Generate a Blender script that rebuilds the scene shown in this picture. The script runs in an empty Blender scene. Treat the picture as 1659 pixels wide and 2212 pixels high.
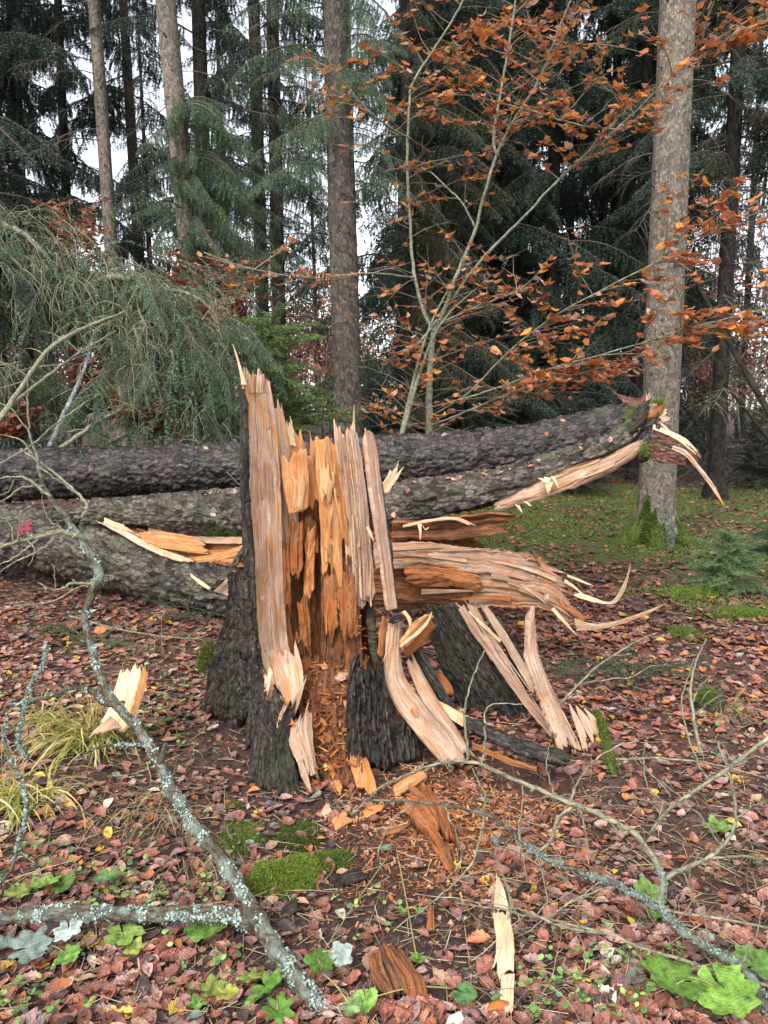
import bpy, math, random
import numpy as np
from mathutils import Vector, Matrix, Euler

SC = bpy.context.scene
COL = SC.collection
R = math.radians
rng = np.random.default_rng(7)
random.seed(7)

# ------------------------------------------------------------------ camera
CAM_H, PITCH, FD, CX, CY = 1.5, R(8.0), 1661.5, 829.5, 1106.0
cd = bpy.data.cameras.new('camera')
cd.sensor_fit = 'VERTICAL'
cd.sensor_height = 34.6
cd.lens = 34.6 * FD / 2212.0
cd.clip_start, cd.clip_end = 0.05, 400.0
cam = bpy.data.objects.new('camera', cd)
COL.objects.link(cam)
cam.location = (0, 0, CAM_H)
cam.rotation_euler = (R(90) - PITCH, 0, 0)
SC.camera = cam

# ------------------------------------------------------------------ overcast sky and a soft sun
SUN_EL, SUN_AZ = R(48), R(205)
wd = bpy.data.worlds.new('World')
SC.world = wd
wd.use_nodes = True
nt = wd.node_tree
nt.nodes.clear()
n_out = nt.nodes.new('ShaderNodeOutputWorld')
n_bg = nt.nodes.new('ShaderNodeBackground')
n_sky = nt.nodes.new('ShaderNodeTexSky')
n_hs = nt.nodes.new('ShaderNodeHueSaturation')
n_sky.sky_type = 'NISHITA'
n_sky.sun_disc = False
n_sky.sun_elevation = SUN_EL
n_sky.sun_rotation = SUN_AZ
n_sky.air_density, n_sky.dust_density, n_sky.ozone_density = 1.0, 1.0, 1.0
n_hs.inputs['Saturation'].default_value = 0.30
n_bg.inputs['Strength'].default_value = 0.15
nt.links.new(n_sky.outputs['Color'], n_hs.inputs['Color'])
nt.links.new(n_hs.outputs['Color'], n_bg.inputs['Color'])
nt.links.new(n_bg.outputs['Background'], n_out.inputs['Surface'])
sl = bpy.data.lights.new('sun', 'SUN')
sl.energy = 1.1
sl.angle = R(25)
sl.color = (1.0, 0.97, 0.93)
sun = bpy.data.objects.new('sun', sl)
COL.objects.link(sun)
# lamp points from the sun direction (azimuth measured clockwise from +Y) to the ground
sd = Vector((math.sin(SUN_AZ) * math.cos(SUN_EL), math.cos(SUN_AZ) * math.cos(SUN_EL), math.sin(SUN_EL)))
sun.rotation_euler = sd.to_track_quat('Z', 'Y').to_euler()
sun.location = (0, -5, 20)
SC.view_settings.view_transform = 'Standard'
SC.view_settings.look = 'None'
SC.view_settings.gamma = 1.0
SC.view_settings.exposure = 1.45
SC.view_settings.use_curve_mapping = False
SC.render.engine = 'CYCLES'
SC.cycles.max_bounces = 5
SC.cycles.diffuse_bounces = 3
SC.cycles.glossy_bounces = 2
SC.cycles.transmission_bounces = 3
SC.cycles.transparent_max_bounces = 4

# ------------------------------------------------------------------ noise
def _h(ix, iy, iz, seed=0):
    a = (ix.astype(np.int64) * 374761393 + iy.astype(np.int64) * 668265263 + iz.astype(np.int64) * 2147483647 + seed * 974634353) & 0xFFFFFFFF
    a = ((a ^ (a >> 13)) * 1274126177) & 0xFFFFFFFF
    a = ((a ^ (a >> 16)) * 2246822519) & 0xFFFFFFFF
    a = a ^ (a >> 15)
    return (a & 0xFFFFFF) / float(0x1000000)

def vn(x, y=0.0, z=0.0, seed=0):
    x, y, z = np.broadcast_arrays(np.asarray(x, float), np.asarray(y, float), np.asarray(z, float))
    ix, iy, iz = np.floor(x), np.floor(y), np.floor(z)
    fx, fy, fz = x - ix, y - iy, z - iz
    fx, fy, fz = [f * f * (3 - 2 * f) for f in (fx, fy, fz)]
    r = 0
    for a in (0, 1):
        for b in (0, 1):
            for c in (0, 1):
                w = (fx if a else 1 - fx) * (fy if b else 1 - fy) * (fz if c else 1 - fz)
                r = r + w * _h(ix + a, iy + b, iz + c, seed)
    return r

def fbm(x, y=0.0, z=0.0, seed=0, octs=4):
    r, a, s, t = 0, 1.0, 1.0, 0
    for o in range(octs):
        r = r + a * vn(np.asarray(x) * s, np.asarray(y) * s, np.asarray(z) * s, seed + o * 17)
        t += a
        a *= 0.5
        s *= 2.03
    return r / t

def cell(u, v, seed=0):
    u, v = np.broadcast_arrays(np.asarray(u, float), np.asarray(v, float))
    iu, iv = np.floor(u), np.floor(v)
    f1 = np.full(u.shape, 9.0)
    f2 = np.full(u.shape, 9.0)
    cid, ox, oy = np.zeros(u.shape), np.zeros(u.shape), np.zeros(u.shape)
    for a in (-1, 0, 1):
        for b in (-1, 0, 1):
            cu, cv = iu + a, iv + b
            z = np.zeros_like(cu)
            px, py = cu + _h(cu, cv, z, seed), cv + _h(cu, cv, z + 1, seed)
            d = np.hypot(px - u, py - v)
            i = _h(cu, cv, z + 2, seed)
            closer = d < f1
            f2 = np.where(closer, f1, np.minimum(f2, d))
            cid = np.where(closer, i, cid)
            ox, oy = np.where(closer, u - px, ox), np.where(closer, v - py, oy)
            f1 = np.where(closer, d, f1)
    return f1, f2, cid, ox, oy

def plates(u, v, du, dv, seed=0):
    """scaly bark height 0..1, u and v in metres, plate size du x dv"""
    w = 0.35
    uu = u / du + w * (fbm(u / du * .8, v / dv * .8, 0, seed + 3, 2) - .5) * 2
    vv = v / dv + w * (fbm(u / du * .8, v / dv * .8, 5, seed + 4, 2) - .5) * 2
    f1, f2, i, ox, oy = cell(uu, vv, seed)
    e = np.clip((f2 - f1) / 0.16, 0, 1)
    an = i * 61.7
    h = e * (0.35 + 0.5 * i + .55 * (ox * np.cos(an) + oy * np.sin(an)))
    g1, g2, k, _, _ = cell(uu * 2.3 + 5, vv * 2.1, seed + 21)
    return h + .28 * k * np.clip((g2 - g1) / .2, 0, 1) * e + 0.22 * fbm(u / du * 4, v / dv * 4, 1, seed + 9, 3)

# ------------------------------------------------------------------ ground
def ss(a, b, x):
    t = np.clip((np.asarray(x, float) - a) / (b - a), 0, 1)
    return t * t * (3 - 2 * t)

HOLE = (0.62, 2.95)
def ground_z(x, y):
    x, y = np.asarray(x, float), np.asarray(y, float)
    z = 0.10 * (fbm(x * .55, y * .55, 0, 11, 3) - .5)
    z = z + 0.035 * (fbm(x * 3.1, y * 3.1, 0, 12, 3) - .5)
    z = z * (0.35 + 0.65 * ss(1.0, 7.0, np.hypot(x, y - 2.5)))
    z = z + 0.018 * (fbm(x * 11, y * 11, 0, 13, 2) - .5)
    z = z + 0.05 * np.exp(-(((x + .27) / .5) ** 2 + ((y - 3.5) / .45) ** 2))
    z = z - 0.16 * np.exp(-(((x - HOLE[0]) / .17) ** 2 + ((y - HOLE[1]) / .10) ** 2))
    z = z + 0.35 * ss(16, 60, y)
    return z

# ------------------------------------------------------------------ picture coordinate -> place in the world at a given distance
cp, sp_ = math.cos(PITCH), math.sin(PITCH)
def ray(x, y):
    dx, dy = (x - CX) / FD, (y - CY) / FD
    return np.array([dx, cp - dy * sp_, -sp_ - dy * cp])

def P(x, y, Y):
    r = ray(x, y)
    t = Y / r[1]
    return np.array([r[0] * t, Y, CAM_H + r[2] * t])

def G(x, y):
    r = ray(x, y)
    z = 0.0
    for _ in range(12):
        t = (z - CAM_H) / r[2]
        z = float(ground_z(r[0] * t, r[1] * t))
    return np.array([r[0] * t, r[1] * t, z])

def proj(p):
    p = np.asarray(p, float)
    d = p - np.array([0, 0, CAM_H])
    fwd = d[..., 1] * cp - d[..., 2] * sp_
    up = d[..., 1] * sp_ + d[..., 2] * cp
    return CX + FD * d[..., 0] / fwd, CY - FD * up / fwd, fwd

# ------------------------------------------------------------------ mesh builder
class MB:
    def __init__(s):
        s.v, s.f, s.uv, s.col, s.mi, s.n = [], [], [], [], [], 0
    def add(s, v, f, uv=None, col=None, mi=0):
        v = np.asarray(v, float).reshape(-1, 3)
        s.v.append(v)
        for a in (f if isinstance(f, (list, tuple)) else [f]):
            a = np.asarray(a, np.int64)
            s.f.append(a + s.n)
            s.mi.append(np.full(len(a), mi))
        s.uv.append(np.zeros((len(v), 2)) if uv is None else np.asarray(uv, float).reshape(-1, 2))
        if col is None:
            c = np.ones((len(v), 3))
        else:
            c = np.asarray(col, float)
            if c.ndim == 1:
                c = np.tile(c, (len(v), 1))
        s.col.append(c)
        s.n += len(v)
        return s
    def mesh(s, name, mats, origin=(0, 0, 0), smooth=True):
        me = bpy.data.meshes.new(name)
        v = np.concatenate(s.v) - np.asarray(origin, float)
        sizes = np.concatenate([np.full(len(a), a.shape[1]) for a in s.f])
        idx = np.concatenate([a.ravel() for a in s.f])
        me.vertices.add(len(v))
        me.vertices.foreach_set('co', v.ravel())
        me.loops.add(len(idx))
        me.loops.foreach_set('vertex_index', idx.astype(np.int32))
        me.polygons.add(len(sizes))
        st = np.concatenate([[0], np.cumsum(sizes)[:-1]])
        me.polygons.foreach_set('loop_start', st.astype(np.int32))
        me.polygons.foreach_set('material_index', np.concatenate(s.mi).astype(np.int32))
        me.polygons.foreach_set('use_smooth', np.full(len(sizes), smooth))
        uvl = me.uv_layers.new(name='UVMap')
        uvl.data.foreach_set('uv', np.concatenate(s.uv)[idx].ravel())
        ca = me.color_attributes.new('col', 'FLOAT_COLOR', 'POINT')
        c = np.concatenate(s.col)
        ca.data.foreach_set('color', np.concatenate([c, np.ones((len(c), 1))], 1).ravel())
        for m in (mats if isinstance(mats, (list, tuple)) else [mats]):
            me.materials.append(m)
        me.update(calc_edges=True)
        me.validate()
        return me
    def build(s, name, mats, parent=None, smooth=True, origin=None):
        if parent is not None:
            o0 = np.zeros(3)
            q = parent
            while q is not None:
                o0 = o0 + np.array(q.location)
                q = q.parent
        else:
            o0 = np.zeros(3) if origin is None else np.asarray(origin, float)
        ob = bpy.data.objects.new(name, s.mesh(name, mats, o0, smooth))
        COL.objects.link(ob)
        if parent is not None:
            ob.parent = parent
        else:
            ob.location = o0
        return ob

def thing(name, label, cat, loc=(0, 0, 0), group=None):
    o = bpy.data.objects.new(name, None)
    COL.objects.link(o)
    o.location = tuple(float(a) for a in loc)
    o.empty_display_size = .1
    return tag(o, label, cat, group)

def tag(o, label, cat=None, group=None, kind=None):
    o['label'] = label
    if cat: o['category'] = cat
    if group: o['group'] = group
    if kind: o['kind'] = kind
    return o

def put(me, name, parent, loc, rot, sc=1.0):
    o = bpy.data.objects.new(name, me)
    COL.objects.link(o)
    o.parent = parent
    o.location = loc
    o.rotation_euler = rot
    o.scale = (sc, sc, sc) if np.isscalar(sc) else sc
    return o

# ------------------------------------------------------------------ curves, tubes, plates
def crs(pts, n):
    """smooth resample of a polyline by Catmull-Rom, n points"""
    p = np.asarray(pts, float)
    if len(p) == 2:
        return p[0] + (p[1] - p[0]) * np.linspace(0, 1, n)[:, None]
    q = np.vstack([2 * p[0] - p[1], p, 2 * p[-1] - p[-2]])
    out = []
    for i in range(1, len(q) - 2):
        t = np.linspace(0, 1, 12, endpoint=False)[:, None]
        a, b, c, d = q[i - 1], q[i], q[i + 1], q[i + 2]
        out.append(.5 * (2 * b + (c - a) * t + (2 * a - 5 * b + 4 * c - d) * t ** 2 + (3 * b - a - 3 * c + d) * t ** 3))
    out.append(q[-2][None])
    d = np.vstack(out)
    s = np.concatenate([[0], np.cumsum(np.linalg.norm(np.diff(d[:, :3], axis=0), axis=1))])
    tt = np.linspace(0, s[-1], n)
    return np.stack([np.interp(tt, s, d[:, k]) for k in range(d.shape[1])], 1)

def nrm(a):
    return a / np.maximum(np.linalg.norm(a, axis=-1, keepdims=True), 1e-9)

def frames(p):
    t = nrm(np.gradient(p, axis=0))
    ref = np.array([0, 0, 1.0])
    if abs(t[:, 2]).mean() > .8:
        ref = np.array([0, 1.0, 0])
    a = nrm(np.cross(t, ref))
    b = np.cross(a, t)
    return t, a, b

def grid_faces(nu, nv, wrap=False, base=0):
    """vertices indexed v*nu+u"""
    u = np.arange(nu if wrap else nu - 1)
    v = np.arange(nv - 1)
    U, V = np.meshgrid(u, v)
    U, V = U.ravel(), V.ravel()
    U2 = (U + 1) % nu
    return np.stack([V * nu + U, V * nu + U2, (V + 1) * nu + U2, (V + 1) * nu + U], 1) + base

def tube(mb, pts, rad, n=6, seg=None, cap=True, uvs=1.0, col=None, rough=0.0, seed=0):
    """round limb along points; rad list same length as pts"""
    q = np.column_stack([np.asarray(pts, float), np.asarray(rad, float)])
    if seg is None:
        seg = len(q)
        d = q
    else:
        d = crs(q, seg)
    p, r = d[:, :3], np.maximum(d[:, 3], .0004)
    t, a, b = frames(p)
    th = np.arange(n) / n * 2 * math.pi
    rr = r[:, None] * np.ones(n)
    s = np.concatenate([[0], np.cumsum(np.linalg.norm(np.diff(p, axis=0), axis=1))])
    if rough:
        rr = rr * (1 + rough * (fbm(np.cos(th)[None] * 1.5 + 7, np.sin(th)[None] * 1.5, s[:, None] * 9, seed, 3) - .5) * 2)
    v = p[:, None] + rr[..., None] * (np.cos(th)[None, :, None] * a[:, None] + np.sin(th)[None, :, None] * b[:, None])
    uv = np.stack(np.broadcast_arrays(th[None] / (2 * math.pi) * (r.mean() * 6.28), s[:, None]), -1)
    f = [grid_faces(n, seg, True)]
    if cap:
        f.append(np.arange(n)[None, ::-1])
        f.append((np.arange(n) + (seg - 1) * n)[None])
    mb.add(v, f, uv, col)
    return d

def plate(mb, F, N, T, uv, front=0, back=0):
    """closed plate: F front grid (nv,nu,3), N normals, T thickness grid"""
    nv, nu = F.shape[:2]
    B = F - N * T[..., None]
    n = nv * nu
    v = np.concatenate([F.reshape(-1, 3), B.reshape(-1, 3)])
    uv2 = np.concatenate([uv.reshape(-1, 2)] * 2)
    ff = grid_faces(nu, nv)
    bf = grid_faces(nu, nv, base=n)[:, ::-1]
    ring = np.concatenate([np.arange(nu), np.arange(1, nv) * nu + nu - 1, (nv - 1) * nu + np.arange(nu - 2, -1, -1), np.arange(nv - 2, 0, -1) * nu])
    r2 = np.roll(ring, -1)
    sf = np.stack([r2, ring, ring + n, r2 + n], 1)
    k = mb.n
    mb.add(v, [ff, sf], uv2, None, front)
    mb.f.append(bf + k)
    mb.mi.append(np.full(len(bf), back))

def slab(mb, Lp, Rp, thick=.02, bulge=0.0, jt=0.0, jb=0.0, relief=.004, kind='wood', seed=0, res=.006, front=0, back=0, twist=0.0, fibre=1.0, smooth_jag=False, edge=.35, hair=None, ragged=None):
    """torn wood or bark piece between two edge polylines (world points, base first)"""
    Lp, Rp = np.asarray(Lp, float), np.asarray(Rp, float)
    ll = np.linalg.norm(np.diff((crs(Lp, 60) + crs(Rp, 60)) / 2, axis=0), axis=1).sum()
    ww = np.linalg.norm(crs(Lp, 60) - crs(Rp, 60), axis=1).max()
    nv = int(np.clip(ll / (res * 1.8), 10, 105))
    nu = int(np.clip(ww / res, 6, 54))
    K = 240
    A, B = crs(Lp, K), crs(Rp, K)
    u = np.linspace(0, 1, nu)
    def jag(j, sd):
        a = vn(u * ww / .022 + 3.3, 0, 0, sd)
        b = vn(u * ww / .008 + 1.3, 0, 0, sd + 1)
        c = vn(u * ww / .07, 0, 0, sd + 2)
        q = .45 * c + .35 * a + .2 * b if not smooth_jag else c
        return j * (q - q.min()) / max(q.max() - q.min(), 1e-6)
    vt, vb = 1 - jag(jt, seed + 50), jag(jb, seed + 60)
    v = np.linspace(0, 1, nv)
    V = vb[None] + v[:, None] * (vt - vb)[None]
    U = np.broadcast_to(u[None], V.shape)
    x = V * (K - 1)
    def at(Q):
        i = np.clip(np.floor(x).astype(int), 0, K - 2)
        f = (x - i)[..., None]
        return Q[i] * (1 - f) + Q[i + 1] * f
    a, b = at(A), at(B)
    if ragged is None:
        ragged = .004 if kind in ('wood', 'rot') else .006
    lv_ = V * ll
    eL = (fbm(lv_ / .05, 0, 1, seed + 71, 3) - .5) * 2 * ragged / max(ww, .01)
    eR = (fbm(lv_ / .05, 7, 1, seed + 72, 3) - .5) * 2 * ragged / max(ww, .01)
    UU = U + eL * (1 - U) + eR * U
    F = a + (b - a) * UU[..., None]
    gu, gv = np.gradient(F, axis=1), np.gradient(F, axis=0)
    N = nrm(np.cross(gu, gv))
    c0 = F[nv // 2, nu // 2]
    flip = np.dot(N[nv // 2, nu // 2], np.array([0, 0, CAM_H]) - c0) < 0
    if flip:
        N = -N
    um, vm = U * ww, V * ll
    bl = (1 - (2 * U - 1) ** 2)
    F = F + N * (bulge * bl)[..., None]
    if kind == 'wood':
        dr = (fbm(vm * 3, um * 4, 0, seed + 5, 2) - .5) * .02
        q = um + dr
        h = .45 * (1 - abs(2 * vn(q / .016, vm * .9, 0, seed) - 1)) + .25 * (1 - abs(2 * vn(q / .006, vm * 2.0, 0, seed + 1) - 1))
        h += .5 * np.floor(5 * fbm(q / .04, vm * 3.2, 0, seed + 2, 3)) / 5
        h += .45 * fbm(um * 60, vm * 22, 0, seed + 3, 3)
        ck = vn(q / .02, vm * .7, 3, seed + 31)
        h -= 1.1 * np.clip((ck - .74) / .1, 0, 1) * np.clip(1.6 * fbm(um * 9, vm * 4, 2, seed + 32, 2) - .5, 0, 1)
        F = F + N * ((h - .7) * relief * 2 * fibre)[..., None]
    elif kind == 'rot':
        q = um + (fbm(vm * 6, um * 8, 0, seed + 5, 2) - .5) * .03
        h = (1 - abs(2 * vn(q / .014, vm * 4, 0, seed) - 1)) + .8 * np.floor(5 * fbm(q / .03, vm * 7, 0, seed + 2, 3)) / 5 + 1.0 * fbm(um * 50, vm * 35, 0, seed + 3, 3)
        F = F + N * ((h - 1.2) * relief * 2)[..., None]
    elif kind == 'bark':
        h = plates(um, vm, .022, .05, seed)
        F = F + N * (h * relief * 2.4)[..., None]
    elif kind == 'furrow':
        q = um + (fbm(vm * 5, um * 6, 0, seed + 5, 2) - .5) * .05
        h = (1 - abs(2 * vn(q / .030, vm * 1.6, 0, seed) - 1)) ** .7 * 1.1 + 1.0 * plates(q, vm, .015, .11, seed) + .45 * fbm(um * 60, vm * 45, 0, seed, 3) + .8 * (fbm(um * 7, vm * 3, 4, seed, 2) - .5)
        F = F + N * ((h - 1.2) * relief * 2)[..., None]
    ed = np.minimum(np.minimum(U, 1 - U) * ww / .012, 1)
    T = thick * (edge + (1 - edge) * ed) * (.8 + .4 * vn(um / .03, vm / .3, 0, seed + 8)[...])
    tp = np.clip((1 - v) * ll / .05, .25, 1)[:, None]
    T = T * tp
    off = seed * .731
    uv = np.stack([um + off, vm + off * .37], -1)
    plate(mb, F, N, T, uv, front, back)
    if hair is None:
        hair = 900 if kind == 'wood' else (700 if kind == 'rot' else 0)
    n = int(min(160, hair * ll * ww))
    if n:
        rs = np.random.default_rng(seed + 900)
        i, j = rs.integers(1, nv - 1, n), rs.integers(0, nu, n)
        k = max(4, int(nu * .5))
        if kind == 'wood' and jt > .03:
            i[:k] = nv - 2
        c, tv, nn = F[i, j], nrm(gv[i, j]), N[i, j]
        d = nrm(tv * np.where(rs.random(n) < .75, 1, -1)[:, None] + nn * rs.uniform(.05, .5, (n, 1)) + rs.normal(size=(n, 3)) * .12)
        L = rs.uniform(.008, .032, (n, 1)) * min(1.0, ll / .12)
        w = nrm(np.cross(d, nn)) * rs.uniform(.0006, .0017, (n, 1))
        v3 = np.stack([c - w, c + w, c + d * L], 1).reshape(-1, 3)
        u3 = np.repeat(np.stack([um[i, j] + off, vm[i, j]], 1), 3, 0)
        mb.add(v3, np.arange(3 * n).reshape(-1, 3), u3, None, front)

def slivers(build, Lp, Rp, n, seed, mats, lift=.02, lmin=.06, lmax=.25, wmax=.018, vr=(0, 1)):
    """thin half-detached strips peeling off a torn face between two edge polylines"""
    rs = np.random.default_rng(seed)
    A, B = crs(np.asarray(Lp, float), 100), crs(np.asarray(Rp, float), 100)
    ll = np.linalg.norm(np.diff(A, axis=0), axis=1).sum()
    for k in range(n):
        L = rs.uniform(lmin, lmax)
        dv = L / ll
        v0 = rs.uniform(vr[0], max(vr[0] + .01, vr[1] - dv * .6))
        u = rs.uniform(.04, .96)
        i = np.clip((np.linspace(v0, v0 + dv, 6) * 99), 0, 99).astype(int)
        c = A[i] * (1 - u) + B[i] * u
        gv = nrm(c[-1] - c[0] + 1e-6)
        gu = nrm(B[i[0]] - A[i[0]])
        nn = nrm(np.cross(gu, gv))
        if np.dot(nn, np.array([0, 0, CAM_H]) - c[0]) < 0:
            nn = -nn
        q = np.linspace(0, 1, 6)[:, None]
        if rs.random() < .3:
            q = q[::-1]
        tip = gv * (L * .15) * (1 if q[-1, 0] == 1 else -1)
        c = c + nn * (.006 + q ** 2 * lift * rs.uniform(.3, 1.6)) + gu * q ** 2 * rs.normal() * .02 + tip * q
        w = rs.uniform(.25, 1) * wmax / 2
        wq = w * (1 - .93 * q ** 1.3)
        o = MB()
        slab(o, c - gu * wq, c + gu * wq, thick=.006, relief=.0015, seed=seed + k, res=.004, hair=0, ragged=.001)
        build(o, mats[rs.integers(len(mats))])

def log_tube(mb, pts, rad, nu=110, nv=300, relief=.009, du=.026, dv=.06, seed=0, mi=0, cap=1, flat=0.0):
    d = crs(np.column_stack([np.asarray(pts, float), np.asarray(rad, float)]), nv)
    p, r = d[:, :3], d[:, 3]
    t, a, b = frames(p)
    th = -math.pi / 2 + np.arange(nu) / nu * 2 * math.pi
    s = np.concatenate([[0], np.cumsum(np.linalg.norm(np.diff(p, axis=0), axis=1))])
    S = np.broadcast_to(s[:, None], (nv, nu))
    TH = np.broadcast_to(th[None], (nv, nu))
    um = TH * r.mean()
    h = plates(um, S, du, dv, seed)
    low = fbm(np.cos(TH) * 1.2 + 5, np.sin(TH) * 1.2, S * 2.5, seed + 7, 3) - .5
    rr = r[:, None] * (1 + .07 * low) + (h - .5) * relief * 2
    v = p[:, None] + rr[..., None] * (np.cos(TH)[..., None] * a[:, None] + np.sin(TH)[..., None] * b[:, None])
    uv = np.stack([um, S], -1)
    f = [grid_faces(nu, nv, True)]
    mb.add(v, f, uv, None, mi)
    base = mb.n - nv * nu
    for e in (0, nv - 1):
        k = mb.n
        c = p[e] + t[e] * (-.01 if e == 0 else .01)
        rim = base + e * nu + np.arange(nu)
        mb.v.append(c[None]); mb.uv.append(np.zeros((1, 2))); mb.col.append(np.ones((1, 3))); mb.n += 1
        q = np.stack([rim, np.roll(rim, -1), np.full(nu, k)], 1)
        mb.f.append(q[:, ::-1] if e == 0 else q)
        mb.mi.append(np.full(nu, cap))
    return d

def log_arc(mb, pts, rad, a0, a1, thick, nu=90, nv=240, relief=.009, seed=0, front=0, back=1, jl=0.0, jr=0.0, du=.026, dv=.06):
    """half shell of a split log, bark outside and torn wood inside; a0,a1 degrees, 0 = towards +a side, 90 = up"""
    K = 260
    d = crs(np.column_stack([np.asarray(pts, float), np.asarray(rad, float)]), K)
    p, r = d[:, :3], d[:, 3]
    t, a, b = frames(p)
    ll = np.linalg.norm(np.diff(p, axis=0), axis=1).sum()
    a0s = a0 if isinstance(a0, tuple) else (a0, a0)
    ju = np.linspace(0, 1, nu)
    q1 = .5 * vn(ju * 5, 0, 0, seed) + .3 * vn(ju * 17, 0, 0, seed + 1) + .2 * vn(ju * 45, 0, 0, seed + 2)
    q2 = .5 * vn(ju * 5, 0, 0, seed + 5) + .3 * vn(ju * 17, 0, 0, seed + 6) + .2 * vn(ju * 45, 0, 0, seed + 7)
    v0, v1 = jl * q1, 1 - jr * q2
    v = np.linspace(0, 1, nv)
    V = v0[None] + v[:, None] * (v1 - v0)[None]
    x = V * (K - 1)
    i = np.clip(np.floor(x).astype(int), 0, K - 2)
    f = (x - i)[..., None]
    mix = lambda Q: Q[i] * (1 - f) + Q[i + 1] * f
    pp, aa, bb = mix(p), mix(a), mix(b)
    rr = mix(r[:, None])[..., 0]
    A0 = R(1) * np.interp(V, np.linspace(0, 1, len(a0s)), a0s)
    TH = A0 + (R(a1) - A0) * ju[None]
    N = np.cos(TH)[..., None] * aa + np.sin(TH)[..., None] * bb
    um, vm = TH * r.mean(), V * ll
    h = plates(um, vm, du, dv, seed)
    low = fbm(np.cos(TH) * 1.2 + 5, np.sin(TH) * 1.2, vm * 2.5, seed + 7, 3) - .5
    F = pp + N * (rr * (1 + .08 * low) + (h - .5) * relief * 2)[..., None]
    T = thick * (.6 + .8 * fbm(um * 30, vm * 2.5, 0, seed + 11, 3)) + h * relief
    plate(mb, F, N, T, np.stack([um, vm], -1), front, back)
# ------------------------------------------------------------------ materials
def M(name):
    m = bpy.data.materials.new(name)
    m.use_nodes = True
    t = m.node_tree
    b = t.nodes['Principled BSDF']
    return m, t, b

def nd(t, kind, **kw):
    n = t.nodes.new(kind)
    for k, v in kw.items():
        if k in n.inputs:
            n.inputs[k].default_value = v
        else:
            setattr(n, k, v)
    return n

def ramp(t, src, stops):
    n = t.nodes.new('ShaderNodeValToRGB')
    e = n.color_ramp.elements
    while len(e) < len(stops):
        e.new(.5)
    for i, (p, c) in enumerate(stops):
        e[i].position = p
        e[i].color = (*c, 1) if len(c) == 3 else c
    t.links.new(src, n.inputs['Fac'])
    return n.outputs['Color']

def g3(x):
    return (x, x, x)

def noise(t, vec, scale, detail=4, rough=.55, dist=0.0):
    n = t.nodes.new('ShaderNodeTexNoise')
    n.inputs['Scale'].default_value = scale
    n.inputs['Detail'].default_value = detail
    n.inputs['Roughness'].default_value = rough
    n.inputs['Distortion'].default_value = dist
    if vec is not None:
        t.links.new(vec, n.inputs['Vector'])
    return n.outputs['Fac']

def mapping(t, vec, scale):
    n = t.nodes.new('ShaderNodeMapping')
    n.inputs['Scale'].default_value = scale
    t.links.new(vec, n.inputs['Vector'])
    return n.outputs['Vector']

def mixc(t, fac, a, b, mode='MIX'):
    n = t.nodes.new('ShaderNodeMix')
    n.data_type = 'RGBA'
    n.blend_type = mode
    for s, x in ((n.inputs[0], fac), (n.inputs[6], a), (n.inputs[7], b)):
        if isinstance(x, bpy.types.NodeSocket):
            t.links.new(x, s)
        elif isinstance(x, (int, float)):
            s.default_value = x
        else:
            s.default_value = (*x, 1)
    return n.outputs[2]

def bump(t, b, h, strength, dist, prev=None):
    n = t.nodes.new('ShaderNodeBump')
    n.inputs['Strength'].default_value = strength
    n.inputs['Distance'].default_value = dist
    t.links.new(h, n.inputs['Height'])
    if prev is not None:
        t.links.new(prev, n.inputs['Normal'])
    t.links.new(n.outputs['Normal'], b.inputs['Normal'])
    return n.outputs['Normal']

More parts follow.
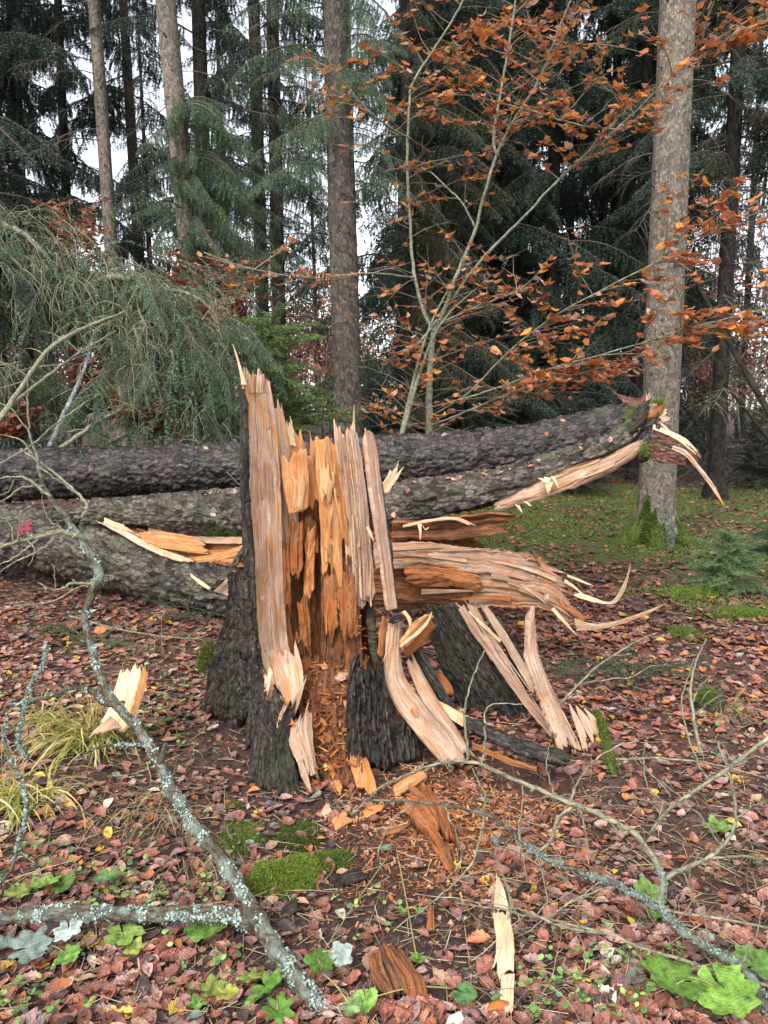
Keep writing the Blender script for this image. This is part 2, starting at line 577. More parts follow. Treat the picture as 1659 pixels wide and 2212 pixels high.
def wood_mat(name, dark, mid, light, patch, pamt, rough=.6, streak=(190, 4.5), crack=.3):
    m, t, b = M(name)
    uv = t.nodes.new('ShaderNodeUVMap').outputs['UV']
    wn = t.nodes.new('ShaderNodeTexNoise')
    wn.inputs['Scale'].default_value = 1
    wn.inputs['Detail'].default_value = 4
    t.links.new(mapping(t, uv, (26, 9, 1)), wn.inputs['Vector'])
    wm = t.nodes.new('ShaderNodeVectorMath')
    wm.operation = 'MULTIPLY_ADD'
    wm.inputs[1].default_value = (.024, .0, 0)
    t.links.new(wn.outputs['Color'], wm.inputs[0])
    t.links.new(uv, wm.inputs[2])
    uv = wm.outputs[0]
    s1 = noise(t, mapping(t, uv, (streak[0], streak[1], 1)), 1, 5, .65)
    c = ramp(t, s1, [(.28, dark), (.5, mid), (.72, light)])
    s2 = noise(t, mapping(t, uv, (22, 4.5, 1)), 1, 5, .6, .4)
    pm = ramp(t, s2, [(max(.02, .62 - pamt * .5), g3(0)), (max(.1, .80 - pamt * .5), g3(1))])
    s4 = noise(t, mapping(t, uv, (120, 9, 1)), 1, 3)
    pc = mixc(t, s4, tuple(x * .6 for x in patch), tuple(min(1, x * 1.35) for x in patch))
    c = mixc(t, pm, c, pc)
    s6 = noise(t, mapping(t, uv, (480, 14, 1)), 1, 3, .7)
    c = mixc(t, 1.0, c, ramp(t, s6, [(.3, g3(.68)), (.5, g3(1)), (.72, g3(1.28))]), 'MULTIPLY')
    s7 = noise(t, mapping(t, uv, (9, 6, 1)), 1, 4, .6)
    c = mixc(t, 1.0, c, ramp(t, s7, [(.3, (.72, .66, .60)), (.55, (1, 1, 1)), (.75, (1.15, 1.13, 1.12))]), 'MULTIPLY')
    s3 = noise(t, mapping(t, uv, (75, 1.7, 1)), 1, 4, .6, .3)
    cr = ramp(t, s3, [(.30, g3(1 - crack * 2 if crack < .5 else 0.02)), (.42, g3(1))])
    c = mixc(t, 1.0, c, cr, 'MULTIPLY')
    s8 = noise(t, mapping(t, uv, (330, 2.2, 1)), 1, 4, .65, .2)
    c = mixc(t, .8, c, mixc(t, 1.0, c, ramp(t, s8, [(.33, (.30, .20, .14)), (.43, (1, 1, 1))]), 'MULTIPLY'))
    t.links.new(c, b.inputs['Base Color'])
    b.inputs['Roughness'].default_value = rough
    b.inputs['Specular IOR Level'].default_value = .3
    n1 = bump(t, b, s1, .55, .004)
    s5 = noise(t, mapping(t, uv, (420, 40, 1)), 1, 3)
    bump(t, b, s5, .6, .003, n1)
    return m

def bark_mat(name, dark, mid, light, moss, mamt, rough=.55, scale=1.0, spec=.5, flake=(55, 26), fl=.55):
    m, t, b = M(name)
    uv = t.nodes.new('ShaderNodeUVMap').outputs['UV']
    geo = t.nodes.new('ShaderNodeNewGeometry').outputs['Position']
    s1 = noise(t, mapping(t, uv, (90 * scale, 40 * scale, 1)), 1, 6, .7)
    c = ramp(t, s1, [(.3, dark), (.52, mid), (.75, light)])
    vo = nd(t, 'ShaderNodeTexVoronoi', Scale=1.0)
    wob = noise(t, mapping(t, uv, (30, 14, 1)), 1, 3)
    wv = t.nodes.new('ShaderNodeVectorMath')
    wv.operation = 'ADD'
    t.links.new(mapping(t, uv, (*flake, 1)), wv.inputs[0])
    t.links.new(wob, wv.inputs[1])
    t.links.new(wv.outputs[0], vo.inputs['Vector'])
    sc = t.nodes.new('ShaderNodeSeparateColor')
    t.links.new(vo.outputs['Color'], sc.inputs[0])
    c = mixc(t, 1.0, c, ramp(t, sc.outputs[0], [(0, g3(1 - fl)), (.5, g3(1)), (1, g3(1 + fl))]), 'MULTIPLY')
    ve = nd(t, 'ShaderNodeTexVoronoi', Scale=1.0, feature='DISTANCE_TO_EDGE')
    t.links.new(wv.outputs[0], ve.inputs['Vector'])
    ed = ramp(t, ve.outputs['Distance'], [(0.0, g3(.22)), (.13, g3(1))])
    c = mixc(t, fl, c, mixc(t, 1.0, c, ed, 'MULTIPLY'))
    s2 = noise(t, geo, 4.5 if name != 'lichen crusted bark' else 16, 6, .7)
    mm = ramp(t, s2, [(.62 - mamt * .3, g3(0)), (.74 - mamt * .2, g3(1))])
    s3 = noise(t, geo, 60, 3)
    mc = mixc(t, s3, tuple(x * .55 for x in moss), tuple(x * 1.3 for x in moss))
    mm2 = mixc(t, 1.0, mm, g3(.75), 'MULTIPLY')
    c = mixc(t, mm2, c, mc)
    t.links.new(c, b.inputs['Base Color'])
    b.inputs['Roughness'].default_value = rough
    b.inputs['Specular IOR Level'].default_value = spec
    nb = bump(t, b, ed, .7, .006)
    bump(t, b, s1, .8, .006, nb)
    return m

def col_mat(name, rough=.5, spec=.4, transl=0.0, veins=0.0, var=.25, bumps=0.0, spots=None):
    """colour from the mesh's own colour attribute, varied by noise"""
    m, t, b = M(name)
    a = nd(t, 'ShaderNodeAttribute', attribute_name='col').outputs['Color']
    geo = t.nodes.new('ShaderNodeNewGeometry').outputs['Position']
    s = noise(t, geo, 55, 4, .6)
    k = ramp(t, s, [(.25, g3(1 - var * 1.6)), (.5, g3(1)), (.8, g3(1 + var))])
    c = mixc(t, 1.0, a, k, 'MULTIPLY')
    if spots:
        sp = noise(t, geo, 75, 5, .7)
        c = mixc(t, ramp(t, sp, [(.60, g3(0)), (.68, g3(.85))]), c, spots)
    oi = t.nodes.new('ShaderNodeObjectInfo').outputs['Random']
    k2 = ramp(t, oi, [(0, g3(.75)), (1, g3(1.3))])
    c = mixc(t, 1.0, c, k2, 'MULTIPLY')
    if veins:
        uv = t.nodes.new('ShaderNodeUVMap').outputs['UV']
        sx = t.nodes.new('ShaderNodeSeparateXYZ')
        t.links.new(uv, sx.inputs[0])
        ab = nd(t, 'ShaderNodeMath', operation='ABSOLUTE')
        t.links.new(sx.outputs[0], ab.inputs[0])
        ma = nd(t, 'ShaderNodeMath', operation='MULTIPLY_ADD')
        ma.inputs[1].default_value = -.32
        t.links.new(ab.outputs[0], ma.inputs[0])
        t.links.new(sx.outputs[1], ma.inputs[2])
        mu = nd(t, 'ShaderNodeMath', operation='MULTIPLY')
        mu.inputs[1].default_value = 8
        t.links.new(ma.outputs[0], mu.inputs[0])
        pp = nd(t, 'ShaderNodeMath', operation='PINGPONG')
        pp.inputs[1].default_value = .5
        t.links.new(mu.outputs[0], pp.inputs[0])
        vr = ramp(t, pp.outputs[0], [(0, g3(1.25)), (.22, g3(1)), (.5, g3(.9))])
        c = mixc(t, veins, c, mixc(t, 1.0, c, vr, 'MULTIPLY'))
        bump(t, b, pp.outputs[0], .5, .004)
    elif bumps:
        bump(t, b, s, bumps, .004)
    t.links.new(c, b.inputs['Base Color'])
    b.inputs['Roughness'].default_value = rough
    b.inputs['Specular IOR Level'].default_value = spec
    if transl:
        tr = t.nodes.new('ShaderNodeBsdfTranslucent')
        t.links.new(c, tr.inputs['Color'])
        mx = t.nodes.new('ShaderNodeMixShader')
        mx.inputs[0].default_value = transl
        t.links.new(b.outputs[0], mx.inputs[1])
        t.links.new(tr.outputs[0], mx.inputs[2])
        t.links.new(mx.outputs[0], t.nodes['Material Output'].inputs['Surface'])
    return m

W_PALE = wood_mat('torn pale wood', (.38, .19, .11), (.62, .41, .285), (.79, .60, .46), (.64, .29, .09), .27, crack=.35)
W_PINK = wood_mat('weathered pinkish wood', (.28, .155, .11), (.48, .305, .215), (.66, .47, .36), (.54, .27, .12), .22, streak=(260, 3), crack=.2)
W_ORANGE = wood_mat('fresh orange heartwood', (.36, .14, .052), (.56, .265, .10), (.69, .42, .21), (.56, .20, .05), .32, crack=.2)
W_ROT = wood_mat('brown rotten heartwood', (.12, .042, .018), (.28, .11, .042), (.46, .22, .09), (.42, .13, .03), .34, streak=(110, 6), rough=.8, crack=.6)
W_ROT_SHADE = wood_mat('dark rotten and shadow wood', (.05, .022, .012), (.17, .072, .033), (.33, .16, .075), (.34, .115, .035), .28, streak=(100, 7), rough=.85, crack=.6)  # dark rot; its colour also stands in for shadow in gaps
W_CREAM = wood_mat('clean cream splinter wood', (.55, .36, .2), (.70, .52, .32), (.80, .65, .45), (.70, .42, .18), .2, crack=.1)
W_HONEY = wood_mat('smooth honey coloured wood', (.46, .24, .10), (.60, .36, .17), (.70, .47, .25), (.62, .30, .10), .2, crack=.1)
W_TAN = wood_mat('greyed tan wood', (.22, .125, .075), (.46, .31, .21), (.64, .48, .35), (.50, .22, .09), .24, crack=.45)
W_SHADE = wood_mat('shade-darkened torn wood', (.14, .08, .048), (.34, .215, .14), (.52, .375, .26), (.40, .16, .06), .30, crack=.5)  # tan wood with the shadow under the logs put into its colour
B_LOG = bark_mat('spruce log bark', (.014, .011, .009), (.085, .068, .050), (.23, .195, .15), (.10, .105, .055), .32, .6, 1.0, .35, (27, 13), .8)
B_DARK = bark_mat('wet dark bark', (.009, .007, .006), (.045, .034, .027), (.15, .12, .098), (.055, .065, .03), .35, .7, 1.0, .3, (75, 9), .6)
B_PURP = bark_mat('wet purplish bark', (.008, .006, .006), (.050, .038, .034), (.17, .132, .118), (.07, .07, .045), .3, .5, 1.0, .32, (29, 13), .8)
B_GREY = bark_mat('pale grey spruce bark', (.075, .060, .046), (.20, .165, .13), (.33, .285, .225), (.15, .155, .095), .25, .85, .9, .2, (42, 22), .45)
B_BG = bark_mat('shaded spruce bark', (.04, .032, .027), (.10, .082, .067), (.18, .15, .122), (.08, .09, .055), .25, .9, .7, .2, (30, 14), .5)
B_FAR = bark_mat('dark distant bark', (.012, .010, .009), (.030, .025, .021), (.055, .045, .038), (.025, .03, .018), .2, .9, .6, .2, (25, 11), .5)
B_RED = bark_mat('reddish inner bark', (.06, .02, .014), (.15, .055, .035), (.28, .14, .10), (.08, .03, .02), .1, .55)
B_BEECH = bark_mat('smooth beech bark', (.15, .145, .10), (.27, .265, .19), (.40, .39, .31), (.17, .19, .10), .5, .75, .5, .2, (12, 20), .2)
B_BRANCH = bark_mat('olive branch bark', (.035, .027, .02), (.10, .083, .055), (.21, .19, .125), (.13, .14, .075), .45, .7, 1.0, .3, (60, 22), .35)
B_LICH = bark_mat('lichen crusted bark', (.035, .027, .02), (.10, .083, .055), (.21, .19, .125), (.25, .305, .255), .55, .8, 1.0, .2, (60, 22), .35)
B_TWIG = bark_mat('pale twig bark', (.13, .12, .075), (.28, .26, .17), (.45, .43, .31), (.24, .26, .16), .35, .75, 1.0, .2, (80, 25), .25)
C_LEAF = col_mat('fallen leaf', .33, .5, 0, .35, .4, spots=(.06, .03, .022))
C_BEECH = col_mat('beech leaf on the twig', .42, .45, .4, .4, .3)
C_GREEN = col_mat('green leaf', .5, .3, .25, .22, .5, spots=(.22, .15, .03))
C_NEEDLE = col_mat('spruce needles', .5, .35, 0, 0, .3)
C_TWIG = col_mat('bare twig', .75, .2)
C_CRUMB = col_mat('wood crumbs', .75, .2, 0, 0, .35, .6)
C_GRASS = col_mat('grass blade', .5, .35, .25)
C_MOSS = col_mat('moss', .8, .15, .15)
C_LICH = col_mat('lichen', .9, .1)
C_STONE = col_mat('stone', .55, .4, 0, 0, .35, .5)
C_PAINT = col_mat('red forest paint', .5, .4)

def ground_mat():
    m, t, b = M('forest floor')
    geo = t.nodes.new('ShaderNodeNewGeometry').outputs['Position']
    a = nd(t, 'ShaderNodeAttribute', attribute_name='col')
    sx = t.nodes.new('ShaderNodeSeparateColor')
    t.links.new(a.outputs['Color'], sx.inputs[0])
    s1 = noise(t, geo, 45, 7, .7)
    soil = ramp(t, s1, [(.3, (.022, .014, .012)), (.5, (.06, .037, .031)), (.7, (.12, .082, .07))])
    vo = nd(t, 'ShaderNodeTexVoronoi', Scale=26.0)
    t.links.new(mapping(t, geo, (1, .8, 1)), vo.inputs['Vector'])
    sc = t.nodes.new('ShaderNodeSeparateColor')
    t.links.new(vo.outputs['Color'], sc.inputs[0])
    lit = ramp(t, sc.outputs[0], [(0, (.05, .026, .02)), (.35, (.13, .05, .032)), (.6, (.20, .075, .045)), (.8, (.22, .12, .095)), (1, (.10, .06, .045))])
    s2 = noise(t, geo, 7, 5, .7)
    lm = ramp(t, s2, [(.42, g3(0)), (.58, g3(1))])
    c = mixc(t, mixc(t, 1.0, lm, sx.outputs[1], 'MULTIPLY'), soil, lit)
    s3 = noise(t, geo, 30, 6, .75)
    rot = ramp(t, s3, [(.3, (.09, .03, .016)), (.55, (.22, .08, .035)), (.75, (.34, .15, .07))])
    c = mixc(t, sx.outputs[2], c, rot)
    s4 = noise(t, geo, 90, 5, .7)
    mo = ramp(t, s4, [(.3, (.035, .045, .012)), (.5, (.08, .105, .025)), (.72, (.15, .185, .05))])
    s5 = noise(t, geo, 5.5, 6, .7)
    th = nd(t, 'ShaderNodeMath', operation='ADD')
    t.links.new(s5, th.inputs[0])
    t.links.new(sx.outputs[0], th.inputs[1])
    mf = ramp(t, th.outputs[0], [(.78, g3(0)), (1.0, g3(.9))])
    c = mixc(t, mf, c, mo)
    t.links.new(c, b.inputs['Base Color'])
    b.inputs['Roughness'].default_value = .75
    b.inputs['Specular IOR Level'].default_value = .25
    n1 = bump(t, b, s1, .9, .02)
    bump(t, b, vo.outputs['Distance'], .5, .02, n1)
    return m
C_GROUND = ground_mat()
# ------------------------------------------------------------------ ground sheet
def graded(lo, hi, step, far_lo, far_hi, k=1.13):
    a = list(np.arange(lo, hi, step))
    s, x = step, a[-1]
    up = []
    while x < far_hi:
        s *= k
        x += s
        up.append(x)
    s, x = step, a[0]
    dn = []
    while x > far_lo:
        s *= k
        x -= s
        dn.append(x)
    return np.array(dn[::-1] + a + up)

def moss_amount(x, y):
    m = .60 * ss(6.0, 7.6, y) * (1 - ss(13.0, 15.5, y)) * ss(-.5, .6, x)
    m = m * (.62 + .8 * fbm(np.asarray(x) * 1.1, np.asarray(y) * 1.1, 0, 73, 3) ** 1.2)
    m = np.maximum(m, .40 * ss(4.4, 5.6, y) * ss(1.2, 2.4, x) * (1 - ss(14, 15.5, y)))
    return m

gx = graded(-2.6, 3.6, .026, -95, 95)
gy = graded(1.2, 6.5, .026, -12, 150)
GX, GY = np.meshgrid(gx, gy)
gm = MB()
moss = moss_amount(GX, GY)
rotz = np.exp(-(((GX - .28) / .34) ** 2 + ((GY - 2.62) / .33) ** 2)) * 1.1
rotz = np.clip(rotz * (.4 + 1.2 * fbm(GX * 9, GY * 9, 0, 31, 3)) - .12, 0, 1)
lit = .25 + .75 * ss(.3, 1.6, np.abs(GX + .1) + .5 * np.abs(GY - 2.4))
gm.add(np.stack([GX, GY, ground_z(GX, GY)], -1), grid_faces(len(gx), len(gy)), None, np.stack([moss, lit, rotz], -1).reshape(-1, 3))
gnd = gm.build('ground', C_GROUND)
tag(gnd, 'damp brown forest floor with leaf litter and moss', None, None, 'structure')

# ------------------------------------------------------------------ spruce branch kits (needle sprays shared by many copies)
def needles(mb, path, spacing, length, width, col, rs, n_around=3, spread=.9, droop=0.0):
    p = np.asarray(path, float)
    s = np.concatenate([[0], np.cumsum(np.linalg.norm(np.diff(p, axis=0), axis=1))])
    n = max(3, int(s[-1] / spacing)) * n_around
    q = rs.random(n) * s[-1]
    c = np.stack([np.interp(q, s, p[:, k]) for k in range(3)], 1)
    t = nrm(np.stack([np.interp(q, s, np.gradient(p[:, k])) for k in range(3)], 1))
    rd = rs.normal(size=(n, 3))
    rd = nrm(rd - t * (rd * t).sum(1, keepdims=True))
    d = nrm(t * (1 - spread * .55) + rd * spread - np.array([0, 0, droop]))
    w = nrm(np.cross(d, rs.normal(size=(n, 3)))) * width / 2
    ln = length * rs.uniform(.7, 1.2, n)[:, None]
    v = np.stack([c - w, c + w, c + d * ln], 1).reshape(-1, 3)
    cc = np.asarray(col) * rs.uniform(.7, 1.3, (n, 1))
    mb.add(v, np.arange(3 * n).reshape(-1, 3), None, np.repeat(cc, 3, 0))

def hang_path(base, d, length, sag, rs, n=5, wig=.08):
    p = [np.asarray(base, float)]
    d = nrm(np.asarray(d, float))
    for i in range(n):
        d = nrm(d + np.array([0, 0, -sag]) + rs.normal(size=3) * wig)
        p.append(p[-1] + d * length / n)
    return np.array(p)

def spruce_branch(seed, length=1.7, hang=.55, dens=1.0, ncol=(.035, .062, .042), nl=.024, nw=.0042, sp=.011, tipcol=None, lat_step=.065):
    rs = np.random.default_rng(seed)
    mb = MB()
    ax = crs([(0, 0, 0), (length * .35, 0, .06 * length), (length * .7, rs.normal() * .05, -.02 * length), (length, rs.normal() * .1, -.16 * length)], 14)
    tube(mb, ax, np.linspace(.016, .003, 14), 5, col=(.10, .08, .06))
    s = np.linspace(0, 1, 14)
    for q in np.arange(.12, 1.0, lat_step / length):
        for sd in (-1, 1):
            if rs.random() > dens:
                continue
            b = np.array([np.interp(q, s, ax[:, k]) for k in range(3)])
            L = (.52 * (1 - q) + .12) * length * .42 * rs.uniform(.6, 1.25)
            hp = hang_path(b, (.55, sd * .8, .05), L, hang * rs.uniform(.5, 1.4), rs)
            tube(mb, hp, np.linspace(.0035, .001, len(hp)), 3, cap=False, col=(.11, .085, .06))
            c = np.asarray(ncol) if tipcol is None or rs.random() < .5 else np.asarray(tipcol)
            needles(mb, hp, sp, nl, nw, c * rs.uniform(.75, 1.25), rs)
            for k in range(2 if L > .22 else 1):
                i = rs.integers(1, len(hp) - 1)
                h2 = hang_path(hp[i], (.4, sd * rs.uniform(-.4, .6), -.5), L * rs.uniform(.35, .7), hang * 1.4, rs, 4)
                needles(mb, h2, sp, nl, nw, c * rs.uniform(.75, 1.25), rs)
    needles(mb, ax[5:], sp, nl, nw, ncol, rs)
    return mb

def dead_branch(seed, length=1.2, col=(.12, .10, .075), fine=26, up=0.0):
    rs = np.random.default_rng(seed)
    mb = MB()
    ax = crs([(0, 0, 0), (length * .4, rs.normal() * .06, (.03 + up) * length), (length, rs.normal() * .15, (-.12 + up) * length)], 10)
    tube(mb, ax, np.linspace(.010, .002, 10), 5, col=col)
    s = np.linspace(0, 1, 10)
    for k in range(fine):
        q = rs.uniform(.2, 1)
        b = np.array([np.interp(q, s, ax[:, j]) for j in range(3)])
        hp = hang_path(b, (.7, rs.choice((-1, 1)) * rs.uniform(.4, 1), rs.uniform(-.4, .2)), length * rs.uniform(.12, .42), rs.uniform(.05, .5), rs, 4)
        tube(mb, hp, np.linspace(.0028, .001, 5), 3, cap=False, col=np.asarray(col) * rs.uniform(.7, 1.5))
    return mb

GREEN = [spruce_branch(100 + i, 1.7, 1.0, 1, (.085, .135, .092), tipcol=(.12, .19, .085), nl=.030, nw=.0075).mesh('green spruce branch', C_NEEDLE) for i in range(4)]
DARK = [spruce_branch(120 + i, 1.9, .75, 1, (.042, .066, .047), nl=.040, nw=.012, sp=.014).mesh('dark spruce branch', C_NEEDLE) for i in range(4)]
OLIVE = [spruce_branch(140 + i, 1.7, 1.1, 1, (.060, .060, .030), nl=.03, nw=.009, sp=.013).mesh('olive spruce branch', C_NEEDLE) for i in range(3)]
DEAD = [dead_branch(160 + i).mesh('dead spruce twig', C_TWIG) for i in range(4)]

STUBS = []
for k in range(3):
    kb = MB()
    tube(kb, [(-.01, 0, 0), (.03, 0, -.006), (.06 + .03 * k, .01 * k, .012)], [.015, .009, .003], 5, 6, col=(.06, .048, .038))
    STUBS.append(kb.mesh('branch stub', C_TWIG))

def crown_mesh(seed, height, z0, rmax, nb, col, big=1.0):
    """whole crown of a farther spruce joined into one mesh"""
    rs = np.random.default_rng(seed)
    mb = MB()
    for k in range(nb):
        z = z0 + (height - z0) * (k + rs.random()) / nb
        f = 1 - (z - z0) / (height - z0)
        L = rmax * (.25 + .75 * f ** .8) * rs.uniform(.65, 1.15)
        yaw = rs.random() * 6.283
        one = MB()
        ax = crs([(0, 0, 0), (L * .4, 0, .03 * L), (L, 0, -.34 * L)], 9)
        tube(one, ax, np.linspace(.022, .006, 9), 3, cap=False, col=(.06, .05, .04))
        s = np.linspace(0, 1, 9)
        for q in np.arange(.15, 1, .12 / L):
            for sd in (-1, 1):
                if rs.random() < .12:
                    continue
                b = np.array([np.interp(q, s, ax[:, j]) for j in range(3)])
                hp = hang_path(b, (.5, sd * .8, 0), (.30 * (1 - q) + .14) * L * rs.uniform(.6, 1.3), .8 * rs.uniform(.4, 1.6), rs, 4)
                needles(one, hp, .034, .075 * big, .022 * big, np.asarray(col) * rs.uniform(.6, 1.35), rs, 3, .7)
        c, sn = math.cos(yaw), math.sin(yaw)
        rot = np.array([[c, -sn, 0], [sn, c, 0], [0, 0, 1]])
        v = np.concatenate(one.v) @ rot.T + np.array([0, 0, z])
        mb.add(v, [np.concatenate([a for a in one.f if a.shape[1] == 4])] + [np.concatenate([a for a in one.f if a.shape[1] == 3])], None, np.concatenate(one.col))
    return mb

CROWNS = [crown_mesh(200, 17, .6, 2.7, 135, (.032, .052, .039)).mesh('spruce crown', C_NEEDLE),
          crown_mesh(201, 20, 1.8, 2.9, 130, (.036, .056, .040)).mesh('spruce crown', C_NEEDLE),
          crown_mesh(202, 15, .3, 2.4, 130, (.038, .058, .038)).mesh('spruce crown', C_NEEDLE),
          crown_mesh(203, 22, 4.5, 2.7, 100, (.032, .052, .041)).mesh('spruce crown', C_NEEDLE)]

# ------------------------------------------------------------------ spruce trees standing near enough to have their own trunk and branches
def trunk_path(x0, y0, x1, y1, Y, top):
    a, b = P(x0, y0, Y), P(x1, y1, Y)
    d = (b - a) / (b[2] - a[2])
    gz = float(ground_z(a[0], Y))
    zs = np.array([gz - .25, gz + .02, gz + .15, gz + .4, gz + 1.0, 2.5, 4.5, 7, top])
    return np.array([a + d * (z - a[2]) for z in zs])

def spruce(name, label, x0, y0, x1, y1, Y, dia, mat, top=13, sprays=(), dead=0, dz=(.8, 8), flare=1.25, group='spruce trunks around the broken stump', seed=0, roots=None):
    p = trunk_path(x0, y0, x1, y1, Y, top)
    base = p[1].copy()
    t = thing(name, label, 'tree', base, group)
    rs = np.random.default_rng(seed + 300)
    r = dia / 2 * np.array([flare * 1.15, flare * 1.08, flare * .98, 1.05, 1, .97, .92, .85, .5])
    mb = MB()
    d = crs(np.column_stack([p, r]), 150)
    tube(mb, d[:, :3], d[:, 3], 32 if Y < 12 else 16, rough=.05 if Y < 12 else .03, seed=seed)
    mb.build('trunk', mat, t)
    ztop = min(top - .3, dz[1])
    def axis(z):
        return np.array([np.interp(z, d[:, 2], d[:, k]) for k in range(4)])
    for k in range(dead):
        z = rs.uniform(*dz)
        a = axis(z)
        yaw = rs.uniform(3.3, 6.1)
        n = np.array([math.cos(yaw), math.sin(yaw), 0])
        put(STUBS[k % 3], 'branch_stub', t, tuple(a[:3] + n * a[3] * .9 - base), (rs.random() * 6, rs.normal() * .3, yaw), rs.uniform(.6, 1.3))
    for kit, num, zz, sc, yaws in sprays:
        for k in range(num):
            z = zz[0] + (zz[1] - zz[0]) * (k + rs.random()) / num
            a = axis(z)
            yaw = rs.random() * 6.283 if yaws is None else R(rs.uniform(*yaws))
            n = np.array([math.cos(yaw), math.sin(yaw), 0])
            put(kit[k % len(kit)], 'branch', t, tuple(a[:3] + n * a[3] * .7 - base), (rs.normal() * .15, R(rs.uniform(2, 26)), yaw), sc * rs.uniform(.75, 1.2))
    return t, d, base

def at_y(y, Y):
    return float(P(0, y, Y)[2])

G_TR = 'spruce trunks around the broken stump'
t1, d1, b1 = spruce('spruce_tree', 'thick pale grey spruce trunk with a mossy foot standing in the green moss', 1415, 1160, 1464, 0, 8.3, .385, B_GREY, dead=30, dz=(1.6, 6), flare=1.55, seed=1,
                    sprays=[(DEAD, 12, (3.2, 7.5), .7, None)])
# mossy root flare of that tree
def root_tubes(t, base, spec, mat, name='root'):
    for yaw, L, r in spec:
        n = np.array([math.cos(R(yaw)), math.sin(R(yaw)), 0])
        pts = []
        for q in (0, .3, .6, 1.0):
            c = base + n * (.12 + L * q)
            c[2] = float(ground_z(c[0], c[1])) + .20 * (1 - q) ** 2.2 - .02 * q
            pts.append(c)
        mb = MB()
        d = tube(mb, pts, [r, r * .75, r * .5, r * .2], 12, 24, rough=.2, seed=int(yaw))
        mb.build(name, mat, t)
        rs = np.random.default_rng(int(yaw))
        n = 900
        i = rs.integers(2, 24, n)
        tt, aa, bb = frames(d[:, :3])
        an = rs.random(n) * 6.283
        nn = np.cos(an)[:, None] * aa[i] + np.sin(an)[:, None] * bb[i]
        c = d[i, :3] + nn * d[i, 3:4]
        dd = nrm(nn + rs.normal(size=(n, 3)) * .5 + np.array([0, 0, .3]))
        w = nrm(np.cross(dd, rs.normal(size=(n, 3)))) * .006
        mb = MB()
        mb.add(np.stack([c - w, c + w, c + dd * rs.uniform(.008, .024, (n, 1))], 1).reshape(-1, 3), np.arange(3 * n).reshape(-1, 3), None, np.repeat(np.array([.12, .175, .03]) * rs.uniform(.5, 1.4, (n, 1)), 3, 0))
        o = mb.build('moss', C_MOSS, t)
        o['kind'] = 'stuff'
MOSSY = bark_mat('moss covered bark', (.035, .045, .018), (.08, .105, .025), (.13, .16, .045), (.10, .14, .03), .6, .9, 1.4, .1)
root_tubes(t1, b1, [(200, .55, .16), (255, .40, .15), (320, .55, .13), (20, .5, .12), (120, .4, .12)], MOSSY)
# moss sleeve and lichen skirt low on the same trunk
def skirt(t, base, d, yaw0, yaw1, z0, z1, mat, name, seed, n=1400, size=.024, col=(.13, .19, .035)):
    rs = np.random.default_rng(seed)
    mb = MB()
    yw = R(1) * rs.uniform(yaw0, yaw1, n)
    qq = np.abs(yw - R(yaw0 + yaw1) / 2) / R((yaw1 - yaw0) / 2)
    zz = base[2] + z0 + (z1 - z0) * rs.random(n) ** 1.5 * np.clip(1.15 - qq ** 1.6 + .5 * (vn(yw * 9, 0, 0, seed) - .5), .02, 1.2)
    c = np.stack([np.interp(zz, d[:, 2], d[:, k]) for k in range(4)], 1)
    nn = np.stack([np.cos(yw), np.sin(yw), 0 * yw], 1)
    q = c[:, :3] + nn * (c[:, 3:4] * 1.0 + rs.uniform(-.004, .012, (n, 1)))
    q[:, 2] = zz
    dd = nrm(nn * .8 + rs.normal(size=(n, 3)) * .5)
    w = nrm(np.cross(dd, rs.normal(size=(n, 3)))) * size * .35
    v = np.stack([q - w, q + w, q + dd * size * rs.uniform(.4, 1.2, (n, 1))], 1).reshape(-1, 3)
    mb.add(v, np.arange(3 * n).reshape(-1, 3), None, np.repeat(np.asarray(col) * rs.uniform(.5, 1.5, (n, 1)), 3, 0))
    o = mb.build(name, mat, t)
    o['kind'] = 'stuff'
skirt(t1, b1, d1, 185, 268, -.08, .42, C_MOSS, 'moss', 1, 7000)
skirt(t1, b1, d1, 285, 355, -.08, .24, C_MOSS, 'moss', 2, 4500)
skirt(t1, b1, d1, 258, 298, .0, .42, C_LICH, 'lichen', 3, 900, .02, (.20, .26, .21))

Z = at_y
spruce('spruce_tree', 'upright scaly spruce trunk behind the tip of the stump and the small green spruce', 752, 900, 726, 0, 10.0, .37, B_BG, dead=30, dz=(.5, 9), group=G_TR, seed=2,
       sprays=[(GREEN, 34, (Z(360, 10), 8.5), .72, (150, 400)), (DEAD, 16, (2.2, 8), .8, None), (GREEN, 10, (Z(420, 10), 6), .55, (290, 400))])
spruce('spruce_tree', 'slim leaning spruce trunk with knots rising behind the fallen grey brush', 243, 580, 203, 0, 13.0, .225, B_GREY, dead=40, dz=(1.5, 8), group=G_TR, seed=3,
       sprays=[(DEAD, 26, (2.2, 10), .9, None)])
spruce('spruce_tree', 'dark spruce trunk just beside the slim knotty leaning one', 303, 600, 266, 0, 16.5, .235, B_BG, group=G_TR, seed=4,
       sprays=[(DEAD, 16, (2, 11), 1, None), (DARK, 44, (4.2, 13), .95, None)])
spruce('spruce_tree', 'leaning spruce trunk half hidden by a curtain of drooping green boughs', 432, 760, 357, 0, 11.0, .30, B_GREY, dead=16, dz=(3, 7), group=G_TR, seed=5,
       sprays=[(GREEN, 52, (Z(600, 11), Z(215, 11)), .66, (255, 375)), (DEAD, 10, (5.5, 8.5), .8, None)])
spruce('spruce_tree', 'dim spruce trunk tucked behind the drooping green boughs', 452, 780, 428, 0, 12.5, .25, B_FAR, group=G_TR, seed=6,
       sprays=[(GREEN, 26, (2.6, 5.5), .8, (200, 380)), (DARK, 26, (4.6, 11), .9, None), (DEAD, 10, (2, 9), 1, None)])
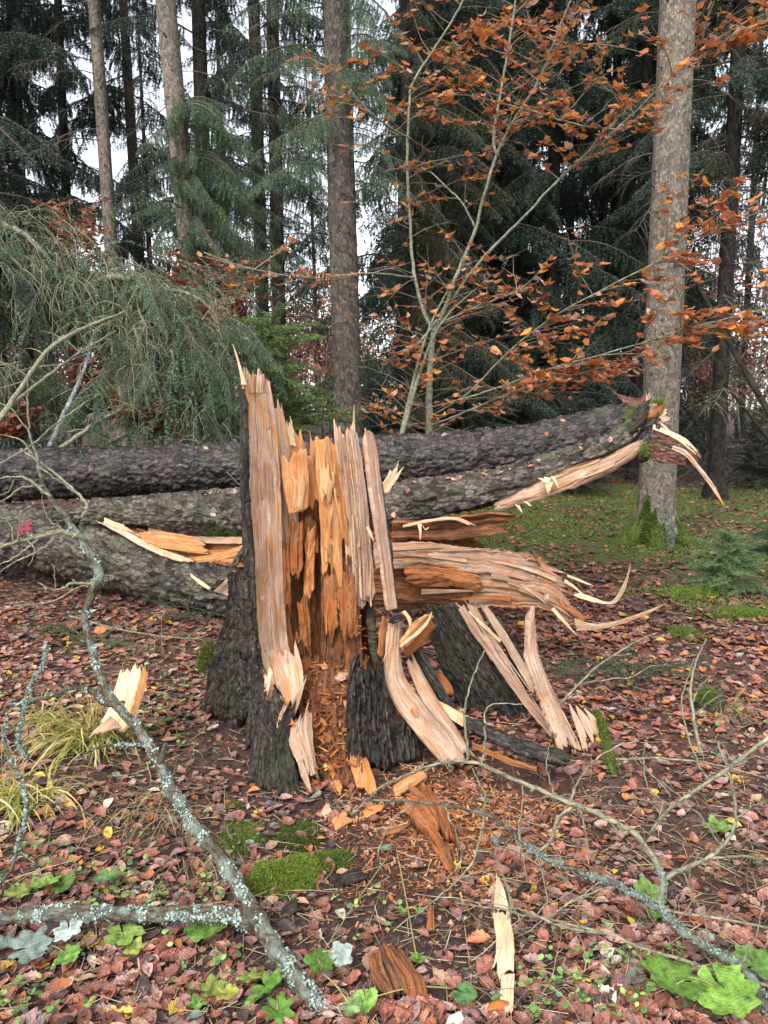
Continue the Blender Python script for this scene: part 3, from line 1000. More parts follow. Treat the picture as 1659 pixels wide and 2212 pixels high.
spruce('spruce_tree', 'first trunk of the close pair of slender dark spruces', 566, 660, 548, 0, 14.0, .245, B_BG, dead=0, group=G_TR, seed=7,
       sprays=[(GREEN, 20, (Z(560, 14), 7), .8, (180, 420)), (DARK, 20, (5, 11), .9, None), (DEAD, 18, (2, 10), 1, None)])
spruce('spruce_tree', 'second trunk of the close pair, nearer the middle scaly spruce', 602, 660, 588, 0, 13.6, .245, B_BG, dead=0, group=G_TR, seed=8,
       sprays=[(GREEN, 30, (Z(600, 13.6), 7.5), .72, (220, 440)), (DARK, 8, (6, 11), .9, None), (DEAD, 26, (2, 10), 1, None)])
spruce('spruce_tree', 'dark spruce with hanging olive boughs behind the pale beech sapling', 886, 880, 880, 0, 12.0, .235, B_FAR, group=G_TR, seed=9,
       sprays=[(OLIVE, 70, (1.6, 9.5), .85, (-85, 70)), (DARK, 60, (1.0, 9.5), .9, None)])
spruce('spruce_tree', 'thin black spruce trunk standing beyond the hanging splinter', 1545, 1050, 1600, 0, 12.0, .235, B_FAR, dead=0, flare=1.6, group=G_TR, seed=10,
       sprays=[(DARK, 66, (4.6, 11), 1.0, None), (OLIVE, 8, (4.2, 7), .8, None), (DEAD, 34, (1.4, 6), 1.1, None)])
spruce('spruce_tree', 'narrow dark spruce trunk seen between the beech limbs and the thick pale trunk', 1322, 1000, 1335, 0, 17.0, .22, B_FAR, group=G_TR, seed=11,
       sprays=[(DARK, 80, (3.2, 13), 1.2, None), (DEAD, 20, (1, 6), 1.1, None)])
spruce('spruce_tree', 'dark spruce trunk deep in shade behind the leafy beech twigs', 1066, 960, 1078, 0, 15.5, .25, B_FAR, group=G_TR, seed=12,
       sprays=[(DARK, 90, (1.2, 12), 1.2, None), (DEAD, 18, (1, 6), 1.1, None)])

# ------------------------------------------------------------------ darker spruces filling the wood behind, each with trunk and crown
extra = [('dark full spruce between the olive boughed trunk and the deep shaded one', 985, 13.5, 70, 1.0), ('black-green spruce filling the gap behind the upper beech limbs', 1185, 14.5, 80, .8),
         ('dark spruce crowding close beside the thick pale trunk', 1370, 15.0, 76, 2.6), ('dark spruce at the picture edge past the black trunk', 1690, 14.0, 50, 6.0), ('dense dark spruce over the shaggy brush heap', 70, 14.5, 66, 4.6), ('dark spruce at the picture corner above the brush heap', -40, 13.0, 90, 3.4), ('dark spruce between the brush heap and the slim knotty trunk', 165, 17.0, 34, 5.0)]
for k, (lab, x, Y, nb_, z0_) in enumerate(extra):
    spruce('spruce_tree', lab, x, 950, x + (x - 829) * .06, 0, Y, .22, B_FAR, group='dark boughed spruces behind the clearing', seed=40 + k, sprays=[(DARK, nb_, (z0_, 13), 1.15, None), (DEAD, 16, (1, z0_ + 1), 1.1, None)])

spots = [(20, 20, 0, 'bushy dark spruce at the side behind the brush heap'), (340, 34, 3, 'high crowned spruce far off in the gap beside the leaning trunk'), (505, 33, 3, 'slender far spruce just before the close pair of trunks'),
         (690, 44, 3, 'faint high spruce in the pale gap before the scaly trunk'), (925, 17, 0, 'wide dark spruce right behind the pale beech fork'), (1030, 20, 2, 'short dense spruce behind the beech limbs'),
         (1120, 18, 0, 'broad black-green spruce under the beech leaves'), (1215, 22, 2, 'short dark spruce behind the rising log end'), (1285, 19, 0, 'dark spruce next to the narrow shaded trunk'), (1410, 20, 0, 'dark spruce hidden behind the thick pale trunk'), (1180, 28, 1, 'tall spruce deeper behind the beech twigs'),
         (1600, 32, 3, 'high far spruce above the red beeches'), (860, 25, 2, 'small dark spruce beside the second beech stem'), (1350, 31, 0, 'far dark spruce over the mossy clearing'),
         (965, 29, 0, 'deep dark spruce behind the olive boughs'), (1060, 33, 1, 'farthest tall spruce behind the beech crown')]
TRK = []
for k, hgt in enumerate((17, 20, 15, 22)):
    mb = MB()
    tube(mb, [(0, 0, -.4), (0, 0, .3), (.05, 0, hgt * .4), (0, .05, hgt)], [.17, .14, .11, .02], 9, 20)
    TRK.append(mb.mesh('spruce trunk', B_FAR))
rs = np.random.default_rng(77)
for k, (x, Y, v, lab) in enumerate(spots):
    b = P(x, 900, Y)
    b[2] = float(ground_z(b[0], b[1]))
    t = thing('background_spruce', lab, 'tree', b, 'dark spruces deeper in the wood')
    yaw = rs.random() * 6.283
    s = rs.uniform(.85, 1.15)
    put(TRK[v], 'trunk', t, (0, 0, 0), (rs.normal() * .012, rs.normal() * .012, yaw), s)
    put(CROWNS[v], 'crown', t, (0, 0, 0), (0, 0, yaw), s)

# ------------------------------------------------------------------ far-off wood: bare twigs with rusty leaves low on the skyline
def far_wood():
    rs = np.random.default_rng(5)
    mb = MB()
    for k in range(240):
        Y = rs.uniform(26, 62)
        px = rs.uniform(-80, 1740)
        b = P(px, 900, Y)
        b[2] = float(ground_z(b[0], Y)) - .2
        H = rs.uniform(3.0, 8.5) * (.55 + Y / 90)
        if px > 1450:
            H *= 1.25
        lean = rs.normal(size=2) * .05
        p = np.array([b, b + (lean[0] * H * .5, lean[1] * H * .5, H * .5), b + (lean[0] * H * 1.3, lean[1] * H, H)])
        g = rs.uniform(.05, .16)
        tube(mb, p, [.05 + H * .006, .04, .012], 4, 6, cap=False, col=(g, g * .85, g * .75))
        n = 14
        for j in range(n):
            q = rs.uniform(.25, 1)
            c = p[0] + (p[2] - p[0]) * q
            hp = hang_path(c, (rs.normal(), rs.normal(), .7), H * rs.uniform(.12, .30), -.05, rs, 3)
            tube(mb, hp, [.016, .011, .007, .004], 3, cap=False, col=(g, g * .85, g * .75))
            m = 26
            lp = hp[rs.integers(1, 4, m)] + rs.normal(size=(m, 3)) * H * .05
            d = rs.normal(size=(m, 3)) * .07
            e = rs.normal(size=(m, 3)) * .055
            red = rs.random() < (.75 if px > 1300 or px < 700 else .45)
            base = np.array([.20, .075, .05]) if red else np.array([.09, .07, .05])
            mb.add(np.stack([lp - e, lp + e, lp + d * 1.6], 1).reshape(-1, 3), np.arange(3 * m).reshape(-1, 3), None, np.repeat(base * rs.uniform(.6, 1.4, (m, 1)), 3, 0))
    o = mb.build('distant_wood', C_TWIG)
    tag(o, 'far thicket of bare twigs and rusty leaves along the skyline', None, None, 'stuff')
far_wood()

def undergrowth():
    """dark low brush and dead boughs on the floor at the edge of the moss"""
    rs = np.random.default_rng(6)
    mb = MB()
    for k in range(300):
        Y = rs.uniform(13.5, 24)
        px = rs.uniform(780, 1720) if k % 3 else rs.uniform(-50, 780)
        b = P(px, 900, Y)
        b[2] = float(ground_z(b[0], Y))
        H = rs.uniform(.25, 1.1)
        for j in range(7):
            hp = hang_path(b + rs.normal(size=3) * (.3, .3, 0), (rs.normal(), rs.normal(), 1.1), H * rs.uniform(.5, 1.2), .12, rs, 4)
            tube(mb, hp, np.linspace(.008, .003, 5), 3, cap=False, col=np.array([.08, .065, .05]) * rs.uniform(.6, 1.6))
            if rs.random() < .6:
                needles(mb, hp, .03, .05, .012, np.array([.03, .046, .03]) * rs.uniform(.6, 1.5), rs, 2)
    o = mb.build('undergrowth', C_NEEDLE)
    tag(o, 'tangle of dark low boughs at the shaded edge of the moss', None, None, 'stuff')
undergrowth()

# leaning dead poles on the far side of the thick pale trunk
for k, (a, b, r, lab) in enumerate([((1440, 480, 11.5), (1700, 960, 9.6), .045, 'long dark leaning pole crossing in front of the black trunk'),
                                    ((1500, 740, 13.0), (1780, 1090, 12.0), .03, 'thinner bare leaning pole beyond the black trunk')]):
    mb = MB()
    p0, p1 = P(*a), P(*b)
    tube(mb, [p0, (p0 + p1) / 2 + (0, 0, -.06), p1, p1 + (p1 - p0) * .35], [r * .5, r * .8, r, r * 1.1], 8, 30, rough=.1)
    o = mb.build('leaning_pole', B_FAR, origin=p1)
    tag(o, lab, 'dead tree', 'leaning dead poles')
# ------------------------------------------------------------------ the broken stump
def pl(*q):
    return [P(*a) for a in q]

SB = P(690, 1600, 3.35)
SB[2] = float(ground_z(SB[0], SB[1]))
st = thing('broken_stump', 'splintered spruce stump torn open to its orange rotten heart', 'stump', SB)
def piece(name, mats, *specs, **kw):
    mb = MB()
    for (L, Rr, o) in specs:
        slab(mb, pl(*L), pl(*Rr), **{**kw, **o})
    return mb.build(name, mats, st)

# tall pale wall with its strip of dark bark
piece('wood_slab', [W_PALE, B_DARK], ([(575, 1500, 3.22), (552, 1380, 3.26), (545, 1260, 3.28), (531, 1080, 3.30), (526, 930, 3.31), (526, 785, 3.32)],
      [(648, 1490, 3.30), (620, 1380, 3.42), (612, 1260, 3.44), (606, 1080, 3.45), (597, 930, 3.46), (578, 800, 3.46)], {}),
      thick=.035, bulge=-.012, jt=.045, relief=.007, seed=3, res=.005, back=1, ragged=.003)
piece('bark_shell', [B_DARK, B_DARK], ([(556, 1508, 3.20), (540, 1390, 3.23), (531, 1260, 3.25), (523, 1080, 3.27), (521.5, 930, 3.28), (522, 840, 3.29)],
      [(580, 1508, 3.165), (558, 1390, 3.205), (549, 1260, 3.225), (535, 1080, 3.25), (529.5, 930, 3.265), (528, 840, 3.28)], {}), thick=.03, bulge=.012, hair=0, relief=.004, kind='furrow', seed=4, res=.003, back=1)
piece('splinter', W_CREAM, ([(521, 832, 3.31), (516, 800, 3.31), (508, 765, 3.31), (503, 745, 3.31)], [(534, 832, 3.315), (524, 800, 3.315), (512, 765, 3.31), (504, 744, 3.31)], {}),
      thick=.014, relief=.002, seed=5, res=.003)
for i, (x, y0, y1, w) in enumerate([(536, 850, 793, 12), (549, 850, 800, 9), (560, 850, 797, 13), (572, 850, 806, 8)]):
    piece('splinter', W_PINK if i % 2 else W_CREAM, ([(x - w / 2, y0, 3.34), (x - w * .45, (y0 + y1) / 2, 3.34), (x - w * .3, y1, 3.345)], [(x + w / 2, y0, 3.36), (x + w / 2, (y0 + y1) / 2, 3.36), (x + w * .15, y1 + 4, 3.36)], {}),
          thick=.014, relief=.003, seed=60 + i, jt=.25, res=.003)
piece('wood_slab', W_PALE, ([(600, 1230, 3.50), (595, 1060, 3.51), (588, 950, 3.52), (580, 848, 3.52)], [(655, 1230, 3.55), (640, 1060, 3.56), (626, 960, 3.56), (606, 868, 3.56)], {}),
      thick=.03, jt=.08, relief=.004, seed=7)
piece('wood_slab', W_ORANGE, ([(615, 1030, 3.57), (612, 960, 3.57), (612, 908, 3.58)], [(662, 1030, 3.60), (660, 980, 3.60), (656, 930, 3.60)], {}), thick=.03, jt=.35, relief=.005, seed=8)
piece('splinter', W_CREAM, ([(617, 960, 3.565), (618, 925, 3.565), (622, 893, 3.57)], [(640, 965, 3.575), (634, 930, 3.575), (628, 900, 3.575)], {}), thick=.012, jt=.4, relief=.003, seed=9, res=.003)
# loose orange block in the middle
piece('wood_block', W_ORANGE, ([(624, 1112, 3.43), (612, 1050, 3.43), (606, 985, 3.44)], [(664, 1108, 3.44), (668, 1040, 3.44), (662, 960, 3.45)], {}), thick=.035, jt=.16, jb=.08, relief=.005, seed=10, bulge=.012, edge=.5)
piece('wood_block', W_ORANGE, ([(655, 1112, 3.47), (640, 1040, 3.47), (632, 975, 3.48)], [(688, 1105, 3.49), (684, 1040, 3.49), (672, 968, 3.49)], {}), thick=.035, jt=.12, jb=.2, relief=.007, seed=11, edge=.5)
piece('splinter', W_HONEY, ([(630, 1108, 3.415), (634, 1060, 3.42), (622, 1010, 3.42)], [(652, 1105, 3.42), (660, 1045, 3.42), (646, 1010, 3.425)], {}), thick=.004, jt=.35, jb=.15, relief=.002, seed=12)
# right orange column
piece('wood_slab', W_ORANGE, ([(698, 1270, 3.40), (694, 1190, 3.42), (690, 1100, 3.44), (682, 1010, 3.46), (680, 940, 3.48)], [(768, 1270, 3.42), (760, 1190, 3.44), (748, 1100, 3.46), (738, 1010, 3.47), (731, 945, 3.49)], {}), thick=.05, jt=.07, jb=.42, relief=.006, bulge=.02, seed=13, edge=.7)
piece('wood_slab', W_ORANGE, ([(672, 1030, 3.52), (671, 980, 3.52), (670, 935, 3.53)], [(700, 1030, 3.54), (702, 980, 3.54), (700, 945, 3.54)], {}), thick=.03, jt=.3, relief=.006, seed=14)
piece('wood_block', W_HONEY, ([(690, 1090, 3.41), (690, 1040, 3.42), (692, 1000, 3.43)], [(712, 1095, 3.41), (722, 1040, 3.42), (722, 1005, 3.43)], {}), thick=.004, jt=.4, jb=.4, relief=.003, seed=15, bulge=.008)
# pinkish strips on the right side of the hollow
for i, (xb, xt, yt, w, Yb, Yt, yb) in enumerate([(772, 729, 905, 20, 3.43, 3.47, 1330), (786, 740, 922, 19, 3.42, 3.46, 1320), (797, 752, 910, 17, 3.40, 3.44, 1310), (806, 763, 918, 17, 3.38, 3.42, 1300)]):
    xm = (xb + xt) / 2 + 2
    piece('wood_strip', [W_PINK if i % 2 else W_PALE, B_DARK], ([(xb - w, yb, Yb), (xm - w * .5, (yb + yt) / 2, (Yb + Yt) / 2), (xt - w * .5, yt, Yt)], [(xb + w * .35, yb, Yb + .02), (xm + w * .6, (yb + yt) / 2, (Yb + Yt) / 2 + .02), (xt + w * .55, yt + 8, Yt + .02)], {}),
          thick=.03, jt=.07, jb=.05, relief=.005, seed=20 + i, back=1, res=.004)
piece('splinter', W_CREAM, ([(756, 960, 3.45), (762, 930, 3.45), (764, 915, 3.45)], [(768, 960, 3.455), (767, 925, 3.455), (765, 873, 3.455)], {}), thick=.01, relief=.002, seed=26, res=.003)
# leaning shard standing free at the side, bark along one edge
piece('leaning_shard', [W_PINK, B_DARK], ([(838, 1320, 3.20), (826, 1220, 3.20), (806, 1080, 3.20), (792, 960, 3.21), (789, 925, 3.21)], [(858, 1315, 3.23), (846, 1220, 3.24), (828, 1080, 3.25), (814, 975, 3.25), (803, 928, 3.25)], {}),
      thick=.03, jt=.02, relief=.003, seed=27, back=1, res=.004, edge=.8)
piece('bark_shell', [B_DARK, W_PINK], ([(857, 1318, 3.235), (845, 1220, 3.245), (827, 1080, 3.255), (813, 980, 3.255)], [(861, 1318, 3.25), (849, 1220, 3.26), (831, 1080, 3.265), (816, 980, 3.265)], {}), thick=.02, kind='furrow', relief=.003, seed=28, res=.003)
# rotten core
piece('rotten_core', W_ROT_SHADE, ([(640, 1460, 3.50), (622, 1320, 3.55), (612, 1180, 3.57), (615, 1100, 3.58)], [(705, 1460, 3.56), (700, 1320, 3.60), (695, 1180, 3.62), (690, 1115, 3.62)], {}), thick=.05, kind='rot', relief=.010, jt=.06, seed=30, bulge=-.02)
piece('rotten_core', W_ROT_SHADE, ([(694, 1460, 3.50), (694, 1320, 3.47), (694, 1200, 3.46)], [(786, 1450, 3.46), (776, 1320, 3.44), (764, 1190, 3.45)], {}), thick=.05, kind='rot', relief=.012, jt=.05, seed=31, bulge=.02)
piece('rotten_core', W_ROT, ([(700, 1400, 3.45), (700, 1310, 3.43), (697, 1215, 3.43)], [(776, 1390, 3.42), (772, 1310, 3.41), (762, 1215, 3.43)], {}), thick=.02, kind='rot', relief=.009, jt=.2, jb=.5, seed=36, bulge=.02)
piece('rotten_core', W_ROT, ([(596, 1470, 3.42), (585, 1330, 3.42), (592, 1215, 3.43), (600, 1180, 3.44)], [(650, 1470, 3.46), (626, 1330, 3.49), (628, 1220, 3.50), (622, 1160, 3.50)], {}), thick=.04, kind='rot', relief=.007, jt=.12, seed=32)
for i, (L, Rr) in enumerate([([(622, 1260, 3.47), (624, 1180, 3.47), (628, 1120, 3.48)], [(656, 1270, 3.46), (654, 1190, 3.46), (656, 1108, 3.47)]), ([(655, 1300, 3.50), (658, 1210, 3.50), (662, 1140, 3.50)], [(680, 1290, 3.49), (680, 1210, 3.49), (682, 1120, 3.50)]),
                            ([(604, 1330, 3.45), (606, 1250, 3.45), (606, 1185, 3.46)], [(628, 1330, 3.46), (628, 1260, 3.46), (622, 1170, 3.47)]), ([(648, 1420, 3.46), (646, 1350, 3.47), (640, 1290, 3.48)], [(672, 1420, 3.47), (670, 1350, 3.48), (664, 1280, 3.49)])]):
    piece('wood_slab', W_ROT if i != 1 else W_ORANGE, (L, Rr, {}), thick=.03, kind='rot', relief=.008, jt=.12, jb=.3, seed=37 + i * 100, bulge=.01, res=.004)
piece('rotten_core', [W_ROT], ([(650, 1180, 3.52), (655, 1140, 3.52), (662, 1110, 3.53)], [(684, 1190, 3.53), (684, 1150, 3.53), (680, 1112, 3.53)], {}), thick=.04, kind='rot', relief=.007, jt=.2, seed=33)
# back wall of the hollow, coloured dark for the shade in the gap
piece('rotten_core', [W_ROT_SHADE], ([(590, 1480, 3.62), (600, 1200, 3.66), (605, 1000, 3.68)], [(815, 1470, 3.60), (800, 1200, 3.64), (770, 1000, 3.66)], {}), thick=.03, kind='rot', relief=.008, jt=.10, seed=34)
# crumbled brown floor of the hollow
def rot_floor():
    mb = MB()
    slab(mb, pl((640, 1710, 2.86), (690, 1700, 2.86), (655, 1600, 3.10), (640, 1500, 3.32), (640, 1420, 3.52)), pl((800, 1690, 2.84), (785, 1680, 2.86), (790, 1580, 3.08), (790, 1500, 3.30), (800, 1420, 3.52)), thick=.04, kind='rot', relief=.020, seed=35, res=.006)
    return mb.build('rotten_core', W_ROT_SHADE, st)
rot_floor()
# dark bark stub standing in front
piece('bark_shell', [B_DARK, W_ROT], ([(752, 1662, 2.96), (748, 1560, 3.00), (752, 1460, 3.03), (768, 1405, 3.05)], [(864, 1655, 3.00), (842, 1560, 3.03), (828, 1460, 3.06), (806, 1388, 3.07)], {}), thick=.05, bulge=.045, kind='furrow', relief=.015, jt=.22, jb=.08, seed=40, res=.005, back=1)
piece('bark_shell', [B_DARK, W_ROT], ([(840, 1650, 3.02), (842, 1600, 3.05), (850, 1550, 3.08)], [(915, 1630, 3.08), (900, 1590, 3.10), (880, 1550, 3.12)], {}), thick=.04, bulge=.03, kind='furrow', relief=.013, jt=.3, seed=41, res=.005, back=1)
# pale torn root strip and black bark root at the front
piece('wood_slab', W_PALE, ([(590, 1600, 3.00), (584, 1550, 3.05), (574, 1490, 3.16), (560, 1400, 3.28)], [(606, 1600, 3.02), (634, 1540, 3.08), (655, 1465, 3.24), (632, 1360, 3.46)], {}), thick=.03, relief=.006, jt=.25, jb=.12, seed=42, bulge=-.025)
piece('wood_slab', W_TAN, ([(668, 1715, 2.80), (646, 1650, 2.84), (622, 1600, 2.90), (640, 1550, 2.95)], [(694, 1705, 2.84), (680, 1640, 2.89), (674, 1580, 2.95), (674, 1500, 3.02)], {}), thick=.02, relief=.007, jt=.2, jb=.25, ragged=.007, bulge=.012, seed=43, res=.004)
piece('splinter', W_TAN, ([(618, 1545, 3.0), (640, 1500, 3.03), (655, 1465, 3.06)], [(632, 1560, 3.0), (650, 1512, 3.03), (662, 1462, 3.06)], {}), thick=.012, relief=.003, jt=.2, seed=44, res=.003)
piece('root', [B_DARK, W_PALE], ([(535, 1690, 2.92), (548, 1620, 2.98), (570, 1540, 3.05), (586, 1488, 3.09)], [(632, 1735, 2.78), (632, 1650, 2.87), (616, 1560, 2.98), (606, 1478, 3.06)], {}), thick=.05, bulge=.05, kind='furrow', relief=.013, jt=.2, jb=.1, seed=45, res=.005, back=1)
piece('root', [B_DARK, W_PALE], ([(590, 1738, 2.79), (592, 1650, 2.88), (604, 1580, 2.95), (630, 1515, 2.99)], [(655, 1738, 2.79), (640, 1660, 2.86), (630, 1590, 2.92), (646, 1512, 2.99)], {}), thick=.05, bulge=.035, kind='furrow', relief=.013, jt=.2, jb=.1, seed=46, res=.005, back=1)
piece('root', [B_DARK, W_PALE], ([(528, 1640, 3.04), (536, 1570, 3.08), (548, 1500, 3.13), (556, 1440, 3.17)], [(592, 1640, 2.99), (588, 1570, 3.03), (582, 1500, 3.10), (574, 1440, 3.16)], {}), thick=.04, bulge=.03, kind='furrow', relief=.013, jt=.15, jb=.2, seed=48, res=.005, back=1, ragged=.01)
piece('root', [B_DARK, B_DARK], ([(492, 1552, 3.34), (502, 1520, 3.33), (514, 1470, 3.31), (532, 1400, 3.27)], [(556, 1575, 3.18), (556, 1540, 3.17), (556, 1480, 3.17), (552, 1400, 3.19)], {}), thick=.03, bulge=.04, kind='furrow', relief=.014, jt=.2, jb=.25, seed=148, res=.005, back=1, ragged=.012)
for i, (L, Rr) in enumerate([([(588, 1650, 2.87), (594, 1600, 2.92), (600, 1560, 2.965), (612, 1525, 3.0)], [(600, 1645, 2.875), (612, 1600, 2.925), (622, 1555, 2.975), (632, 1500, 3.02)]), ([(556, 1560, 3.03), (560, 1525, 3.06), (566, 1490, 3.10), (566, 1440, 3.15)], [(566, 1555, 3.03), (574, 1520, 3.055), (582, 1490, 3.09), (590, 1440, 3.16)])]):
    piece('wood_strip', W_PALE if i else W_TAN, (L, Rr, {}), thick=.015, relief=.006, jt=.2, jb=.3, seed=180 + i, res=.004, ragged=.006)
# big dark buttress root at the outer side
piece('root', [B_DARK, B_DARK], ([(442, 1530, 3.56), (458, 1440, 3.50), (490, 1360, 3.42), (516, 1290, 3.32), (524, 1230, 3.27)], [(580, 1540, 3.20), (560, 1440, 3.18), (550, 1360, 3.20), (544, 1290, 3.21), (538, 1230, 3.225)], {}), thick=.025, bulge=.05, kind='furrow', relief=.016, seed=47, res=.006, back=1)
# back hull so that the stump is a closed trunk from behind
def back_hull():
    mb = MB()
    c = P(670, 1300, 3.50)
    pts = [(c[0], c[1], z) for z in (-.05, .2, .5, .9, 1.38)]
    log_arc(mb, pts, [.42, .35, .295, .28, .275], -205 + 180, 180 + 8, .03, 90, 110, .008, 49, 0, 1, 0, .30)
    return mb.build('bark_shell', [B_DARK, W_ROT], st)
back_hull()
# torn root strips spreading on the far side
piece('root', [W_TAN, B_DARK], ([(970, 1662, 2.86), (915, 1600, 2.95), (858, 1530, 3.04), (832, 1460, 3.10), (838, 1340, 3.16)], [(1012, 1650, 2.90), (960, 1575, 3.00), (905, 1505, 3.08), (868, 1440, 3.14), (868, 1340, 3.19)], {}), thick=.04, relief=.008, bulge=.02, jb=.06, seed=50, back=1, res=.005)
piece('root', [W_TAN, B_DARK], ([(1005, 1640, 2.95), (950, 1570, 3.04), (905, 1500, 3.12), (872, 1420, 3.18)], [(1030, 1640, 2.97), (985, 1570, 3.06), (940, 1500, 3.14), (890, 1410, 3.20)], {}), thick=.03, relief=.006, bulge=.015, jb=.1, jt=.1, seed=51, back=1)
piece('bark_shell', [B_DARK, W_TAN], ([(985, 1570, 3.10), (940, 1490, 3.17), (900, 1420, 3.22), (880, 1370, 3.25)], [(1005, 1575, 3.14), (960, 1490, 3.20), (920, 1420, 3.25), (890, 1365, 3.28)], {}), thick=.03, relief=.006, kind='furrow', bulge=.01, seed=52)
piece('root', [W_CREAM, B_DARK], ([(1212, 1628, 2.98), (1120, 1600, 3.0), (1035, 1560, 3.06), (960, 1520, 3.12), (930, 1502, 3.15)], [(1215, 1640, 2.94), (1120, 1618, 2.97), (1035, 1588, 3.03), (960, 1545, 3.10), (928, 1510, 3.14)], {}), thick=.04, relief=.004, seed=53, back=1, res=.004)
piece('bark_shell', [B_DARK, W_ROT], ([(1235, 1655, 2.90), (1150, 1640, 2.93), (1060, 1600, 2.99), (1000, 1575, 3.04)], [(1225, 1628, 2.98), (1150, 1608, 3.0), (1060, 1575, 3.06), (1000, 1550, 3.10)], {}), thick=.03, relief=.008, kind='furrow', bulge=.02, jb=.1, seed=54)
piece('wood_slab', [W_ROT], ([(1020, 1602, 2.98), (1100, 1638, 2.93), (1160, 1655, 2.90)], [(1020, 1612, 2.97), (1100, 1652, 2.92), (1160, 1668, 2.89)], {}), thick=.05, relief=.006, kind='rot', seed=55)
# tall dark bark root behind, with long pale strips over it
piece('root', [B_DARK, W_TAN], ([(1010, 1555, 3.62), (965, 1470, 3.66), (935, 1390, 3.68), (920, 1305, 3.70)], [(1150, 1545, 3.58), (1095, 1450, 3.60), (1035, 1370, 3.62), (985, 1300, 3.64)], {}), thick=.10, bulge=.05, kind='furrow', relief=.011, seed=56, res=.006, back=1)
for i, (L, Rr, m) in enumerate([([(1200, 1605, 3.30), (1130, 1520, 3.42), (1065, 1430, 3.50), (1015, 1360, 3.54), (985, 1305, 3.56)], [(1232, 1612, 3.28), (1155, 1520, 3.40), (1085, 1430, 3.48), (1035, 1360, 3.52), (1002, 1305, 3.55)], W_PINK),
                             ([(1120, 1510, 3.46), (1070, 1420, 3.53), (1030, 1350, 3.56), (1008, 1305, 3.58)], [(1140, 1500, 3.46), (1088, 1410, 3.53), (1045, 1340, 3.56), (1024, 1305, 3.58)], W_TAN),
                             ([(1150, 1500, 3.52), (1105, 1420, 3.58), (1060, 1345, 3.61), (1035, 1305, 3.62)], [(1165, 1490, 3.52), (1120, 1410, 3.58), (1075, 1340, 3.61), (1050, 1305, 3.62)], W_TAN)]):
    piece('wood_strip', [m, B_DARK], (L, Rr, {}), thick=.025, relief=.006, seed=57 + i, back=1, res=.004, jb=.06, jt=.04)
piece('bark_shell', [B_DARK, W_ROT], ([(1175, 1500, 3.56), (1120, 1400, 3.62), (1078, 1330, 3.66)], [(1120, 1485, 3.60), (1090, 1400, 3.64), (1055, 1330, 3.67)], {}), thick=.03, relief=.008, kind='furrow', seed=62)
piece('splinter', W_CREAM, ([(1080, 1388, 3.50), (1050, 1362, 3.52), (1012, 1322, 3.54)], [(1084, 1382, 3.50), (1054, 1355, 3.52), (1013, 1319, 3.54)], {}), thick=.008, relief=.001, seed=63, res=.003)
piece('leaning_shard', [W_TAN, W_PALE], ([(1208, 1628, 3.10), (1180, 1545, 3.16), (1145, 1440, 3.22), (1139, 1400, 3.24), (1148, 1310, 3.26)], [(1258, 1615, 3.13), (1215, 1540, 3.19), (1172, 1440, 3.25), (1160, 1395, 3.26), (1150, 1308, 3.27)], {}), thick=.035, relief=.006, bulge=.012, jb=.12, seed=64, back=1, res=.004, edge=.8)
for i, (a, b, w) in enumerate([((1270, 1625), (1230, 1520), 10), ((1290, 1610), (1245, 1525), 14), ((1300, 1590), (1262, 1530), 9), ((1250, 1635), (1225, 1570), 12)]):
    g0, g1 = G(*a), P(b[0], b[1], G(*a)[1] + .10)
    mb = MB()
    sx = np.array([w / FD * 3, 0, 0])
    slab(mb, [g0 - sx, (g0 + g1) / 2 - sx * .9 + (0, 0, .012), g1 - sx * .2], [g0 + sx, (g0 + g1) / 2 + sx * .8 + (0, 0, .015), g1 + sx * .2], thick=.012, relief=.003, jb=.3, seed=65 + i, res=.003)
    mb.build('splinter', W_PALE, st)
# broken bits stuck in the side of the hollow
piece('wood_block', W_ROT, ([(868, 1405, 3.12), (895, 1375, 3.12), (935, 1330, 3.12)], [(880, 1420, 3.14), (912, 1392, 3.14), (944, 1352, 3.14)], {}), thick=.06, relief=.005, jt=.1, seed=70, edge=.9)
piece('wood_block', W_ORANGE, ([(865, 1395, 3.08), (890, 1360, 3.08), (925, 1322, 3.08)], [(880, 1400, 3.10), (905, 1372, 3.10), (938, 1332, 3.10)], {}), thick=.03, relief=.005, jt=.1, seed=71, edge=.9)
piece('wood_block', W_ROT, ([(815, 1420, 3.20), (820, 1370, 3.20), (826, 1330, 3.20)], [(850, 1420, 3.21), (850, 1370, 3.21), (842, 1335, 3.21)], {}), thick=.05, relief=.006, kind='rot', jt=.15, seed=72)
piece('bark_shell', [B_DARK, W_CREAM], ([(838, 1338, 3.13), (852, 1325, 3.12), (868, 1322, 3.12)], [(842, 1352, 3.13), (858, 1345, 3.12), (872, 1340, 3.12)], {}), thick=.025, relief=.006, kind='furrow', jt=.2, jb=.2, seed=73)
piece('splinter', W_CREAM, ([(868, 1322, 3.11), (880, 1340, 3.10), (884, 1362, 3.10)], [(876, 1318, 3.11), (888, 1338, 3.10), (886, 1362, 3.10)], {}), thick=.012, relief=.002, seed=74, res=.003)
piece('splinter', W_CREAM, ([(862, 1395, 3.05), (895, 1370, 3.04), (920, 1345, 3.04), (932, 1322, 3.04)], [(866, 1399, 3.05), (898, 1376, 3.04), (923, 1350, 3.04), (934, 1323, 3.04)], {}), thick=.008, relief=.001, seed=75, res=.003)
piece('splinter', W_PALE, ([(790, 1140, 3.30), (798, 1155, 3.28), (808, 1172, 3.27)], [(796, 1135, 3.30), (804, 1152, 3.28), (809, 1172, 3.27)], {}), thick=.008, relief=.001, seed=76, res=.003)
def st_sliver(o, m):
    o.build('splinter', m, st)
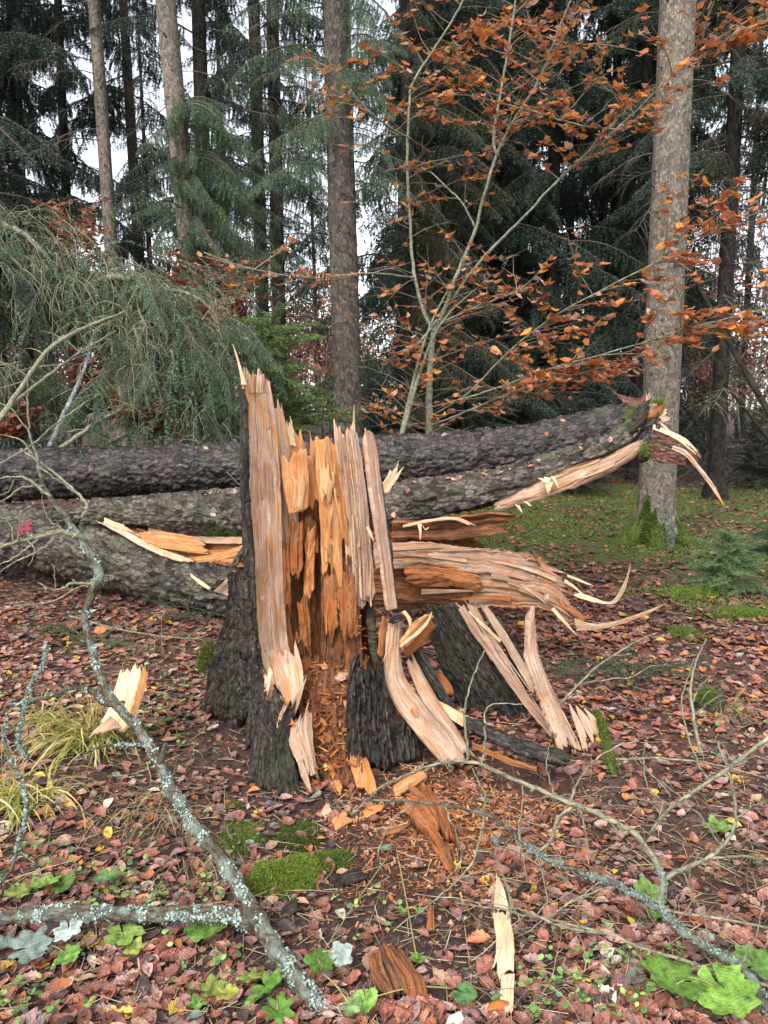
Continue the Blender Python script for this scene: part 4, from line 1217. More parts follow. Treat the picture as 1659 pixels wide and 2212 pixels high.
slivers(st_sliver, pl((575, 1500, 3.22), (545, 1260, 3.28), (526, 930, 3.31), (526, 800, 3.32)), pl((640, 1490, 3.30), (612, 1260, 3.43), (597, 930, 3.45), (578, 810, 3.45)), 14, 700, [W_PALE, W_PINK, W_ORANGE], .012, .05, .22, .014, (.05, .98))
slivers(st_sliver, pl((610, 1420, 3.46), (605, 1250, 3.48), (612, 1100, 3.5)), pl((690, 1420, 3.5), (690, 1250, 3.5), (690, 1130, 3.5)), 12, 720, [W_ROT, W_ROT_SHADE, W_ORANGE], .02, .04, .16, .016)
slivers(st_sliver, pl((700, 1400, 3.43), (698, 1200, 3.40), (690, 960, 3.44)), pl((775, 1400, 3.41), (762, 1200, 3.42), (735, 960, 3.46)), 16, 740, [W_ROT, W_ORANGE, W_HONEY], .018, .04, .18, .016)
slivers(st_sliver, pl((765, 1330, 3.41), (745, 1100, 3.44), (725, 930, 3.46)), pl((812, 1310, 3.39), (790, 1100, 3.41), (772, 930, 3.43)), 12, 760, [W_PINK, W_PALE], .012, .05, .25, .012)
slivers(st_sliver, pl((970, 1662, 2.86), (858, 1530, 3.04), (832, 1460, 3.10), (838, 1350, 3.16)), pl((1012, 1650, 2.90), (905, 1505, 3.08), (868, 1440, 3.14), (868, 1350, 3.19)), 12, 780, [W_TAN, W_PALE], .018, .05, .22, .014)
slivers(st_sliver, pl((1200, 1605, 3.30), (1065, 1430, 3.50), (985, 1305, 3.56)), pl((1232, 1612, 3.28), (1105, 1430, 3.48), (1040, 1305, 3.56)), 10, 800, [W_PINK, W_TAN, W_PALE], .02, .08, .3, .014)
slivers(st_sliver, pl((1208, 1628, 3.10), (1145, 1440, 3.22), (1148, 1330, 3.26)), pl((1258, 1615, 3.13), (1172, 1440, 3.25), (1152, 1330, 3.27)), 8, 820, [W_TAN, W_PALE], .015, .05, .2, .012)
def crumbs(name, n, fx, parent, cols, size, seed, mat=C_CRUMB):
    """little torn chips, each a bent four-sided flake"""
    rs = np.random.default_rng(seed)
    mb = MB()
    for k in range(n):
        c = fx(rs)
        a = nrm(rs.normal(size=3) * (1, 1, .45))
        b = nrm(np.cross(a, rs.normal(size=3) * (.4, .4, 1)))
        h = np.cross(a, b)
        s = size * rs.uniform(.4, 1.3)
        w = s * rs.uniform(.18, .45)
        t = w * .35
        v = [c - a * s - b * w * .6, c + a * s * .9 - b * w, c + a * s + b * w * .5, c - a * s * .8 + b * w]
        v = v + [q + h * t for q in v]
        f = [[0, 1, 2, 3], [7, 6, 5, 4], [0, 4, 5, 1], [1, 5, 6, 2], [2, 6, 7, 3], [3, 7, 4, 0]]
        mb.add(v, np.array(f), None, np.asarray(cols[rs.integers(len(cols))]) * rs.uniform(.7, 1.25))
    o = mb.build(name, mat, parent, smooth=False)
    o['kind'] = 'stuff'
    return o
CHIPS = [(.46, .17, .06), (.34, .12, .045), (.22, .08, .035), (.55, .30, .13), (.14, .055, .03)]
crumbs('wood_crumbs', 1100, lambda r: P(r.uniform(655, 790), (q := r.random()) * 0 + 1425 + q * 235, 3.50 - q * .60) + (0, 0, .012), st, CHIPS, .008, 1)
crumbs('wood_crumbs', 160, lambda r: P(r.uniform(660, 785), (q := r.random()) * 0 + 1435 + q * 235, 3.47 - q * .60) + (0, 0, .015), st, CHIPS, .024, 3)
crumbs('wood_crumbs', 60, lambda r: P(r.uniform(770, 840), r.uniform(1330, 1420), r.uniform(3.25, 3.42)), st, CHIPS[:3], .009, 2)
skirt_rs = np.random.default_rng(9)
def moss_tufts(mb, pts, nor, n_each, size, col, rs):
    p = np.repeat(pts, n_each, 0) + rs.normal(size=(len(pts) * n_each, 3)) * size * .6
    nn = np.repeat(nor, n_each, 0)
    d = nrm(nn + rs.normal(size=p.shape) * .55)
    w = nrm(np.cross(d, rs.normal(size=p.shape))) * size * .14
    L = size * rs.uniform(.5, 1.3, (len(p), 1))
    v = np.stack([p - w, p + w, p + d * L], 1).reshape(-1, 3)
    c = np.asarray(col) * rs.uniform(.5, 1.5, (len(p), 1)) * (1, 1, .9)
    mb.add(v, np.arange(len(v)).reshape(-1, 3), None, np.repeat(c, 3, 0))
mb = MB()
pp = np.array([P(447 + 17 * math.cos(a) * q - 7 * math.sin(a) * q, 1420 + 34 * math.sin(a) * q, 3.58 + .03 * q) for a, q in zip(skirt_rs.random(300) * 6.283, skirt_rs.random(300) ** .5)])
moss_tufts(mb, pp, np.tile(nrm(np.array([-.4, -.6, .6])), (len(pp), 1)), 10, .012, (.15, .21, .04), skirt_rs)
o = mb.build('moss', C_MOSS, st)
o['kind'] = 'stuff'
# ------------------------------------------------------------------ whole log lying behind (the upper one)
def LP(q):
    return [P(*a) for a in q]
def px2m(r, Y):
    return r * Y / FD * 1.0
pA = [(-260, 1040, 6.9), (0, 1027, 6.6), (260, 1018, 6.35), (520, 1008, 6.1), (850, 996, 5.85), (1050, 985, 5.7), (1200, 962, 5.6), (1330, 930, 5.5), (1395, 912, 5.45)]
rA = [px2m(r, Y) for r, Y in zip([53, 53, 52, 50, 53, 54, 54, 52, 44], [q[2] for q in pA])]
lg = thing('fallen_log', 'long dark wet log lying across the top of the split trunk', 'log', P(300, 1080, 6.3), 'fallen trunks behind the stump')
mb = MB()
log_tube(mb, LP(pA), rA, 110, 460, .016, .040, .080, 80)
mb.build('bark', [B_PURP, W_ROT], lg)
def stub(x, y, Y, dx, dy, r, mat, parent):
    mb = MB()
    a = P(x, y, Y)
    b = P(x + dx, y + dy, Y - .06)
    tube(mb, [a, (a + b) / 2, b], [r * 1.2, r, r * .8], 7, 8, rough=.2)
    return mb.build('branch_stub', mat, parent)
stub(405, 1010, 6.00, -18, -6, .012, B_TWIG, lg)
stub(520, 1050, 5.8, -30, -30, .004, B_TWIG, lg)
tagA = lg

# ------------------------------------------------------------------ the split trunk of the broken tree
ft = thing('split_trunk', 'thick fallen spruce trunk split lengthwise with torn wood showing at both sides of the stump', 'fallen tree', P(300, 1290, 5.8), 'fallen trunks behind the stump')
# lower half, whole at its far end
pB = [(-260, 1135, 6.7), (0, 1152, 6.4), (150, 1172, 6.15), (300, 1212, 5.85), (430, 1252, 5.55), (540, 1278, 5.3), (700, 1275, 5.05)]
rB = [px2m(r, Y) for r, Y in zip([66, 66, 70, 74, 70, 60, 52], [q[2] for q in pB])]
mb = MB()
log_tube(mb, LP(pB), rB, 150, 320, .018, .046, .085, 81)
mb.build('lower_half', [B_LOG, W_ROT], ft)
# upper half shell lifting off it
pC = [(120, 1120, 6.05), (250, 1112, 5.85), (400, 1112, 5.6), (540, 1112, 5.4), (700, 1108, 5.15), (850, 1100, 4.95), (980, 1084, 4.82), (1080, 1066, 4.74), (1150, 1044, 4.70), (1230, 1016, 4.65), (1310, 988, 4.60), (1375, 950, 4.56), (1408, 915, 4.53)]
rC = [px2m(r, Y) for r, Y in zip([18, 34, 47, 54, 56, 56, 56, 52, 48, 45, 42, 38, 32], [q[2] for q in pC])]
mb = MB()
log_arc(mb, LP(pC), rC, (-24, -24, -24, -24, -24, -24, -24, -22, -2, 18, 10), 212, .05, 100, 330, .017, 82, 0, 1, .02, .03, .046, .085)
mb.build('upper_half', [B_LOG, W_ROT], ft)
def fpiece(name, mats, L, Rr, **kw):
    mb = MB()
    slab(mb, LP(L), LP(Rr), **kw)
    return mb.build(name, mats, ft)
# torn wood in the opening of the split
fpiece('wood_slab', W_ORANGE, [(215, 1118, 5.85), (300, 1165, 5.62), (400, 1205, 5.42), (530, 1225, 5.2)], [(190, 1100, 5.95), (300, 1140, 5.75), (400, 1165, 5.6), (530, 1165, 5.45)], thick=.05, relief=.010, seed=83, res=.012, jt=.03)
fpiece('wood_strip', W_PALE, [(188, 1100, 5.86), (260, 1138, 5.66), (330, 1178, 5.50), (420, 1212, 5.32)], [(186, 1112, 5.85), (255, 1152, 5.64), (325, 1190, 5.47), (415, 1222, 5.29)], thick=.03, relief=.006, seed=84, jt=.1, jb=.1)
fpiece('wood_strip', W_CREAM, [(190, 1104, 5.84), (250, 1128, 5.68), (290, 1140, 5.6)], [(192, 1114, 5.83), (250, 1140, 5.66), (288, 1150, 5.58)], thick=.02, relief=.005, seed=85, jt=.2)
fpiece('wood_slab', W_ORANGE, [(300, 1150, 5.6), (360, 1150, 5.5), (430, 1163, 5.38), (455, 1180, 5.33)], [(310, 1175, 5.55), (370, 1188, 5.45), (430, 1195, 5.34), (455, 1198, 5.30)], thick=.04, relief=.008, seed=86, jt=.2)
fpiece('wood_slab', W_ORANGE, [(415, 1205, 5.30), (470, 1195, 5.2), (540, 1172, 5.1)], [(425, 1215, 5.28), (480, 1208, 5.18), (540, 1192, 5.08)], thick=.03, relief=.005, seed=87)
fpiece('wood_strip', W_TAN, [(320, 1140, 5.62), (420, 1158, 5.45), (530, 1160, 5.3)], [(320, 1150, 5.6), (420, 1172, 5.43), (530, 1175, 5.28)], thick=.03, relief=.008, seed=88)
# loose bark strip forming a bracket against the stump
fpiece('bark_strip', [B_LOG, W_TAN], [(452, 1272, 4.95), (495, 1225, 4.9), (525, 1180, 4.85)], [(462, 1277, 4.94), (504, 1233, 4.89), (532, 1192, 4.84)], thick=.03, kind='bark', relief=.006, seed=89)
fpiece('wood_strip', W_CREAM, [(410, 1238, 5.05), (435, 1255, 5.0), (458, 1272, 4.95)], [(412, 1246, 5.04), (432, 1262, 4.99), (456, 1277, 4.94)], thick=.02, relief=.004, seed=90)
fpiece('wood_slab', W_TAN, [(455, 1275, 5.0), (500, 1290, 4.95), (540, 1310, 4.9)], [(500, 1232, 5.0), (520, 1235, 4.97), (540, 1240, 4.95)], thick=.03, relief=.006, seed=91)
# far side: torn strip of pale wood under the rising bark
fpiece('wood_slab', W_TAN, [(1060, 1105, 4.60), (1150, 1085, 4.55), (1240, 1052, 4.5), (1310, 1020, 4.47), (1385, 975, 4.45)], [(1085, 1068, 4.66), (1150, 1038, 4.62), (1220, 1008, 4.58), (1300, 990, 4.54), (1405, 935, 4.50)], thick=.05, relief=.017, seed=92, jb=.08, bulge=.02, res=.007, ragged=.012)
if 0: fpiece('bark_shell', [B_PURP, W_TAN], [(985, 1100, 4.70), (1075, 1080, 4.64), (1150, 1045, 4.60), (1225, 1010, 4.56), (1305, 992, 4.52), (1408, 936, 4.46)], [(960, 1035, 4.95), (1075, 1015, 4.9), (1150, 1000, 4.84), (1240, 985, 4.74), (1310, 950, 4.66), (1395, 880, 4.58)], thick=.035, bulge=.05, kind='bark', relief=.009, jt=.06, seed=93, back=1, res=.007)
for i, (x, y, dx, dy, w) in enumerate([(1182, 1030, 2, 40, 7), (1195, 1028, 12, 28, 5), (1170, 1032, 14, 14, 8), (1135, 1082, 14, 14, 5), (1118, 1090, 10, 18, 4), (1190, 1040, -6, 26, 6)]):
    fpiece('splinter', W_CREAM, [(x - w, y, 4.48), (x + dx * .5 - w * .6, y + dy * .5, 4.46), (x + dx, y + dy, 4.45)], [(x + w, y + 2, 4.48), (x + dx * .5 + w * .6, y + dy * .5, 4.46), (x + dx + 2, y + dy, 4.45)], thick=.01, relief=.002, seed=100 + i, res=.004, jt=.3)
# shell end below, torn inside coloured dark for its shadow
fpiece('wood_slab', W_ROT_SHADE, [(845, 1165, 4.75), (940, 1168, 4.66), (1030, 1162, 4.58), (1100, 1150, 4.52)], [(845, 1132, 4.70), (940, 1126, 4.62), (1030, 1112, 4.54), (1120, 1108, 4.48)], thick=.05, relief=.018, seed=106, jt=.10, bulge=-.03, res=.009, ragged=.01)
fpiece('wood_strip', W_PALE, [(870, 1140, 4.62), (930, 1127, 4.58), (985, 1124, 4.54), (1020, 1138, 4.5)], [(870, 1134, 4.63), (930, 1121, 4.59), (985, 1117, 4.55), (1030, 1136, 4.51)], thick=.015, relief=.002, seed=107, jt=.1)
fpiece('splinter', W_CREAM, [(902, 1132, 4.56), (905, 1150, 4.55), (907, 1167, 4.55)], [(911, 1132, 4.56), (911, 1150, 4.55), (909, 1167, 4.55)], thick=.01, relief=.002, seed=108, res=.004)
fpiece('splinter', W_CREAM, [(912, 1134, 4.56), (918, 1142, 4.55), (926, 1138, 4.55)], [(914, 1140, 4.56), (919, 1146, 4.55), (927, 1141, 4.55)], thick=.008, relief=.002, seed=109, res=.004)
fpiece('shadow_fill', W_ROT_SHADE, [(800, 1235, 4.86), (900, 1230, 4.80), (1000, 1222, 4.74), (1060, 1212, 4.70)], [(800, 1120, 4.90), (900, 1116, 4.84), (1000, 1118, 4.78), (1070, 1130, 4.74)], thick=.06, relief=.020, kind='rot', seed=138, jt=.25, res=.010, ragged=.015)  # dark slab added to stand for the black shadow in this gap
# lower torn half on the far side of the stump
fpiece('wood_slab', W_ROT_SHADE, [(800, 1312, 4.62), (880, 1310, 4.55), (960, 1308, 4.48), (1050, 1318, 4.40)], [(800, 1205, 4.60), (880, 1212, 4.53), (960, 1222, 4.46), (1055, 1232, 4.38)], thick=.10, relief=.020, seed=110, jt=.10, bulge=.03, res=.009, ragged=.012)
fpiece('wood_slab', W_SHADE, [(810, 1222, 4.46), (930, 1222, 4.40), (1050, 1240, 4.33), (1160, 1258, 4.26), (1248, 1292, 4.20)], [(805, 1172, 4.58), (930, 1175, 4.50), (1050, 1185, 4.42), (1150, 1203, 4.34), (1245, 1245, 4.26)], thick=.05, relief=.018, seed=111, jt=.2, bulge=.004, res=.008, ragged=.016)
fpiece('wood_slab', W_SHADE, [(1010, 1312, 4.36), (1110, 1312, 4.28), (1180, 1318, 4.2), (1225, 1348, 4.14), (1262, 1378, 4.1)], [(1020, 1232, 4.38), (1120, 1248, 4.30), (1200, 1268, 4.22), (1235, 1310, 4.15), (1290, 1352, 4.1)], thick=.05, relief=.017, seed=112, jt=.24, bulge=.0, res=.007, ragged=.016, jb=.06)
fpiece('wood_slab', W_ROT, [(870, 1268, 4.44), (950, 1262, 4.38), (1040, 1282, 4.32)], [(870, 1222, 4.46), (950, 1226, 4.4), (1045, 1245, 4.34)], thick=.04, relief=.012, kind='rot', seed=113, jt=.1, jb=.15, bulge=.02, res=.008)
fpiece('splinter', W_CREAM, [(1235, 1272, 4.2), (1280, 1290, 4.16), (1318, 1300, 4.12), (1340, 1275, 4.08), (1356, 1240, 4.04), (1361, 1218, 4.02)], [(1240, 1288, 4.19), (1282, 1300, 4.15), (1326, 1304, 4.11), (1348, 1277, 4.08), (1359, 1240, 4.04), (1362, 1218, 4.02)], thick=.012, relief=.003, seed=114, res=.004, jb=.1)
fpiece('splinter', W_TAN, [(1240, 1335, 4.1), (1285, 1348, 4.06), (1340, 1338, 4.0), (1400, 1318, 3.95), (1436, 1304, 3.92)], [(1245, 1362, 4.09), (1290, 1360, 4.05), (1345, 1347, 3.99), (1402, 1324, 3.94), (1437, 1305, 3.92)], thick=.012, relief=.003, seed=115, res=.004)
fpiece('splinter', W_CREAM, [(1225, 1240, 4.24), (1255, 1252, 4.2), (1282, 1265, 4.18)], [(1225, 1246, 4.24), (1255, 1258, 4.2), (1283, 1266, 4.18)], thick=.008, relief=.002, seed=116, res=.004)
fpiece('splinter', W_CREAM, [(1220, 1250, 4.23), (1240, 1264, 4.2), (1262, 1285, 4.18)], [(1218, 1258, 4.23), (1238, 1270, 4.2), (1263, 1286, 4.18)], thick=.008, relief=.002, seed=117, res=.004)
fpiece('splinter', W_CREAM, [(1190, 1316, 4.15), (1215, 1345, 4.12), (1245, 1372, 4.1)], [(1196, 1312, 4.15), (1222, 1342, 4.12), (1248, 1374, 4.1)], thick=.01, relief=.002, seed=118, res=.004)
def ft_sliver(o, m):
    o.build('splinter', m, ft)
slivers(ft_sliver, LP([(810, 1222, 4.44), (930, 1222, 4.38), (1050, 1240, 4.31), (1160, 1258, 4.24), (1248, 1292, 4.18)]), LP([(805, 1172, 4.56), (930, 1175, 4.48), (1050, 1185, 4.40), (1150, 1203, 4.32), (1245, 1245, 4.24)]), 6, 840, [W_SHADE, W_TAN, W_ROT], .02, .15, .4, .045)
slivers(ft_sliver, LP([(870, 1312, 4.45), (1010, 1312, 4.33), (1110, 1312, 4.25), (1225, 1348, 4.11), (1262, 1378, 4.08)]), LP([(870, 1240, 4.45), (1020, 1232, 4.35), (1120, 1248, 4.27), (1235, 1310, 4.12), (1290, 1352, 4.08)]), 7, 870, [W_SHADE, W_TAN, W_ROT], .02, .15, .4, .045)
slivers(ft_sliver, LP([(1060, 1105, 4.58), (1150, 1085, 4.53), (1240, 1052, 4.48), (1385, 975, 4.43)]), LP([(1085, 1068, 4.64), (1150, 1038, 4.60), (1220, 1008, 4.56), (1405, 935, 4.48)]), 14, 900, [W_TAN, W_PALE, W_ORANGE], .03, .1, .35, .025)
slivers(ft_sliver, LP([(215, 1118, 5.80), (300, 1165, 5.57), (400, 1205, 5.37), (530, 1225, 5.15)]), LP([(190, 1100, 5.90), (300, 1140, 5.70), (400, 1165, 5.55), (530, 1165, 5.40)]), 14, 930, [W_ORANGE, W_PALE, W_ROT], .04, .15, .5, .03)
# splintered tip: bark flap, ledges, hanging dark plate and its long sliver
fpiece('bark_flap', [B_RED, W_PINK], [(1326, 850, 4.62), (1350, 872, 4.6), (1375, 884, 4.58), (1398, 872, 4.57)], [(1328, 852, 4.66), (1360, 860, 4.66), (1385, 862, 4.64), (1400, 842, 4.62)], thick=.012, kind='bark', relief=.004, seed=120, res=.005, jt=.15)
fpiece('splinter', [W_TAN, B_DARK], [(1378, 950, 4.50), (1388, 915, 4.50), (1394, 880, 4.51), (1396, 850, 4.52)], [(1392, 955, 4.50), (1400, 915, 4.50), (1404, 880, 4.51), (1404, 845, 4.52)], thick=.025, relief=.004, seed=121, jt=.1, res=.004)
fpiece('bark_shell', [B_PURP, W_TAN], [(1350, 940, 4.54), (1385, 925, 4.50), (1412, 900, 4.47), (1422, 880, 4.46)], [(1385, 985, 4.46), (1410, 958, 4.43), (1425, 930, 4.42), (1432, 905, 4.42)], thick=.03, kind='bark', relief=.008, seed=122, jt=.15, res=.005)
for i, (x0, y0, x1, y1, h, m) in enumerate([(1395, 876, 1436, 872, 14, W_TAN), (1402, 892, 1442, 884, 14, W_CREAM), (1405, 908, 1430, 900, 16, W_ROT), (1408, 926, 1436, 915, 12, W_PALE)]):
    fpiece('wood_ledge', m, [(x0, y0 + h, 4.46), ((x0 + x1) / 2, (y0 + y1) / 2 + h, 4.45), (x1, y1 + h, 4.45)], [(x0, y0, 4.50), ((x0 + x1) / 2, (y0 + y1) / 2 - 2, 4.49), (x1, y1, 4.48)], thick=.04, relief=.006, jt=.2, seed=123 + i, res=.004)
fpiece('splinter', W_CREAM, [(1420, 915, 4.42), (1436, 925, 4.41), (1452, 942, 4.4)], [(1422, 910, 4.42), (1440, 922, 4.41), (1453, 941, 4.4)], thick=.008, relief=.001, seed=128, res=.003)
fpiece('bark_flap', [B_RED, W_CREAM], [(1400, 955, 4.44), (1440, 965, 4.40), (1478, 985, 4.36), (1512, 1005, 4.33)], [(1412, 920, 4.46), (1455, 938, 4.42), (1490, 962, 4.38), (1515, 985, 4.35)], thick=.02, kind='bark', relief=.006, seed=129, jt=.12, bulge=.015, res=.005)
fpiece('wood_strip', W_CREAM, [(1410, 926, 4.42), (1450, 942, 4.38), (1480, 962, 4.35), (1514, 992, 4.32)], [(1412, 915, 4.44), (1455, 934, 4.40), (1486, 952, 4.37), (1516, 985, 4.34)], thick=.015, relief=.004, seed=130, jt=.12, res=.004)
fpiece('bark_flap', [B_RED, B_DARK], [(1398, 985, 4.43), (1430, 1000, 4.38), (1465, 1002, 4.34), (1492, 1008, 4.31)], [(1400, 958, 4.41), (1440, 968, 4.36), (1475, 980, 4.32), (1500, 1000, 4.30)], thick=.02, kind='bark', relief=.006, seed=131, jt=.2, res=.005)
fpiece('splinter', W_PALE, [(1450, 970, 4.33), (1480, 985, 4.30), (1505, 1012, 4.28), (1540, 1060, 4.25), (1566, 1096, 4.23)], [(1455, 962, 4.33), (1486, 978, 4.30), (1514, 1010, 4.28), (1546, 1055, 4.25), (1566, 1095, 4.23)], thick=.014, relief=.003, seed=132, res=.004)
fpiece('splinter', W_TAN, [(1498, 1000, 4.28), (1522, 1030, 4.26), (1546, 1056, 4.25)], [(1504, 1000, 4.28), (1526, 1028, 4.26), (1547, 1055, 4.25)], thick=.008, relief=.002, seed=133, res=.004)
# pale shards sticking up between the stump and its leaning shard
fpiece('splinter', W_CREAM, [(785, 1095, 4.0), (812, 1060, 4.0), (835, 1030, 4.0), (848, 998, 4.0)], [(806, 1092, 4.0), (834, 1062, 4.0), (855, 1030, 4.0), (862, 994, 4.0)], thick=.03, relief=.006, jt=.2, seed=134, res=.005)
fpiece('splinter', W_CREAM, [(828, 1065, 3.98), (848, 1035, 3.98), (872, 1008, 3.98)], [(838, 1066, 3.98), (856, 1038, 3.98), (873, 1008, 3.98)], thick=.012, relief=.003, seed=135, res=.004)
for i, (x0, y0, x1, y1, w, m, bk) in enumerate([(1372, 905, 1410, 868, 22, B_DARK, W_TAN), (1388, 925, 1428, 898, 20, B_DARK, W_ROT), (1380, 960, 1424, 940, 24, B_PURP, W_TAN), (1398, 905, 1440, 868, 12, W_ROT, B_DARK), (1405, 945, 1446, 930, 14, W_ROT_SHADE, B_DARK), (1375, 985, 1418, 972, 22, B_DARK, W_ROT), (1360, 930, 1400, 890, 20, B_DARK, W_TAN), (1412, 900, 1448, 905, 10, W_TAN, B_DARK)]):
    fpiece('bark_chunk' if m in (B_DARK, B_PURP) else 'wood_ledge', [m, bk], [(x0, y0 + w / 2, 4.47), ((x0 + x1) / 2, (y0 + y1) / 2 + w * .6, 4.44), (x1, y1 + w * .4, 4.44)], [(x0, y0 - w / 2, 4.50), ((x0 + x1) / 2 - 3, (y0 + y1) / 2 - w * .5, 4.48), (x1, y1 - w * .3, 4.47)], thick=.05, kind='furrow' if m in (B_DARK, B_PURP) else 'rot', relief=.008, jt=.3, jb=.1, seed=140 + i, res=.005, back=1, ragged=.012, edge=.7, bulge=.015)
# moss cushions on the splintered tip
mb = MB()
rs = np.random.default_rng(12)
for (x, y, Y, sx, sy, n) in [(1422, 868, 4.46, 12, 3, 90), (1365, 897, 4.52, 12, 14, 110), (1402, 972, 4.43, 22, 10, 200)]:
    q = np.array([P(x + rs.normal() * sx * .6, y + rs.normal() * sy * .6, Y - .02) for _ in range(n)])
    moss_tufts(mb, q, np.tile([0, -.3, 1.0], (n, 1)), 12, .010, (.13, .18, .04), rs)
o = mb.build('moss', C_MOSS, ft)
o['kind'] = 'stuff'
# red forester's mark sprayed on the bark of the whole end
def paint_mark():
    mb = MB()
    rs = np.random.default_rng(4)
    dd = crs(np.column_stack([LP(pB), rB]), 400)
    def on(x, y):
        r = ray(x, y)
        for t in np.arange(5.2, 7.2, .004):
            q = np.array([0, 0, CAM_H]) + r * t
            k = np.argmin(np.abs(dd[:, 0] - q[0]))
            if np.hypot(q[1] - dd[k, 1], q[2] - dd[k, 2]) < dd[k, 3] * 1.025 + .012:
                return q - r * .012
        return P(x, y, 5.9)
    strokes = [((44, 1155), (50, 1127)), ((57, 1157), (62, 1125)), ((37, 1146), (64, 1141)), ((42, 1135), (66, 1130)), ((40, 1152), (60, 1152))]
    for a, b in strokes:
        n = 9
        for i in range(n):
            q = i / (n - 1)
            x, y = a[0] + (b[0] - a[0]) * q, a[1] + (b[1] - a[1]) * q
            c = on(x, y)
            s = .011 * rs.uniform(.7, 1.3)
            tt = np.array([1, .1, 0]) * s
            uu = np.array([0, .25, 1]) * s
            mb.add([c - tt - uu * rs.uniform(.6, 1.2), c + tt * rs.uniform(.6, 1.2) - uu, c + tt + uu * rs.uniform(.6, 1.2), c - tt * rs.uniform(.6, 1.2) + uu], np.array([[0, 1, 2, 3]]), None, (.24, .012, .028))
    return mb.build('paint_mark', C_PAINT, ft, smooth=False)
paint_mark()
# a third, older log just visible under the brush pile
ol = thing('fallen_log', 'old dark log half buried under the fallen grey brush', 'log', P(100, 880, 8.6), 'fallen trunks behind the stump')
mb = MB()
log_tube(mb, LP([(-120, 900, 8.8), (60, 880, 8.6), (245, 862, 8.4)]), [.13, .13, .12], 60, 120, .010, .04, .07, 83)
mb.build('bark', [B_DARK, W_ROT], ol)
# ------------------------------------------------------------------ bare branches in front
def lichen_on(parent, axes, n, seed, size=.006, cover=.5):
    """crusty pale lichen scales sitting on the bark of the given axes (points+radius)"""
    rs = np.random.default_rng(seed)
    mb = MB()
    for d, dens in axes:
        L = np.linalg.norm(np.diff(d[:, :3], axis=0), axis=1).sum()
        m = int(n * L * dens)
        q = rs.random(m) * (len(d) - 1)
        i = np.clip(q.astype(int), 0, len(d) - 2)
        f = (q - i)[:, None]
        c = d[i] * (1 - f) + d[i + 1] * f
        t, a, b = frames(d[:, :3])
        th = rs.normal(size=m) * 1.4 + math.pi / 2
        nn = np.cos(th)[:, None] * a[i] + np.sin(th)[:, None] * b[i] * np.sign(b[i][:, 2:3] + 1e-6)
        keep = fbm(c[:, 0] * 28, c[:, 1] * 28 + th * .6, c[:, 2] * 28, seed, 3) > (1 - cover)
        c, nn = c[keep], nn[keep]
        m = len(c)
        p = c[:, :3] + nn * (c[:, 3:4] + rs.uniform(-.001, .0025, (m, 1)))
        d1 = nrm(rs.normal(size=(m, 3)))
        d2 = nrm(np.cross(d1, nn + rs.normal(size=(m, 3)) * .6))
        d1 = nrm(np.cross(d2, nn + rs.normal(size=(m, 3)) * .5))
        s = size * rs.uniform(.4, 1.3, (m, 1))
        lift = nn * s * rs.uniform(.1, .9, (m, 1))
        v = np.stack([p - d1 * s, p - d2 * s * .8 + lift * .3, p + d1 * s + lift, p + d2 * s * .9 + lift * .6], 1).reshape(-1, 3)
        col = np.asarray((.30, .37, .32)) * rs.uniform(.5, 1.25, (m, 1))
        mb.add(v, np.arange(4 * m).reshape(-1, 4), None, np.repeat(col, 4, 0))
    o = mb.build('lichen', C_LICH, parent, smooth=False)
    o['kind'] = 'stuff'
    return o

def limb(parent, pts, w, name='side_branch', mat=None, n=8, seg=None, rough=.12, seed=0, wobble=0.0):
    """pts picture places with distance; w = widths in picture units"""
    p = np.array([P(*q) for q in pts])
    r = np.array([ww / 2 * q[2] / FD for ww, q in zip(w, pts)])
    d = crs(np.column_stack([p, r]), seg or max(8, len(pts) * 8))
    if wobble:
        k = np.arange(len(d)) * .45
        d[:, 0] += wobble * (fbm(k, 0, seed + .5, 5, 2) - .5)
        d[:, 2] += wobble * (fbm(k, 3, seed + .5, 6, 2) - .5)
    mb = MB()
    tube(mb, d[:, :3], d[:, 3], n, rough=rough, seed=seed)
    mb.build(name, mat or B_TWIG, parent)
    return d

def twigs_from(parent, specs, name='twig', mat=None):
    """each twig: list of points, base width"""
    for i, (pts, w) in enumerate(specs):
        limb(parent, pts, np.linspace(w, max(1.3, w * .35), len(pts)) * 1.25, name, mat, 6, None, .1, i, .012)

def buds(parent, axes, n, seed):
    rs = np.random.default_rng(seed)
    mb = MB()
    for d in axes:
        t, a, b = frames(d[:, :3])
        for k in range(n):
            i = rs.integers(2, len(d) - 1)
            th = rs.random() * 6.28
            o = np.cos(th) * a[i] + np.sin(th) * b[i]
            c = d[i, :3] + o * d[i, 3]
            tip = c + nrm(o * .7 + t[i] * .8) * .012
            tube(mb, [c, (c + tip) / 2, tip], [.0016, .0028, .0006], 5, col=(.38, .36, .18))
    if mb.n:
        o = mb.build('bud', C_TWIG, parent)
        o['kind'] = 'stuff'

